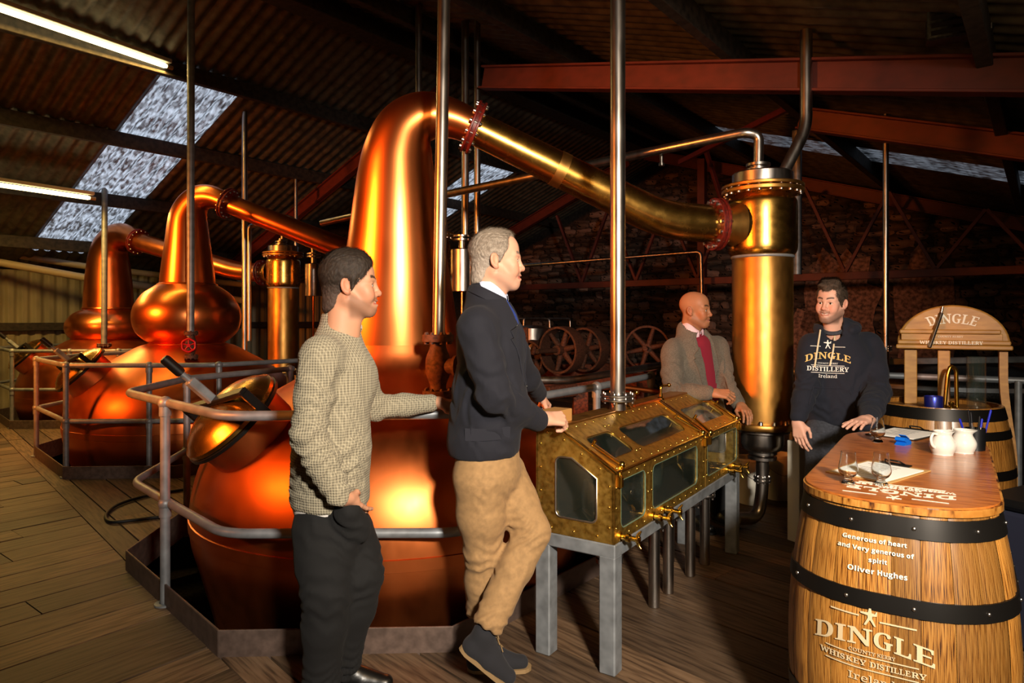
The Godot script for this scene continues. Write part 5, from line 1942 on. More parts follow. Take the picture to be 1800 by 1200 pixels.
# ---------------------------------------------------------------- the barrel with the arched sign
func back_barrel() -> void:
	var c := Vector3(2.757, 0, -4.42)
	var o := thing("sign_barrel", "oak barrel with black hoops standing behind the counter under an arched sign", "barrel", c)
	var rng := RandomNumberGenerator.new()
	rng.seed = 9
	var n := 26
	for i in n:
		var m := Mb.new()
		var rows := []
		for j in 13:
			var y := 1.02 * j / 12.0
			var r := 0.415 - 0.065 * pow((y - 0.5) / 0.51, 2.0)
			var row := []
			for k in 5:
				var a := TAU * (i + 0.01 + 0.98 * k / 4.0) / n
				row.append(Vector3(cos(a), 0, sin(a)) * (r - (0.003 if k in [0, 4] else 0.0)) + Vector3(0, y, 0))
			rows.append(row)
		m.grid(rows, false, false)
		for e in m.n.size():
			if m.n[e].dot(Vector3(m.v[e].x, 0, m.v[e].z)) < 0.0: m.n[e] = -m.n[e]
		var again := Mb.new()
		again.v = m.v; again.n = m.n; again.uv = m.uv; again.c = m.c
		for e in range(0, m.idx.size(), 3): again.tri(m.idx[e], m.idx[e + 1], m.idx[e + 2])
		for e in 4:                                            # the thickness at the rim
			var f := again.v.size()
			for q in [[e, 1.0], [e + 1, 1.0], [e + 1, 0.93], [e, 0.93]]:
				var p: Vector3 = rows[12][q[0]]
				again.vert(Vector3(p.x * q[1], p.y, p.z * q[1]), Vector3.UP)
			again.quad(f, f + 1, f + 2, f + 3)
		part("stave", again.done(), M["stave_%d" % rng.randi_range(0, 3)], o)
	for y in [[0.945, 1.015], [0.835, 0.885], [0.60, 0.655], [0.30, 0.35], [0.01, 0.07]]:
		var m := Mb.new()
		var pr := []
		for j in 4:
			var yy := lerpf(y[0], y[1], j / 3.0)
			pr.append(Vector2(0.4195 - 0.065 * pow((yy - 0.5) / 0.51, 2.0), yy))
		pr.push_front(Vector2(pr[0].x - 0.006, y[0]))
		pr.append(Vector2(pr[-1].x - 0.006, y[1]))
		m.lathe(Transform3D.IDENTITY, pr, 56)
		part("hoop", m.done(), M["black_iron"], o)
	var m := Mb.new()
	m.lathe(Transform3D.IDENTITY, [Vector2(0.335, 0.95), Vector2(0.335, 0.985), Vector2(0, 0.985)], 40)
	part("head", m.done(), M["stave_2"], o)
	# sign: an arched head on posts
	var bs := Basis(Vector3(0.86, 0, 0.51), Vector3.UP, Vector3(-0.51, 0, 0.86))
	var at := Vector3(2.90, 0, -4.50)
	var s := thing("arched_sign", "arched wooden sign board with cream lettering on posts above the far barrel", "sign", at)
	s.transform.basis = bs
	var wood: Material = M["sign_wood"]
	m = Mb.new()
	var shape := PackedVector2Array()
	for i in 25:
		var a := PI * i / 24
		shape.append(Vector2(cos(a) * 0.30, 1.39 + sin(a) * 0.245))
	m.prism(Transform3D(Basis.IDENTITY, Vector3(0, 0, -0.03)), shape, 0.045)
	var board := part("arched_board", m.done(), wood, s)
	m = Mb.new()
	var rim := []
	for i in 25:
		var a := PI * i / 24
		rim.append(Vector3(cos(a) * 0.30, 1.39 + sin(a) * 0.245, -0.02))
	m.tube(rim, 0.016, 10)
	part("rim", m.done(), wood, s)
	for q in [[1.475, 0.56, 0.09, -0.02], [1.405, 0.62, 0.11, 0.0], [1.375, 0.64, 0.12, 0.0]]:
		m = Mb.new()
		m.box(Transform3D(Basis.IDENTITY, Vector3(q[3], q[0], 0.02)), Vector3(q[1], 0.028, q[2]), 0.006)
		part("ledge", m.done(), wood, s)
	m = Mb.new()
	m.box(Transform3D(Basis.IDENTITY, Vector3(-0.01, 1.44, 0.035)), Vector3(0.56, 0.045, 0.02), 0.003)
	part("name_board", m.done(), wood, s)
	for q in [[-0.235, 0.075, 0.986], [-0.045, 0.07, 0.986]]:
		m = Mb.new()
		m.box(Transform3D(Basis.IDENTITY, Vector3(q[0], (q[2] + 1.36) * 0.5, 0.0)), Vector3(q[1], 1.36 - q[2], 0.035), 0.004)
		part("post", m.done(), wood, s)
	m = Mb.new()                                                # the long curved side stave down to the floor
	var rows := []
	for j in 15:
		var y := 1.38 * j / 14.0
		var x := 0.30 + 0.05 * smoothstep(1.2, 0.6, y) * smoothstep(0.0, 0.5, y)
		rows.append([Vector3(x - 0.045, y, 0.03), Vector3(x, y, 0.03), Vector3(x, y, -0.05), Vector3(x - 0.045, y, -0.05), Vector3(x - 0.045, y, 0.03)])
	for k in 4:
		var strip := []
		for r in rows: strip.append([r[k], r[k + 1]])
		m.grid(strip, false, true)
	part("side_stave", m.done(), wood, s, Transform3D(Basis.IDENTITY, Vector3(0.0, 0, -0.02)))
	var arch := letters("DINGLE", 0.062, true, true, 0.004, 1.02)
	for i in arch.v.size():                                     # bends along the arch
		var p := arch.v[i]
		var a := p.x / 0.36
		arch.v[i] = Vector3(sin(a) * (0.30 + p.y), cos(a) * (0.20 + p.y) - 0.03, p.z)
	part("lettering", place(arch, Transform3D(Basis.IDENTITY, Vector3(0.0, 1.39, 0.017))).done(), M["lettering"], s)
	part("lettering", place(letters("COUNTY KERRY", 0.012, true, false, 0.002, 1.1), Transform3D(Basis.IDENTITY, Vector3(-0.01, 1.443, 0.0462))).done(), M["lettering"], s)
	part("lettering", place(letters("WHISKEY DISTILLERY", 0.022, true, true, 0.002, 1.0), Transform3D(Basis.IDENTITY, Vector3(-0.01, 1.404, 0.0762))).done(), M["lettering"], s)
	m = Mb.new()
	m.bar(Vector3(-0.13, 1.37, 0.09), Vector3(-0.06, 1.60, 0.04), Vector2(0.028, 0.016), 0.003)
	m.rod(Vector3(-0.06, 1.60, 0.04), Vector3(-0.052, 1.64, 0.035), 0.008, 8)
	single("steel_strut", "dark steel strut leaning across the letters of the arched sign", "strut", m.done(), M["steel"], Transform3D(bs, at))
	# on the barrel head
	m = Mb.new()
	m.lathe(Transform3D.IDENTITY, [Vector2(0, 0), Vector2(0.05, 0), Vector2(0.052, 0.004), Vector2(0.052, 0.09), Vector2(0.05, 0.094), Vector2(0.046, 0.094), Vector2(0.046, 0.01), Vector2(0, 0.01)], 28)
	var tin := P(1641, 703, 4.24)
	tin.y = 0.986
	single("tin", "shiny blue tin standing on the head of the far barrel", "tin", m.done(), M["blue_tin"], Transform3D(Basis.IDENTITY, tin))
	m = Mb.new()
	var b0 := P(1660, 700, 4.36)
	b0.y = 0.986
	m.tube(bend([b0, b0 + Vector3(0.02, 0.22, 0), b0 + Vector3(0.04, 0.275, 0), b0 + Vector3(0.075, 0.25, 0), b0 + Vector3(0.08, 0.01, 0.0)], 0.04, 5), 0.012, 12)
	single("bent_pipe", "bent brass sampling pipe standing on the far barrel behind the blue tin", "pipe", m.done(), M["bronze"])
	m = Mb.new()
	var g0 := P(1716, 700, 4.40)
	g0.y = 0.986
	m.lathe(Transform3D(Basis.IDENTITY, g0), [Vector2(0, 0), Vector2(0.055, 0), Vector2(0.055, 0.33), Vector2(0.051, 0.33), Vector2(0.051, 0.006), Vector2(0, 0.006)], 28)
	single("glass_cylinder", "tall clear measuring cylinder on the far barrel by its right post", "cylinder", m.done(), M["safe_glass"])
	m = Mb.new()
	var t0 := P(1672, 702, 4.22)
	t0.y = 0.986
	m.lathe(Transform3D(Basis.IDENTITY, t0), [Vector2(0, 0), Vector2(0.02, 0), Vector2(0.012, 0.012), Vector2(0.012, 0.04), Vector2(0.016, 0.045), Vector2(0.016, 0.06), Vector2(0, 0.065)], 14)
	m.rod(t0 + Vector3(-0.03, 0.03, 0), t0 + Vector3(0.03, 0.03, 0), 0.007, 8)
	single("bronze_tap", "little bronze tap standing right of the blue tin", "tap", m.done(), M["bronze"])

# ---------------------------------------------------------------- what stands farther back
func pulley(label: String, c: Vector3, axis: Vector3, r: float, wide: float, spokes: int, shaft: float) -> void:
	var o := thing("belt_wheel", label, "wheel", c, 0.0, "rusty belt wheels of the old mill gear")
	var xf := frame(Vector3.ZERO, axis)
	var m := Mb.new()
	m.lathe(xf, [Vector2(r - 0.03, -wide / 2), Vector2(r, -wide / 2), Vector2(r + 0.008, 0), Vector2(r, wide / 2), Vector2(r - 0.03, wide / 2), Vector2(r - 0.03, -wide / 2)], 40)
	part("rim", m.done(), M["rust"], o)
	m = Mb.new()
	m.lathe(xf, [Vector2(0, -wide * 0.6), Vector2(0.07, -wide * 0.6), Vector2(0.07, wide * 0.6), Vector2(0, wide * 0.6)], 20)
	part("hub", m.done(), M["rust"], o)
	for i in spokes:
		var a := TAU * i / spokes + 0.3
		var d := xf.basis * Vector3(cos(a), 0, sin(a))
		m = Mb.new()
		m.tube([d * 0.05, d * (r - 0.02)], [0.045, 0.03], 8)
		part("spoke", m.done(), M["rust"], o)
	m = Mb.new()
	m.rod(-axis * shaft, axis * shaft, 0.035, 12)
	part("shaft", m.done(), M["rust"], o)

func machinery() -> void:
	var ax := Vector3(-0.66, 0, 0.75)
	pulley("rusty spoked belt wheel, largest one behind the guard rail beside the man in navy", P(988, 615, 9.6), ax, 0.33, 0.22, 6, 0.55)
	pulley("rusty belt wheel just right of the navy jacket's lapel, half hidden", P(936, 630, 10.1), ax, 0.27, 0.2, 6, 0.3)
	pulley("rusty belt wheel behind the polished pipe, right of the largest wheel", P(1032, 614, 10.6), ax, 0.34, 0.22, 6, 0.3)
	pulley("dark spoked flywheel standing against the stone wall left of the tweed jacket", P(1138, 612, 10.8), Vector3(-0.35, 0, 0.94), 0.36, 0.08, 6, 0.2)
	var o := thing("timber_frame", "red brown timber bearers under the rusty belt wheels", "frame", P(1010, 680, 9.6) * Vector3(1, 0, 1))
	var b := o.position
	for q in [[P(900, 678, 8.9), P(1140, 668, 9.7), 0.2], [P(915, 652, 10.7), P(1150, 648, 11.5), 0.2]]:
		var m := Mb.new()
		m.bar(q[0] - b, q[1] - b, Vector2(0.18, q[2]), 0.01)
		part("bearer", m.done(), M["old_timber"], o)
	for q in [[P(1020, 674, 9.2), 0.5], [P(1105, 670, 9.5), 0.4], [P(1120, 652, 11.2), 0.4]]:
		var m := Mb.new()
		var p: Vector3 = q[0]
		m.bar(Vector3(p.x, 0.0, p.z) - b, p - b, Vector2(0.2, 0.2), 0.01, Vector3.BACK)
		part("trestle", m.done(), M["old_timber"], o)
	for q in [[P(918, 672, 8.9), P(918, 575, 8.9)], [P(960, 690, 8.8), P(1010, 684, 9.0)]]:
		var m := Mb.new()
		m.bar(q[0] - b, q[1] - b, Vector2(0.16, 0.16), 0.01, Vector3.BACK)
		part("trestle", m.done(), M["rust"], o)
	o = thing("far_rail", "thin steel rails behind the belt wheels", "railing", P(960, 570, 11.0))
	b = o.position
	var m := Mb.new()
	m.tube(bend([P(892, 559, 11.0) - b, P(966, 560, 11.2) - b, P(967, 590, 11.2) - b], 0.05, 4), 0.02, 8)
	m.tube(bend([P(920, 600, 11.0) - b, P(921, 559, 11.0) - b, P(1002, 560, 11.4) - b, P(1004, 640, 11.4) - b], 0.05, 4), 0.02, 8)
	part("rail_tube", m.done(), M["steel"], o)
	m = Mb.new()
	m.lathe(Transform3D(Basis.IDENTITY, P(935, 590, 10.8)), [Vector2(0, -0.4), Vector2(0.3, -0.4), Vector2(0.3, 0.12), Vector2(0.2, 0.16), Vector2(0, 0.17)], 24)
	single("steel_drum", "pale steel drum behind the belt wheels near the stone wall", "drum", m.done(), M["steel"])
	# vat below the platform
	o = thing("vat", "big dark steel vat with a domed lid behind the far barrel", "tank", Vector3(4.6, -2.5, -7.3))
	m = Mb.new()
	m.lathe(Transform3D.IDENTITY, [Vector2(0, 0), Vector2(1.05, 0), Vector2(1.05, 3.42), Vector2(1.02, 3.46), Vector2(0.6, 3.58), Vector2(0, 3.62)], 48)
	part("shell", m.done(), M["tank_steel"], o)
	m = Mb.new()
	m.lathe(Transform3D.IDENTITY, [Vector2(1.05, 3.38), Vector2(1.08, 3.38), Vector2(1.08, 3.42), Vector2(1.05, 3.42)], 48)
	m.bar(Vector3(-0.9, 3.62, 0.3), Vector3(0.8, 3.66, 0.5), Vector2(0.10, 0.06), 0.005)
	part("rim_band", m.done(), M["galvanised"], o)
	# heater hanging under the roof at the top right
	o = thing("unit_heater", "dark metal heater box hanging from the roof at the top right", "heater", P(1685, 40, 4.2))
	m = Mb.new()
	m.box(Transform3D(Basis(Vector3.UP, -0.5) * Basis(Vector3.RIGHT, 0.12), Vector3.ZERO), Vector3(0.34, 0.2, 0.22), 0.012)
	var hb := part("casing", m.done(), M["tank_steel"], o)
	for i in 4:
		m = Mb.new()
		m.box(Transform3D(Basis(Vector3.UP, -0.5) * Basis(Vector3.RIGHT, 0.12), Vector3.ZERO) * Transform3D(Basis(Vector3.RIGHT, 0.6), Vector3(0, 0.07 - 0.045 * i, 0.115)), Vector3(0.3, 0.035, 0.004), 0.0)
		part("louvre", m.done(), M["black_iron"], hb)
	m = Mb.new()
	for x in [-0.12, 0.12]: m.rod(Vector3(x, 0.08, 0), Vector3(x, roof_y(DW.x * o.position.x + DW.z * o.position.z) - o.position.y - 0.01, 0), 0.008, 6)
	part("hanger", m.done(), M["black_iron"], o)

func clutter() -> void:
	for q in [["white plastic bucket behind the curling steel outlet pipe", P(1322, 880, 5.8)], ["white plastic bucket between the condenser and the pale board", P(1368, 878, 5.95)]]:
		var at: Vector3 = q[1]
		at.y = 0.0
		var o := thing("bucket", q[0], "bucket", at, 0.0, "white buckets under the condenser")
		var m := Mb.new()
		m.lathe(Transform3D.IDENTITY, [Vector2(0, 0), Vector2(0.11, 0), Vector2(0.125, 0.36), Vector2(0.132, 0.365), Vector2(0.132, 0.385), Vector2(0.12, 0.385), Vector2(0.106, 0.01), Vector2(0, 0.01)], 28)
		part("body", m.done(), M["white_plastic"], o)
		m = Mb.new()
		m.tube(spline([Vector3(-0.13, 0.36, 0), Vector3(-0.11, 0.28, 0.09), Vector3(0, 0.22, 0.135), Vector3(0.11, 0.28, 0.09), Vector3(0.13, 0.36, 0)], 5), 0.003, 6)
		part("handle", m.done(), M["steel"], o)
	var m := Mb.new()
	m.box(Transform3D(Basis(Vector3.UP, 0.5), Vector3(2.01, 0.352, -4.80)), Vector3(0.10, 0.704, 0.10), 0.004)
	single("pale_post", "pale painted square post standing on the floor left of the counter", "post", m.done(), M["white_paint"])
	var o := thing("storage_bin", "dark navy storage bin with a lid at the right edge beside the counter", "bin", Vector3(2.62, 0, -3.22), 0.5)
	m = Mb.new()
	m.box(Transform3D(Basis.IDENTITY, Vector3(0, 0.33, 0)), Vector3(0.46, 0.66, 0.5), 0.03)
	part("body", m.done(), M["navy_cloth"], o)
	m = Mb.new()
	m.box(Transform3D(Basis.IDENTITY, Vector3(0, 0.68, 0)), Vector3(0.5, 0.05, 0.54), 0.02)
	part("lid", m.done(), M["black_plastic"], o)

# ---------------------------------------------------------------- people
class SkinLook extends Look:
	var base := Color(0.55, 0.30, 0.20)
	var lip := Color(0.36, 0.09, 0.07)
	var hair := Color(0.02, 0.014, 0.01)
	var stubble := 0.5
	var brow := 0.9
	var brow_y := 0.0275
	func tint(p: Vector3, _g: Vector3) -> Color:
		var c := base
		var ax := absf(p.x)
		# ruddy cheeks, nose and ears
		var red := 0.0
		red += 0.5 * exp(-(Vector2(ax - 0.045, p.y + 0.03).length_squared()) / 0.0006) * (1.0 if p.z > 0.02 else 0.0)
		red += 0.5 * exp(-(p - Vector3(0, -0.035, 0.11)).length_squared() / 0.0004)
		red += 0.5 if ax > 0.074 and p.y < 0.03 and p.y > -0.05 else 0.0
		c = c.lerp(Color(base.r * 0.98, base.g * 0.62, base.b * 0.55), clampf(red, 0, 0.7))
		# beard shadow: from the sideburns down over the jaw, lip and chin
		var b := 0.0
		if p.y > -0.14 and p.z > -0.02:
			var edge := -0.022 - 0.62 * maxf(0.0, p.z + 0.005)
			b = smoothstep(edge + 0.008, edge - 0.014, p.y) * smoothstep(-0.02, 0.004, p.z) * (1.0 - smoothstep(-0.112, -0.138, p.y))
			if p.z > 0.055 and p.y > -0.064 and ax < 0.032: b = maxf(b, smoothstep(-0.044, -0.050, p.y) * 0.85)
		c = c.lerp(hair.lerp(base, 0.35), clampf(b, 0, 1) * stubble)
		var lm := exp(-pow((p.y + 0.0675) / 0.0075, 4.0)) * smoothstep(0.028, 0.022, ax) * (1.0 if p.z > 0.07 else 0.0)
		c = c.lerp(lip, lm * 0.85)
		var arc := brow_y + 0.007 * sin(clampf((ax - 0.010) / 0.042, 0, 1) * 2.4)
		var bm := smoothstep(0.0068, 0.004, absf(p.y - arc)) * smoothstep(0.009, 0.013, ax) * smoothstep(0.054, 0.046, ax) * (1.0 if p.z > 0.035 else 0.0)
		c = c.lerp(hair, bm * brow)
		var ex := (ax - 0.031) / 0.015
		if absf(ex) < 1.0 and p.z > 0.07:                     # lashes along the upper lid
			var ly := 0.0015 + 0.0052 * sqrt(1.0 - ex * ex)
			c = c.lerp(Color(0.02, 0.012, 0.01), 0.75 * smoothstep(0.0026, 0.001, absf(p.y - ly)))
		return c

class HandLook extends Look:
	var base := Color(0.55, 0.30, 0.20)
	func tint(_p: Vector3, _g: Vector3) -> Color:
		return base

class ClothLook extends Look:
	var n := FastNoiseLite.new()
	var amp := 0.003
	var stretch := Vector3(5, 2.2, 5)
	var folds := []                       # [centre, axis, wave length, amplitude, reach]
	func _init() -> void:
		n.seed = 7
		n.frequency = 1.0
		n.fractal_octaves = 2
	func push(p: Vector3, _g: Vector3) -> float:
		var q := p * stretch
		var d := n.get_noise_3dv(q) * amp * 2.0
		for f in folds:
			var e: Vector3 = p - f[0]
			var w := exp(-e.length_squared() / (f[4] * f[4]))
			if w < 0.03: continue
			var ph: float = e.dot(f[1]) / f[2] + n.get_noise_3dv(q * 1.3 + Vector3(9, 3, 1)) * 1.1
			var s := sin(ph * TAU)
			d += f[3] * w * (s if s > 0.0 else s * 0.6)
		return d

class HairLook extends Look:
	var n := FastNoiseLite.new()
	var a := Color(0.02, 0.014, 0.01)
	var b := Color(0.05, 0.035, 0.025)
	var fade := Color(0.2, 0.12, 0.09)
	var fade_y := -0.03
	func _init() -> void:
		n.seed = 3
		n.frequency = 90.0
		n.fractal_octaves = 2
	func tint(p: Vector3, _g: Vector3) -> Color:
		var c := a.lerp(b, clampf(n.get_noise_3d(p.x * 1.6, p.y * 0.5, p.z * 0.5) + 0.5, 0, 1))
		return c.lerp(fade, 0.55 * smoothstep(fade_y + 0.035, fade_y - 0.02, p.y))
	func push(p: Vector3, _g: Vector3) -> float:
		return n.get_noise_3d(p.x * 2.0, p.y * 0.5, p.z * 0.5) * 0.0022

func cloth(called: String, col: Color, rough := 0.9, sheen := 0.25) -> StandardMaterial3D:
	var m := mat(called, col, rough)
	m.rim_enabled = true
	m.rim = sheen
	m.rim_tint = 0.6
	return m

func people_materials() -> void:
	var sk := mat("skin", Color.WHITE, 0.54)
	sk.vertex_color_use_as_albedo = true
	sk.metallic_specular = 0.4
	sk.subsurf_scatter_enabled = true
	sk.subsurf_scatter_strength = 0.12
	var hr := mat("hair", Color.WHITE, 0.75)
	hr.vertex_color_use_as_albedo = true
	mat("eye_white", Color(0.86, 0.84, 0.80), 0.15)
	mat("iris", Color(0.16, 0.12, 0.09), 0.08)
	mat("teeth", Color(0.86, 0.83, 0.76), 0.2)
	# waffle knit: a small grid of pits
	var im := Image.create_empty(64, 64, false, Image.FORMAT_RGB8)
	for y in 64:
		for x in 64:
			var v := pow(absf(sin(PI * x / 32.0)), 0.7) * pow(absf(sin(PI * y / 32.0)), 0.7)
			im.set_pixel(x, y, gray(1.0 - 0.85 * v))
	var waffle := ImageTexture.create_from_image(im)
	var im2 := Image.create_empty(64, 64, false, Image.FORMAT_RGB8)
	for y in 64:
		for x in 64:
			var v := pow(absf(sin(PI * x / 32.0)), 0.7) * pow(absf(sin(PI * y / 32.0)), 0.7)
			im2.set_pixel(x, y, gray(1.0 - 0.42 * v))
	var kn := cloth("knit", Color(0.71, 0.67, 0.57), 0.95, 0.3)
	kn.albedo_texture = ImageTexture.create_from_image(im2)
	kn.uv1_triplanar = true
	kn.uv1_scale = Vector3(48, 48, 48)
	kn.heightmap_enabled = true
	kn.heightmap_texture = waffle
	kn.heightmap_scale = 0.35
	cloth("white_cotton", Color(0.82, 0.80, 0.78), 0.9)
	cloth("pale_shirt", Color(0.74, 0.78, 0.88), 0.85)
	cloth("pink_shirt", Color(0.86, 0.72, 0.76), 0.85)
	cloth("blazer", Color(0.056, 0.060, 0.105), 0.9, 0.2)
	cloth("blazer_lapel", Color(0.062, 0.066, 0.112), 0.88, 0.2)
	cloth("blue_jumper", Color(0.04, 0.18, 0.52), 0.9)
	var kh := cloth("khaki", Color(0.64, 0.50, 0.33), 0.9, 0.2)
	kh.albedo_texture = noise_tex(0.02, [[0.0, gray(0.80)], [1.0, gray(1.0)]], 91)
	kh.uv1_triplanar = true
	kh.uv1_scale = Vector3(3, 3, 3)
	cloth("black_denim", Color(0.018, 0.018, 0.024), 0.9, 0.05)
	var tw := cloth("tweed", Color(0.47, 0.43, 0.38), 0.95, 0.3)
	tw.albedo_texture = noise_tex(0.25, [[0.0, gray(0.45)], [0.5, gray(0.8)], [1.0, gray(1.0)]], 92, 256, FastNoiseLite.TYPE_VALUE, 2)
	tw.uv1_triplanar = true
	tw.uv1_scale = Vector3(7, 7, 7)
	cloth("maroon_jumper", Color(0.48, 0.05, 0.15), 0.9)
	cloth("hoodie", Color(0.055, 0.070, 0.125), 0.92, 0.2)
	var jn := cloth("grey_jeans", Color(0.25, 0.26, 0.30), 0.9, 0.2)
	jn.albedo_texture = noise_tex(0.05, [[0.0, gray(0.6)], [1.0, gray(1.0)]], 93, 256)
	jn.uv1_triplanar = true
	jn.uv1_scale = Vector3(4, 4, 4)
	cloth("suede", Color(0.10, 0.10, 0.12), 0.95, 0.4)
	mat("black_leather", Color(0.04, 0.04, 0.04), 0.35)
	mat("crepe_sole", Color(0.52, 0.42, 0.28), 0.8)
	mat("cord", Color(0.85, 0.79, 0.66), 0.85)
	mat("gold_print", Color(0.80, 0.66, 0.36), 0.6)
	mat("white_print", Color(0.85, 0.84, 0.82), 0.6)
	mat("button", Color(0.05, 0.05, 0.06), 0.35)

func head(o: Node3D, at: Vector3, face: Vector3, k: float, look: SkinLook, hair_kind: int, hl: HairLook, tilt := 0.0, smile := 0.5) -> void:
	var z := face.normalized()
	var x := Vector3.UP.cross(z).normalized()
	var bs := Basis(x, z.cross(x), z).rotated(z, tilt)
	var xf := Transform3D(bs.scaled(Vector3.ONE * k), at - o.position)
	var s := Sdf.new()
	s.ell(Vector3(0, 0.042, -0.014), Vector3(0.074, 0.086, 0.096), 0.02)
	s.ell(Vector3(0, 0.045, 0.035), Vector3(0.062, 0.062, 0.052), 0.03)          # forehead
	s.ell(Vector3(0, -0.035, 0.032), Vector3(0.056, 0.078, 0.056), 0.03)          # middle face
	for sg in [-1.0, 1.0]:
		s.cap(Vector3(0.054 * sg, -0.052, -0.008), Vector3(0.020 * sg, -0.098, 0.062), 0.023, 0.019, 0.03)      # jaw
		s.ball(Vector3(0.043 * sg, -0.022, 0.062), 0.019, 0.03)                      # cheekbone
		s.ball(Vector3((0.034 + 0.004 * smile) * sg, -0.048 + 0.006 * smile, 0.068), 0.013 + 0.005 * smile, 0.025)
		s.cap(Vector3(0.010 * sg, 0.020, 0.085), Vector3(0.046 * sg, 0.024, 0.066), 0.010, 0.010, 0.016)        # brow ridge
	s.cap(Vector3(-0.008, -0.101, 0.071), Vector3(0.008, -0.101, 0.071), 0.019, 0.019, 0.02)  # chin
	s.cap(Vector3(0, -0.06, -0.03), Vector3(0, -0.22, -0.052), 0.056, 0.062, 0.03)   # neck
	s.cap(Vector3(0, -0.10, 0.01), Vector3(0, -0.19, -0.01), 0.03, 0.036, 0.03)
	s.cap(Vector3(0, -0.050, 0.078), Vector3(0, -0.084, 0.077), 0.018, 0.016, 0.02)      # mouth mound
	for sg in [-1.0, 1.0]:
		s.ell(Vector3(0.031 * sg, 0.002, 0.097), Vector3(0.016, 0.010, 0.016), 0.014, Basis.IDENTITY, 1)        # socket
	for sg in [-1.0, 1.0]:
		s.ball(Vector3(0.031 * sg, 0.001, 0.0735), 0.0148, 0.006)                   # lids
		s.ell(Vector3(0.031 * sg, -0.0005, 0.089), Vector3(0.0130, 0.0070 - 0.0012 * smile, 0.012), 0.002, Basis(Vector3.FORWARD, 0.10 * sg), 1)
	s.cap(Vector3(0, 0.012, 0.087), Vector3(0, -0.028, 0.1035), 0.008, 0.0105, 0.012)       # nose
	s.ball(Vector3(0, -0.032, 0.1055), 0.0112, 0.008)
	for sg in [-1.0, 1.0]:
		s.ball(Vector3(0.0125 * sg, -0.036, 0.095), 0.0085, 0.008)
		s.ball(Vector3(0.007 * sg, -0.0445, 0.0985), 0.0032, 0.004, 1)
	var my := -0.0675
	var up := 0.007 * smile
	for sg in [-1.0, 1.0]:
		s.cap(Vector3(0.003 * sg, my + 0.006, 0.0965), Vector3((0.021 + 0.005 * smile) * sg, my + 0.002 + up, 0.083 - 0.002 * smile), 0.0055, 0.003, 0.006)
		s.cap(Vector3(0, my - 0.0075, 0.0945), Vector3((0.019 + 0.005 * smile) * sg, my + up - 0.002, 0.083 - 0.002 * smile), 0.0065, 0.003, 0.006)
	for sg in [-1.0, 1.0]:
		s.cap(Vector3(0, my - 0.0005, 0.1005), Vector3((0.024 + 0.006 * smile) * sg, my + up + 0.001, 0.0855), 0.0024 + 0.0032 * smile, 0.0016, 0.003, Vector3.ZERO, 1.0, 1)
	for sg in [-1.0, 1.0]:                                                            # ears
		var eb := Basis(Vector3.UP, -0.45 * sg) * Basis(Vector3.RIGHT, -0.18)
		s.ell(Vector3(0.079 * sg, -0.002, -0.016), Vector3(0.008, 0.031, 0.019), 0.006, eb)
		s.ball(Vector3(0.076 * sg, -0.028, -0.008), 0.0085, 0.008)
		s.ell(Vector3(0.0865 * sg, 0.002, -0.012), Vector3(0.007, 0.019, 0.0105), 0.005, eb, 1)
	part("head", s.mesh(0.0031, Vector3.ZERO, look), M["skin"], o, xf)
	var hd: Node3D = o.get_child(o.get_child_count() - 1)
	for sg in [-1.0, 1.0]:
		var m := Mb.new()
		m.ball(Vector3(0.031 * sg, 0.001, 0.0735), 0.0126, 16)
		var e := part("eye", m.done(), M["eye_white"], hd)
		m = Mb.new()
		m.lathe(frame(Vector3(0.031 * sg, 0.0005, 0.0735), Vector3(0.0, 0, 1)), [Vector2(0.0062, 0.0108), Vector2(0.006, 0.0115), Vector2(0.0035, 0.0128), Vector2(0, 0.0131)], 14)
		part("iris", m.done(), M["iris"], e)
	if smile > 0.7:
		var m := Mb.new()
		var arc := []
		for i in 9:
			var u := -1.0 + i / 4.0
			arc.append(Vector3(0.024 * u, my + 0.0005 + 0.005 * u * u, 0.0905 - 0.010 * u * u))
		m.tube(arc, 0.0042, 8)
		part("teeth", m.done(), M["teeth"], hd)
	if hair_kind == 0: return
	var h := Sdf.new()
	var lift := 0.0
	if hair_kind == 1: lift = 0.006
	h.ell(Vector3(0, 0.046 + lift, -0.016), Vector3(0.081, 0.091 + lift, 0.105), 0.02)
	h.ell(Vector3(0, 0.058 + lift, 0.028), Vector3(0.064, 0.060 + lift, 0.056), 0.03)
	h.cap(Vector3(0, -0.02, -0.055), Vector3(0, -0.075, -0.062), 0.056, 0.050, 0.02)
	for sg in [-1.0, 1.0]: h.cap(Vector3(0.070 * sg, 0.03, 0.012), Vector3(0.069 * sg, -0.022, 0.006), 0.010, 0.006, 0.012)
	if hair_kind == 3:
		h.cap(Vector3(-0.03, 0.120, 0.03), Vector3(0.035, 0.125, 0.035), 0.030, 0.028, 0.03)
		h.cap(Vector3(-0.04, 0.105, 0.065), Vector3(0.04, 0.108, 0.062), 0.018, 0.018, 0.02)
	var zr: float = [0.0, 0.084, 0.058, 0.088][hair_kind]
	h.half(Vector3(0, 0.075, zr), Vector3(0, -0.50, 0.866), 0.012)          # hairline
	h.half(Vector3(0, -0.088, -0.05), Vector3(0, -0.93, 0.36), 0.01)
	h.half(Vector3(0, -0.028, 0.0), Vector3(0, -0.75, 0.66), 0.012)
	for sg in [-1.0, 1.0]:
		h.ell(Vector3(0.088 * sg, -0.004, -0.014), Vector3(0.024, 0.036, 0.024), 0.01, Basis.IDENTITY, 1)
		if hair_kind == 3: h.ball(Vector3(0.056 * sg, 0.080, 0.096), 0.034, 0.015, 1)
		if hair_kind == 2: h.ball(Vector3(0.052 * sg, 0.082, 0.088), 0.042, 0.02, 1)
	var cap_mesh := h.mesh(0.0036, Vector3.ZERO, hl)
	var hp := part("hair", cap_mesh, M["hair"], hd)
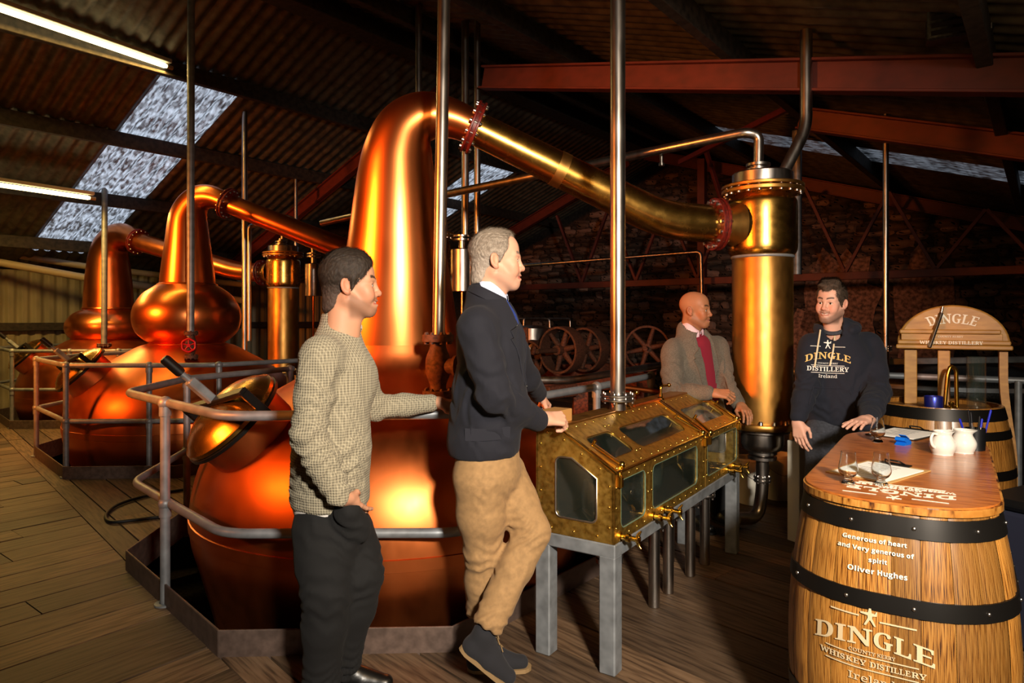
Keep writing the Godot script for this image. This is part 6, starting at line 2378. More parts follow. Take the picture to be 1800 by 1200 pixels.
	part("strands", strands(cap_mesh, hair_kind, hl), M["hair"], hp).set_meta("kind", "stuff")

func strands(src: ArrayMesh, kind: int, hl: HairLook) -> ArrayMesh:
	var arr := src.surface_get_arrays(0)
	var vs: PackedVector3Array = arr[Mesh.ARRAY_VERTEX]
	var ns: PackedVector3Array = arr[Mesh.ARRAY_NORMAL]
	var cs: PackedColorArray = arr[Mesh.ARRAY_COLOR]
	var rng := RandomNumberGenerator.new()
	rng.seed = 77 + kind
	var m := Mb.new()
	for i in vs.size():
		var n := ns[i]
		if n.dot(vs[i] - Vector3(0, 0.03, -0.01)) < 0.0: continue        # the hidden inner side
		for k in 2:
			var p := vs[i] + Vector3(rng.randf_range(-1, 1), rng.randf_range(-1, 1), rng.randf_range(-1, 1)) * 0.0015
			var top := smoothstep(0.3, 0.8, n.y)
			var flow := Vector3(rng.randf_range(-0.25, 0.25), -0.9, -0.35).lerp(Vector3(signf(p.x) * 0.35, 0.25, 0.9) if kind != 3 else Vector3(0.45, 0.5, 0.75), top)
			var ln: float = [0.0, 0.009, 0.010, 0.010][kind] * rng.randf_range(0.7, 1.3) * (1.0 + (1.3 if kind == 3 else 0.7) * top)
			if p.y < hl.fade_y + 0.03: ln *= 0.55
			flow = (flow - n * flow.dot(n)).normalized()
			var tip := p + (n * (0.42 + 0.2 * top) + flow).normalized() * ln
			var sd := flow.cross(n).normalized() * 0.0008
			m.tint = cs[i].lerp(hl.b if rng.randf() > 0.5 else hl.a, 0.6)
			var f := m.v.size()
			m.vert(p - sd - n * 0.001, n)
			m.vert(p + sd - n * 0.001, n)
			m.vert(tip, (n + flow * 0.3).normalized())
			m.tri(f, f + 1, f + 2)
	return m.done()

func hand(s: Sdf, w: Vector3, fdir: Vector3, back: Vector3, right: bool, curl: Array, k := 1.0, thumb_in := 0.5) -> void:
	var f := fdir.normalized()
	var n := (back - f * back.dot(f)).normalized()
	var t := n.cross(f) if right else f.cross(n)
	var kn := []
	for i in 4:
		kn.append(w + f * [0.092, 0.097, 0.092, 0.082][i] * k + t * [0.031, 0.010, -0.011, -0.030][i] * k)
		s.cap(w + t * [0.016, 0.006, -0.006, -0.016][i] * k + f * 0.012, kn[i], 0.0165 * k, 0.0115 * k, 0.014)
	s.cap(w - f * 0.03 * k, w + f * 0.015 * k, 0.024 * k, 0.021 * k, 0.02, t, 1.25)
	s.cap(w + f * 0.02 * k + t * 0.018 * k - n * 0.008 * k, w + f * 0.06 * k + t * 0.03 * k - n * 0.012 * k, 0.016 * k, 0.013 * k, 0.015)
	var lens := [[0.043, 0.026, 0.021], [0.047, 0.030, 0.022], [0.044, 0.028, 0.021], [0.034, 0.021, 0.018]]
	for i in 4:
		var p: Vector3 = kn[i]
		var a := 0.0
		var spread: Vector3 = t * [0.10, 0.02, -0.05, -0.13][i]
		for j in 3:
			a += curl[i] * [0.9, 1.1, 0.7][j]
			var d: Vector3 = ((f + spread) * cos(a) - n * sin(a)).normalized()
			var q: Vector3 = p + d * lens[i][j] * k
			var r0: float = [0.0098, 0.0088, 0.0080][j] * k * (0.9 if i == 3 else 1.0)
			s.cap(p, q, r0, r0 * 0.93, 0.004)
			p = q
	var tb := w + f * 0.025 * k + t * 0.024 * k - n * 0.006 * k
	var td := (f * 0.62 + t * 0.75 * (1.0 - thumb_in) - n * (0.25 + 0.5 * thumb_in) + t * 0.2).normalized()
	var tm := tb + td * 0.042 * k
	var te := tm + (td * 0.6 + f * 0.7 - t * 0.5 * thumb_in).normalized() * 0.031 * k
	s.cap(tb, tm, 0.0145 * k, 0.0115 * k, 0.012)
	s.cap(tm, te, 0.0108 * k, 0.0092 * k, 0.004)
	var tt := te + (f * 0.8 + td * 0.3 - t * 0.6 * thumb_in).normalized() * 0.022 * k
	s.cap(te, tt, 0.0096 * k, 0.0082 * k, 0.003)

func hand_part(o: Node3D, tone: Color, w: Vector3, fdir: Vector3, back: Vector3, right: bool, curl: Array, k := 1.0, thumb_in := 0.5) -> void:
	var s := Sdf.new()
	hand(s, w, fdir, back, right, curl, k, thumb_in)
	var lk := HandLook.new()
	lk.base = tone
	part("hand", s.mesh(0.0028, o.position, lk), M["skin"], o)

func shoe(o: Node3D, heel: Vector3, toe: Vector3, ankle: Vector3, up: Vector3, material: Material, sole: Material, laces := true) -> void:
	var f := (toe - heel).normalized()
	var n := (up - f * up.dot(f)).normalized()
	var t := f.cross(n)
	var ln := toe.distance_to(heel)
	var s := Sdf.new()
	s.cap(heel + f * 0.035 + n * 0.04, heel + f * ln * 0.45 + n * 0.042, 0.036, 0.036, 0.03)
	s.cap(heel + f * ln * 0.45 + n * 0.04, heel + f * (ln - 0.045) + n * 0.034, 0.038, 0.031, 0.03, t, 1.18)
	s.cap(heel + f * 0.045 + n * 0.05, ankle, 0.037, 0.045, 0.03)
	s.cap(ankle, heel + f * ln * 0.62 + n * 0.045, 0.036, 0.03, 0.03)
	s.half(heel + n * 0.014, -n, 0.006)
	part("shoe", s.mesh(0.006, o.position), material, o)
	var sh: Node3D = o.get_child(o.get_child_count() - 1)
	var m := Mb.new()
	var poly := PackedVector2Array()
	for i in 28:
		var a := TAU * i / 28
		var u := 0.5 + 0.5 * cos(a)
		var wdt := lerpf(0.034, 0.044, smoothstep(0.2, 0.75, u)) * (1.0 if true else 1.0)
		poly.append(Vector2(u * ln, clampf(sin(a) * 1.5, -1, 1) * wdt))
	m.prism(Transform3D(Basis(f, t, f.cross(t)), heel - o.position + n * 0.002), poly, 0.017 * signf(f.cross(t).dot(n)))
	part("sole", m.done(), sole, sh)
	if laces:
		m = Mb.new()
		for i in 3:
			var c := ankle.lerp(heel + f * ln * 0.62 + n * 0.045, 0.15 + 0.22 * i) + n * 0.036 + f * 0.012 - o.position
			m.tube([c - t * 0.018, c + n * 0.004, c + t * 0.018 + f * 0.012], 0.0025, 6)
		var b := ankle - o.position + n * 0.034 + f * 0.030
		for sg in [-1.0, 1.0]: m.tube(spline([b, b + t * 0.03 * sg + n * 0.012, b + t * 0.035 * sg + f * 0.02, b + f * 0.01], 4), 0.0022, 6)
		part("laces", m.done(), M["crepe_sole"], sh)

func band_round(o: Node3D, called: String, at: Vector3, axis: Vector3, front: Vector3, r0: float, r1: float, hgt: float, gap: float, material: Material, dip := 0.0, side_k := 1.0) -> void:   # a collar: a standing strip round the neck
	var y := axis.normalized()
	var z := (front - y * front.dot(y)).normalized()
	var x := y.cross(z)
	var m := Mb.new()
	var rows := [[], [], [], [], []]
	for i in 33:
		var a := lerpf(gap, TAU - gap, i / 32.0)
		var d := x * sin(a) * side_k + z * cos(a)
		var fr := maxf(0.0, cos(a))
		var low := -y * dip * fr * fr
		rows[0].append(at - o.position + d * r0 + low)
		rows[1].append(at - o.position + d * (r0 * 0.4 + r1 * 0.6 + 0.004) + y * hgt * 0.7 + low)
		rows[2].append(at - o.position + d * r1 + y * hgt + low)
		rows[3].append(at - o.position + d * (r1 - 0.007) + y * hgt * 0.93 + low)
		rows[4].append(at - o.position + d * (r0 - 0.010) + low)
	m.grid(rows, false, true)
	part(called, m.done(), material, o)

func on_surface(s: Sdf, p: Vector3, dir: Vector3) -> Vector3:
	return s.surface(p, dir.normalized(), 0.6)

func project(m: Mb, s: Sdf, c: Vector3, x: Vector3, y: Vector3, out: float, base: Vector3) -> ArrayMesh:   # lays a flat print on cloth
	var z := x.cross(y).normalized()
	for i in m.v.size():
		var q := c + x * m.v[i].x + y * m.v[i].y + z * 0.25
		var hit := s.surface(q, -z, 0.5)
		m.v[i] = hit + z * (out + m.v[i].z) - base
		m.n[i] = z
	return m.done()

func person(label: String, at: Vector3) -> Node3D:
	var o := thing("person", label, "person", at, 0.0, "men talking in the still house")
	return o

func people() -> void:
	people_materials()
	man_jumper()
	man_navy()
	man_tweed()
	man_hooded()

func man_jumper() -> void:
	var base := Vector3(-0.74, 0, -2.80)
	var o := person("young man with short dark hair in a cream knitted jumper and black jeans", base)
	var f := Vector3(0.927, 0, -0.374)
	var r := Vector3(0.374, 0, 0.927)
	var tone := Color(0.52, 0.26, 0.16)
	var sl := SkinLook.new()
	sl.base = tone
	sl.stubble = 0.72
	var hl := HairLook.new()
	hl.a = Color(0.016, 0.010, 0.007)
	hl.b = Color(0.045, 0.028, 0.018)
	hl.fade = Color(0.10, 0.06, 0.045)
	hl.fade_y = -0.02
	head(o, P(617, 503, 2.80), Vector3(0.985, 0.03, -0.17), 1.05, sl, 1, hl, 0.0, 0.95)
	# jumper
	var s := Sdf.new()
	s.cap(P(592, 650, 2.82), P(585, 790, 2.80), 0.138, 0.142, 0.05, r, 1.25)
	s.cap(P(583, 790, 2.80), P(581, 868, 2.80), 0.150, 0.156, 0.05, r, 1.15)
	s.cap(P(566, 622, 2.66), P(607, 612, 2.98), 0.074, 0.070, 0.05)
	s.cap(P(597, 565, 2.82), P(592, 640, 2.82), 0.078, 0.120, 0.05)
	s.ball(P(618, 668, 2.84), 0.105, 0.06)
	var sh := P(561, 632, 2.63)
	var el := P(541, 764, 2.56)
	var wr := P(594, 866, 2.575)
	s.chain([sh, sh.lerp(el, 0.5), el, el.lerp(wr, 0.45), wr], [0.079, 0.070, 0.062, 0.060, 0.046], 0.03)
	s.cap(wr.lerp(el, 0.16), wr, 0.050, 0.049, 0.01)
	var sh2 := P(612, 628, 3.0)
	var el2 := P(660, 716, 3.14)
	var wr2 := P(757, 708, 3.24)
	s.chain([sh2, sh2.lerp(el2, 0.5), el2, el2.lerp(wr2, 0.5), wr2], [0.078, 0.066, 0.055, 0.052, 0.042], 0.03)
	s.half(P(581, 886, 2.80), Vector3(0.02, -1, 0), 0.012)
	s.cap(P(622, 535, 2.82), P(608, 562, 2.825), 0.073, 0.071, 0.008, Vector3.ZERO, 1.0, 1)
	var lk := ClothLook.new()
	lk.amp = 0.0035
	lk.folds = [[el + Vector3(0.02, 0, 0.05), Vector3(0.25, 0.96, 0), 0.052, 0.011, 0.10], [sh.lerp(el, 0.35) + r * 0.05, Vector3(0.6, 0.8, 0), 0.07, 0.006, 0.12], [wr.lerp(el, 0.3), Vector3(-0.45, 0.9, 0), 0.04, 0.008, 0.08], [P(612, 800, 2.64), Vector3(0.5, 0.85, 0), 0.07, 0.010, 0.14], [P(612, 680, 2.66), Vector3(0.75, 0.66, 0), 0.06, 0.007, 0.11], [P(600, 850, 2.64), Vector3(0.15, 1, 0), 0.05, 0.009, 0.11], [el2, Vector3(0.8, -0.5, 0), 0.05, 0.008, 0.09], [P(525, 840, 2.75), Vector3(0, 1, 0.2), 0.05, 0.008, 0.1]]
	part("jumper", s.mesh(0.009, base, lk), M["knit"], o)
	band_round(o, "neckband", P(604, 566, 2.825), Vector3(0.46, 0.88, -0.05), Vector3(1, 0, -0.3), 0.083, 0.073, 0.026, 0.0, M["knit"], 0.010)
	band_round(o, "tee_collar", P(605, 567, 2.826), Vector3(0.46, 0.88, -0.05), Vector3(1, 0, -0.3), 0.077, 0.070, 0.033, 0.0, M["white_cotton"], 0.010)
	# tee shirt hem below it
	var tsh := Sdf.new()
	tsh.cap(P(583, 862, 2.80), P(580, 880, 2.80), 0.148, 0.148, 0.04, r, 1.15)
	tsh.half(P(581, 897, 2.80), Vector3(0.10, -1, 0), 0.006)
	tsh.half(P(581, 862, 2.80), Vector3.UP, 0.006)
	part("tee_shirt", tsh.mesh(0.009, base), M["white_cotton"], o)
	# jeans
	var j := Sdf.new()
	j.cap(P(583, 880, 2.80), P(585, 935, 2.80), 0.135, 0.145, 0.05, r, 1.15)
	var h1 := P(566, 935, 2.72)
	var k1 := P(573, 1040, 2.66)
	var a1 := P(565, 1205, 2.72)
	j.chain([h1, h1.lerp(k1, 0.5), k1, k1.lerp(a1, 0.35), a1], [0.112, 0.102, 0.086, 0.082, 0.068], 0.05)
	var h2 := P(612, 935, 2.89)
	var k2 := P(634, 1008, 2.76)
	var a2 := P(603, 1165, 2.84)
	j.chain([h2, h2.lerp(k2, 0.5), k2, k2.lerp(a2, 0.35), a2], [0.110, 0.100, 0.084, 0.080, 0.066], 0.04)
	j.cap(wr + Vector3(0.026, -0.085, -0.055), wr + Vector3(0.050, -0.17, -0.11), 0.050, 0.052, 0.05)
	var jl := ClothLook.new()
	jl.amp = 0.003
	jl.folds = [[k1, Vector3(0.2, 1, 0), 0.06, 0.008, 0.13], [k2, Vector3(0.3, 1, 0), 0.05, 0.008, 0.12], [a1, Vector3(0, 1, 0.2), 0.045, 0.010, 0.12], [a2, Vector3(0, 1, 0.2), 0.045, 0.010, 0.12], [P(600, 930, 2.66), Vector3(0.5, 0.8, 0), 0.06, 0.008, 0.12]]
	part("jeans", j.mesh(0.010, base, jl), M["black_denim"], o)
	hand_part(o, tone, wr + Vector3(0.014, -0.018, -0.004), Vector3(0.28, -0.62, -0.74), Vector3(0.1, -0.6, 0.8), true, [0.15, 0.15, 0.15, 0.15], 1.0, 0.9)
	hand_part(o, tone, wr2 + Vector3(0.03, 0.005, 0.0), Vector3(1, -0.12, -0.06), Vector3(0, 1, 0.1), false, [0.45, 0.5, 0.55, 0.6])
	shoe(o, Vector3(a1.x - 0.06, 0.0, a1.z + 0.02), Vector3(a1.x + 0.20, 0.0, a1.z - 0.06), Vector3(a1.x, 0.10, a1.z), Vector3.UP, M["black_leather"], M["black_plastic"], false)
	shoe(o, Vector3(a2.x - 0.04, 0.02, a2.z + 0.01), Vector3(a2.x + 0.215, 0.0, a2.z - 0.03), Vector3(a2.x, 0.11, a2.z), Vector3.UP, M["black_leather"], M["black_plastic"], false)

func lapels(o: Node3D, s: Sdf, c: Vector3, f: Vector3, r: Vector3, pts: Array, material: Material) -> void:   # flat lapels lying on a jacket's front; pts: [across, up] from c on one side
	for sg in [-1.0, 1.0]:
		var m := Mb.new()
		var shape := PackedVector2Array()
		for p in pts: shape.append(Vector2(p[0] * sg, p[1]))
		var fine := PackedVector2Array()
		for i in shape.size():
			for k in 5: fine.append(shape[i].lerp(shape[(i + 1) % shape.size()], k / 5.0))
		m.prism(Transform3D.IDENTITY, fine, 0.005)
		var y := Vector3.UP
		for i in m.v.size():
			var q: Vector3 = c + r * m.v[i].x * -1.0 + y * m.v[i].y + f * 0.3
			var hit := s.surface(q, -f, 0.5)
			var nn := f if m.v[i].z > 0.001 else -f
			m.v[i] = hit + f * (0.001 + m.v[i].z) - o.position
			m.n[i] = nn if absf(m.n[i].z) > 0.5 else r * m.n[i].x + y * m.n[i].y
		var again := Mb.new()
		again.v = m.v; again.n = m.n; again.uv = m.uv; again.c = m.c
		for e in range(0, m.idx.size(), 3): again.tri(m.idx[e], m.idx[e + 1], m.idx[e + 2])
		part("lapel", again.done(), material, o)

func man_navy() -> void:
	var base := Vector3(-0.09, 0, -2.96)
	var o := person("grey haired man in a navy jacket and khaki trousers leaning on the brass safe", base)
	var f := Vector3(0.966, 0, -0.259)
	var r := Vector3(0.259, 0, 0.966)
	var f2 := Vector3(0.955, 0, 0.297)        # the open front is turned a little this way
	var r2 := Vector3(-0.297, 0, 0.955)
	var tone := Color(0.58, 0.31, 0.21)
	var sl := SkinLook.new()
	sl.base = tone
	sl.stubble = 0.42
	sl.hair = Color(0.15, 0.12, 0.10)
	var hl := HairLook.new()
	hl.a = Color(0.16, 0.12, 0.085)
	hl.b = Color(0.36, 0.30, 0.24)
	hl.fade = Color(0.40, 0.34, 0.29)
	hl.fade_y = 0.02
	head(o, P(874, 459, 2.95), Vector3(0.99, 0.0, -0.08), 1.03, sl, 2, hl, 0.0, 0.45)
	# shirt and jumper inside the jacket
	var v := Sdf.new()
	v.cap(P(869, 572, 2.955), P(868, 700, 2.955), 0.102, 0.120, 0.05, r, 1.2)
	v.cap(P(864, 525, 2.955), P(868, 570, 2.96), 0.062, 0.085, 0.04)
	part("blue_jumper", v.mesh(0.010, base), M["blue_jumper"], o)
	band_round(o, "shirt_collar", P(862, 518, 2.952), Vector3(0.46, 0.88, 0), Vector3(1, 0, 0.25), 0.086, 0.069, 0.048, 0.14, M["pale_shirt"], 0.018)
	# jacket
	var s := Sdf.new()
	s.cap(P(862, 600, 2.95), P(862, 700, 2.96), 0.138, 0.146, 0.06, r, 1.25)
	s.cap(P(866, 560, 2.955), P(866, 610, 2.955), 0.098, 0.128, 0.05, r, 1.2)
	s.cap(P(858, 700, 2.96), P(850, 778, 2.96), 0.146, 0.158, 0.06, r, 1.16)
	s.cap(P(843, 570, 2.79), P(877, 560, 3.12), 0.076, 0.072, 0.05)
	s.cap(P(852, 522, 2.95), P(858, 590, 2.95), 0.084, 0.125, 0.05)
	var sh := P(837, 578, 2.76)
	var el := P(868, 694, 2.74)
	var wr := P(944, 738, 2.99)
	s.chain([sh, sh.lerp(el, 0.5), el, el.lerp(wr, 0.5), wr], [0.083, 0.072, 0.066, 0.058, 0.050], 0.03)
	var sh2 := P(880, 572, 3.14)
	var el2 := P(926, 664, 3.40)
	var wr2 := P(944, 690, 3.66)
	s.chain([sh2, sh2.lerp(el2, 0.5), el2, wr2], [0.08, 0.07, 0.062, 0.05], 0.03)
	s.half(P(852, 797, 2.96), Vector3(0.05, -1, 0), 0.01)
	var nk := P(868, 520, 2.955)
	s.cap(P(885, 480, 2.955), P(860, 525, 2.955), 0.080, 0.078, 0.008, Vector3.ZERO, 1.0, 1)
	s.cap(nk + f2 * 0.112, P(866, 650, 2.955) + f2 * 0.168, 0.060, 0.012, 0.008, Vector3.ZERO, 1.0, 1)
	var lk := ClothLook.new()
	lk.amp = 0.0028
	lk.folds = [[el, Vector3(0.55, 0.83, 0), 0.06, 0.009, 0.10], [el.lerp(wr, 0.4), Vector3(0.7, 0.7, 0), 0.06, 0.006, 0.10], [sh.lerp(el, 0.3), Vector3(0.5, 0.86, 0), 0.08, 0.005, 0.12], [P(815, 700, 2.85), Vector3(0.6, -0.8, 0), 0.09, 0.008, 0.15], [P(880, 760, 2.82), Vector3(0.4, 0.9, 0), 0.07, 0.006, 0.12]]
	part("jacket", s.mesh(0.009, base, lk), M["blazer"], o)
	band_round(o, "jacket_collar", P(857, 528, 2.95), Vector3(0.44, 0.9, 0), Vector3(1, 0, -0.2), 0.098, 0.085, 0.042, 0.8, M["blazer_lapel"], 0.0)
	lapels(o, s, P(868, 610, 2.955), f2, r2, [[0.055, 0.10], [0.115, 0.075], [0.112, 0.045], [0.125, 0.04], [0.02, -0.16], [0.028, -0.10]], M["blazer_lapel"])
	for q in [[0.0, -0.17], [0.0, -0.27]]:
		var b := on_surface(s, P(868, 610, 2.955) + r * 0.03 + Vector3(0, q[1], 0) + f * 0.3, -f)
		var m := Mb.new()
		m.lathe(frame(b - base, f), [Vector2(0, 0), Vector2(0.010, 0), Vector2(0.010, 0.004), Vector2(0.006, 0.0045), Vector2(0, 0.003)], 14)
		part("button", m.done(), M["button"], o)
	# pocket flap
	var m := Mb.new()
	for i in 12:
		m.box(Transform3D(Basis.IDENTITY, Vector3(-0.0825 + 0.015 * i, 0, 0)), Vector3(0.016, 0.05, 0.004), 0.001)
	part("pocket_flap", project(m, s, P(858, 762, 2.8), Vector3(0.966, 0.05, -0.259), Vector3.UP, 0.004, base), M["blazer_lapel"], o)
	# trousers
	var j := Sdf.new()
	j.cap(P(858, 775, 2.96), P(858, 825, 2.96), 0.130, 0.142, 0.05, r, 1.15)
	var h1 := P(843, 840, 2.88)
	var k1 := P(850, 968, 2.94)
	var a1 := P(845, 1092, 3.02)
	j.chain([h1, h1.lerp(k1, 0.5), k1, k1.lerp(a1, 0.4), a1], [0.112, 0.100, 0.078, 0.074, 0.064], 0.05)
	var h2 := P(882, 835, 3.02)
	var k2 := P(934, 934, 2.93)
	var a2 := P(862, 1090, 2.80)
	j.chain([h2, h2.lerp(k2, 0.5), k2, k2.lerp(a2, 0.4), a2], [0.110, 0.096, 0.080, 0.074, 0.066], 0.02)
	j.half(a2 + (a2 - k2).normalized() * 0.035, (a2 - k2), 0.008)
	var jl := ClothLook.new()
	jl.amp = 0.003
	jl.folds = [[k2 + Vector3(-0.04, 0, 0.04), Vector3(-0.45, 0.9, 0.1), 0.045, 0.008, 0.09], [k1 + Vector3(0, 0, 0.05), Vector3(0.25, 0.97, 0), 0.05, 0.006, 0.09], [a1, Vector3(0.1, 1, 0), 0.05, 0.007, 0.10], [a2, Vector3(-0.3, 0.95, 0), 0.05, 0.007, 0.10], [h1.lerp(h2, 0.5) + Vector3(0.02, -0.04, 0.1), Vector3(0.5, 0.87, 0), 0.06, 0.005, 0.10], [k2.lerp(a2, 0.5), Vector3(0.2, 0.9, 0.2), 0.09, 0.005, 0.12], [h2.lerp(k2, 0.5), Vector3(0.6, 0.75, 0), 0.08, 0.004, 0.12]]
	part("trousers", j.mesh(0.009, base, jl), M["khaki"], o)
	hand_part(o, tone, wr + Vector3(0.030, 0.004, -0.014), Vector3(0.92, -0.05, -0.38), Vector3(-0.05, 0.75, 0.65), true, [1.0, 1.05, 1.05, 1.1], 1.02, 0.9)
	hand_part(o, tone, wr2 + Vector3(0.01, -0.015, -0.03), Vector3(0.35, -0.45, -0.6), Vector3(0.3, 0.8, 0.1), false, [0.7, 0.75, 0.8, 0.8])
	# boots: the near one stands on its toe
	shoe(o, P(806, 1139, 2.80), P(899, 1209, 2.84), P(851, 1112, 2.80), Vector3(0.6, 0.8, 0.1), M["suede"], M["crepe_sole"])
	var hb := Vector3(a1.x - 0.06, 0.0, a1.z + 0.0)
	shoe(o, hb, hb + Vector3(0.285, 0.0, -0.02), Vector3(a1.x + 0.01, 0.125, a1.z), Vector3.UP, M["suede"], M["crepe_sole"])

func man_tweed() -> void:
	var base := Vector3(1.52, 0, -5.06)
	var o := person("bald man in a grey tweed jacket and maroon jumper behind the brass safe", base)
	var f := Vector3(0.45, 0, 0.893)
	var r := Vector3(-0.893, 0, 0.45)
	var tone := Color(0.34, 0.15, 0.075)
	var sl := SkinLook.new()
	sl.base = tone
	sl.lip = Color(0.30, 0.10, 0.08)
	sl.stubble = 0.35
	head(o, P(1222, 545, 4.90), Vector3(0.86, -0.02, 0.50), 1.04, sl, 0, null, 0.05, 0.6)
	var c := P(1228, 650, 4.92)
	var v := Sdf.new()
	v.cap(P(1222, 608, 4.92), P(1236, 730, 4.94), 0.100, 0.128, 0.05, r, 1.3)
	part("maroon_jumper", v.mesh(0.011, base), M["maroon_jumper"], o)
	band_round(o, "shirt_collar", P(1216, 583, 4.92), Vector3(0.20, 1, 0.16), Vector3(0.6, 0, 0.8), 0.090, 0.069, 0.060, 0.18, M["pink_shirt"], 0.035)
	var s := Sdf.new()
	s.cap(P(1222, 640, 4.92), P(1233, 730, 4.95), 0.130, 0.145, 0.06, r, 1.32)
	s.cap(P(1222, 600, 4.92), P(1222, 645, 4.92), 0.098, 0.13, 0.05, r, 1.25)
	s.cap(P(1183, 612, 4.85), P(1262, 607, 5.0), 0.072, 0.072, 0.05)
	s.cap(P(1213, 582, 4.94), P(1222, 630, 4.93), 0.090, 0.13, 0.05, r, 1.15)
	var sh := P(1180, 622, 4.83)
	var el := P(1183, 690, 4.70)
	var wr := P(1243, 690, 4.56)
	s.chain([sh, sh.lerp(el, 0.5), el, el.lerp(wr, 0.5), wr], [0.078, 0.070, 0.064, 0.058, 0.048], 0.03)
	var sh2 := P(1264, 618, 5.0)
	var el2 := P(1275, 674, 4.86)
	var wr2 := P(1297, 708, 4.74)
	s.chain([sh2, sh2.lerp(el2, 0.5), el2, wr2], [0.077, 0.07, 0.062, 0.05], 0.03)
	s.cap(P(1232, 730, 4.95), P(1240, 775, 4.97), 0.145, 0.15, 0.04, r, 1.28)
	s.cap(P(1222, 545, 4.90), P(1216, 590, 4.93), 0.082, 0.082, 0.01, Vector3.ZERO, 1.0, 1)
	s.cap(P(1224, 594, 4.92) + f * 0.115, P(1240, 705, 4.94) + f * 0.155, 0.074, 0.056, 0.01, Vector3.ZERO, 1.0, 1)
	var lk := ClothLook.new()
	lk.amp = 0.003
	lk.folds = [[el, Vector3(0.6, 0.8, 0), 0.06, 0.009, 0.10], [sh.lerp(el, 0.4), Vector3(0.3, 0.95, 0), 0.07, 0.006, 0.11], [el.lerp(wr, 0.5), Vector3(0.9, 0.3, 0), 0.05, 0.006, 0.09], [el2, Vector3(0.3, 0.9, 0), 0.06, 0.008, 0.1]]
	part("jacket", s.mesh(0.010, base, lk), M["tweed"], o)
	lapels(o, s, P(1228, 640, 4.92), f, r, [[0.075, 0.13], [0.13, 0.07], [0.12, 0.05], [0.135, 0.04], [0.045, -0.20], [0.085, -0.02]], M["tweed"])
	band_round(o, "jacket_collar", P(1214, 591, 4.935), Vector3(0.2, 1, 0.16), Vector3(0.6, 0, 0.8), 0.103, 0.088, 0.045, 0.8, M["tweed"], 0.0)
	var j := Sdf.new()
	j.cap(P(1244, 745, 5.02), P(1256, 775, 5.06), 0.13, 0.135, 0.05, r, 1.2)
	var fa := Vector3(1.36, 0.09, -5.12)
	var fb := Vector3(1.58, 0.09, -5.24)
	j.chain([Vector3(1.44, 0.80, -5.04), Vector3(1.42, 0.47, -5.04), fa], [0.105, 0.075, 0.06], 0.04)
	j.chain([Vector3(1.54, 0.80, -5.10), Vector3(1.57, 0.47, -5.15), fb], [0.105, 0.075, 0.06], 0.04)
	part("trousers", j.mesh(0.012, base), M["black_denim"], o)
	for q in [fa, fb]:
		shoe(o, Vector3(q.x - 0.03, 0, q.z - 0.05), Vector3(q.x + 0.10, 0, q.z + 0.20), Vector3(q.x, 0.10, q.z), Vector3.UP, M["black_leather"], M["black_plastic"], false)
	hand_part(o, tone, wr + Vector3(0.035, 0.0, 0.015), Vector3(0.95, -0.05, 0.35), Vector3(0.0, 0.75, 0.65), true, [0.75, 0.8, 0.85, 0.85], 1.02, 0.7)
	hand_part(o, tone, wr2 + Vector3(0.008, -0.01, 0.035), Vector3(0.12, -0.35, 0.95), Vector3(0.2, 0.95, 0.3), false, [0.4, 0.4, 0.45, 0.5])

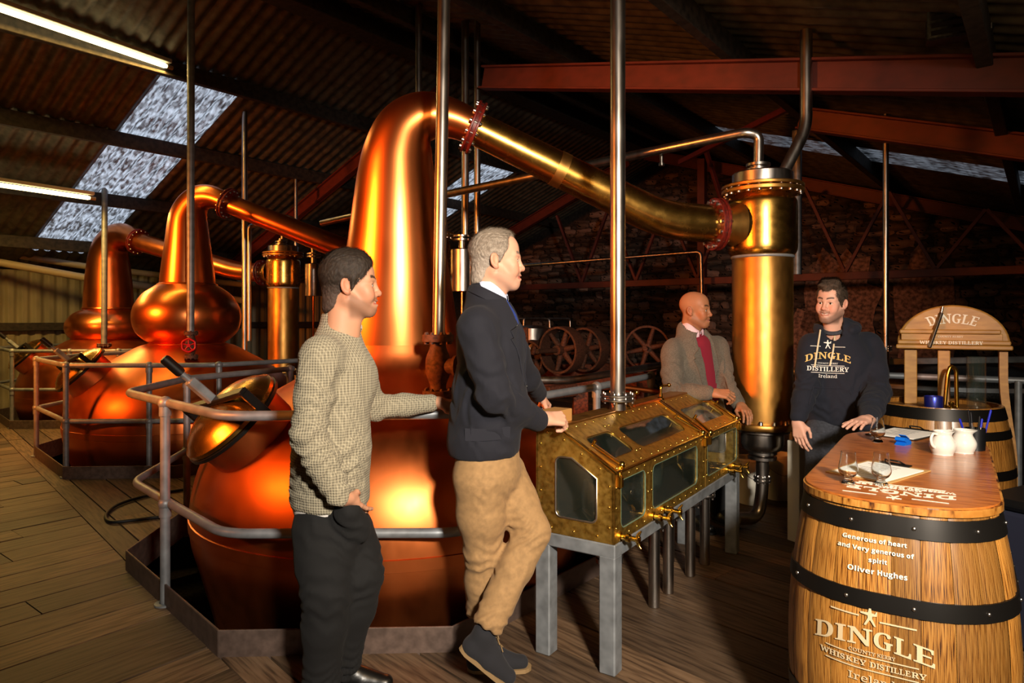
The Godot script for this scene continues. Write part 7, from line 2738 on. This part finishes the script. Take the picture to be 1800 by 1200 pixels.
func man_hooded() -> void:
	var base := Vector3(2.08, 0, -4.42)
	var o := person("bearded young man in a navy printed hooded top behind the counter", base)
	var f := Vector3(-0.42, 0, 0.907)
	var r := Vector3(-0.907, 0, -0.42)
	var tone := Color(0.62, 0.34, 0.25)
	var sl := SkinLook.new()
	sl.base = tone
	sl.stubble = 0.92
	sl.hair = Color(0.035, 0.018, 0.010)
	var hl := HairLook.new()
	hl.a = Color(0.024, 0.015, 0.010)
	hl.b = Color(0.11, 0.07, 0.045)
	hl.fade = Color(0.12, 0.075, 0.055)
	head(o, P(1461, 533, 4.40), Vector3(-0.74, -0.02, 0.67), 1.03, sl, 3, hl, -0.05, 1.0)
	var s := Sdf.new()
	s.cap(P(1474, 640, 4.40), P(1470, 712, 4.40), 0.145, 0.150, 0.06, r, 1.34)
	s.cap(P(1470, 712, 4.40), P(1468, 735, 4.40), 0.150, 0.142, 0.04, r, 1.28)
	s.cap(P(1427, 607, 4.40), P(1526, 604, 4.46), 0.080, 0.080, 0.05)
	s.cap(P(1470, 580, 4.42), P(1473, 625, 4.42), 0.085, 0.14, 0.05, r, 1.25)
	var sh := P(1424, 620, 4.38)
	var el := P(1418, 680, 4.34)
	var wr := P(1403, 731, 4.20)
	s.chain([sh, sh.lerp(el, 0.5), el, el.lerp(wr, 0.5), wr], [0.086, 0.078, 0.070, 0.064, 0.050], 0.03)
	var sh2 := P(1530, 620, 4.44)
	var el2 := P(1540, 690, 4.22)
	var wr2 := P(1523, 744, 3.74)
	s.chain([sh2, sh2.lerp(el2, 0.5), el2, el2.lerp(wr2, 0.5), wr2], [0.088, 0.080, 0.074, 0.064, 0.047], 0.03)
	# hood lying round the neck
	var hp := []
	for a in [-0.75, -0.3, 0.4, 1.1, 1.57, 2.1, 2.8, 3.45, 3.9]:
		hp.append(P(1471, 578, 4.43) + (r * cos(a) * 0.115 - f * sin(a) * 0.11) + Vector3(0, 0.020 * sin(a) + 0.005, 0))
	s.chain(hp, [0.024, 0.030, 0.036, 0.045, 0.055, 0.045, 0.036, 0.030, 0.024], 0.015)
	s.half(P(1468, 742, 4.40), Vector3(0, -1, 0), 0.01)
	s.cap(P(1462, 555, 4.41), P(1466, 592, 4.41) + f * 0.03, 0.066, 0.060, 0.01, Vector3.ZERO, 1.0, 1)
	var lk := ClothLook.new()
	lk.amp = 0.004
	lk.folds = [[el, Vector3(0.2, 0.97, 0), 0.06, 0.010, 0.10], [el2, Vector3(0.1, 0.9, 0.3), 0.07, 0.012, 0.12], [el2.lerp(wr2, 0.5), Vector3(0, 0.5, -0.85), 0.06, 0.008, 0.12], [P(1440, 715, 4.28), Vector3(0.4, 0.9, 0), 0.07, 0.008, 0.14], [P(1500, 690, 4.3), Vector3(-0.6, 0.8, 0), 0.09, 0.007, 0.14]]
	part("hooded_top", s.mesh(0.010, base, lk), M["hoodie"], o)
	band_round(o, "tee_collar", P(1464, 583, 4.41), Vector3(-0.08, 1, 0.12), f, 0.068, 0.060, 0.022, 0.0, M["grey_jeans"], 0.01)
	# draw cords
	for q in [[1442, 580, 1437, 612, 1432, 645], [1468, 578, 1465, 612, 1459, 642]]:
		var pts := []
		for i in 3:
			var p := P(q[i * 2], q[i * 2 + 1], 4.0)
			var d := (p - Vector3(0, EYE, 0)).normalized()
			pts.append(s.surface(p, d, 0.8) - d * 0.008 - base)
		var m := Mb.new()
		m.tube(spline(pts, 6), 0.0055, 8)
		part("draw_cord", m.done(), M["cord"], o)
	# print on the chest
	var c := P(1455, 627, 4.25)
	var x := -r
	var y := (Vector3.UP * 0.98 - f * 0.12).normalized()
	var gold: Material = M["gold_print"]
	var wh: Material = M["white_print"]
	var dl := letters("DINGLE", 0.042, true, true, 0.0016, 1.12)
	for i in dl.v.size(): dl.v[i].y += 0.012 - dl.v[i].x * dl.v[i].x * 1.6
	part("print", project(dl, s, c, x, y, 0.006, base), gold, o)
	part("print", project(star_man(0.055), s, c + y * 0.085, x, y, 0.006, base), wh, o)
	for q in [[-0.07, 0.068, 0.06], [0.07, 0.068, 0.06], [0.0, -0.052, 0.19], [0.0, -0.098, 0.19]]:
		part("print", project(line_mark(q[2], 0.003), s, c + x * q[0] + y * q[1], x, y, 0.006, base), wh, o)
	part("print", project(letters("COUNTY KERRY", 0.010, true, false, 0.0016, 1.1), s, c - y * 0.038, x, y, 0.006, base), wh, o)
	part("print", project(letters("DISTILLERY", 0.028, true, true, 0.0016, 1.0), s, c - y * 0.074, x, y, 0.006, base), wh, o)
	part("print", project(letters("Ireland", 0.020, true, false, 0.0016, 1.1), s, c - y * 0.118, x, y, 0.006, base), wh, o)
	# pouch pocket
	var m := Mb.new()
	for e in 2:
		var sg := -1.0 if e == 0 else 1.0
		for i in 8:
			m.box(Transform3D(Basis(Vector3.BACK, 0.35 * sg), Vector3(sg * (0.125 - 0.003 * i), -0.05 + 0.014 * i, 0)), Vector3(0.006, 0.015, 0.004), 0.001)
	for i in 20: m.box(Transform3D(Basis.IDENTITY, Vector3(-0.1 + 0.0105 * i, 0.055, 0)), Vector3(0.011, 0.005, 0.004), 0.001)
	part("pouch_seam", project(m, s, P(1462, 697, 4.2), x, y, 0.005, base), M["hoodie"], o)
	# jeans
	var j := Sdf.new()
	j.cap(P(1468, 730, 4.42), P(1468, 755, 4.42), 0.125, 0.135, 0.05, r, 1.22)
	var fa := Vector3(1.95, 0.09, -4.38)
	var fb := Vector3(2.20, 0.09, -4.50)
	j.chain([Vector3(1.99, 0.83, -4.38), Vector3(1.955, 0.48, -4.34), fa], [0.112, 0.080, 0.065], 0.04)
	j.chain([Vector3(2.16, 0.83, -4.46), Vector3(2.19, 0.48, -4.44), fb], [0.112, 0.080, 0.065], 0.04)
	var jl := ClothLook.new()
	jl.amp = 0.004
	jl.folds = [[Vector3(2.0, 0.80, -4.26), Vector3(0.6, 0.8, 0), 0.06, 0.009, 0.13]]
	part("jeans", j.mesh(0.011, base, jl), M["grey_jeans"], o)
	for q in [fa, fb]:
		shoe(o, Vector3(q.x + 0.03, 0, q.z - 0.05), Vector3(q.x - 0.08, 0, q.z + 0.20), Vector3(q.x, 0.10, q.z), Vector3.UP, M["black_leather"], M["black_plastic"], false)
	hand_part(o, tone, wr + Vector3(-0.012, -0.03, 0.012), Vector3(0.05, -0.95, 0.28), Vector3(-0.75, 0.1, 0.6), true, [0.30, 0.35, 0.42, 0.5])
	hand_part(o, tone, Vector3(wr2.x - 0.02, 1.012, wr2.z + 0.035), Vector3(-0.75, -0.05, 0.62), Vector3(0.0, 1, 0.1), false, [0.12, 0.12, 0.14, 0.16], 1.02, 0.1)
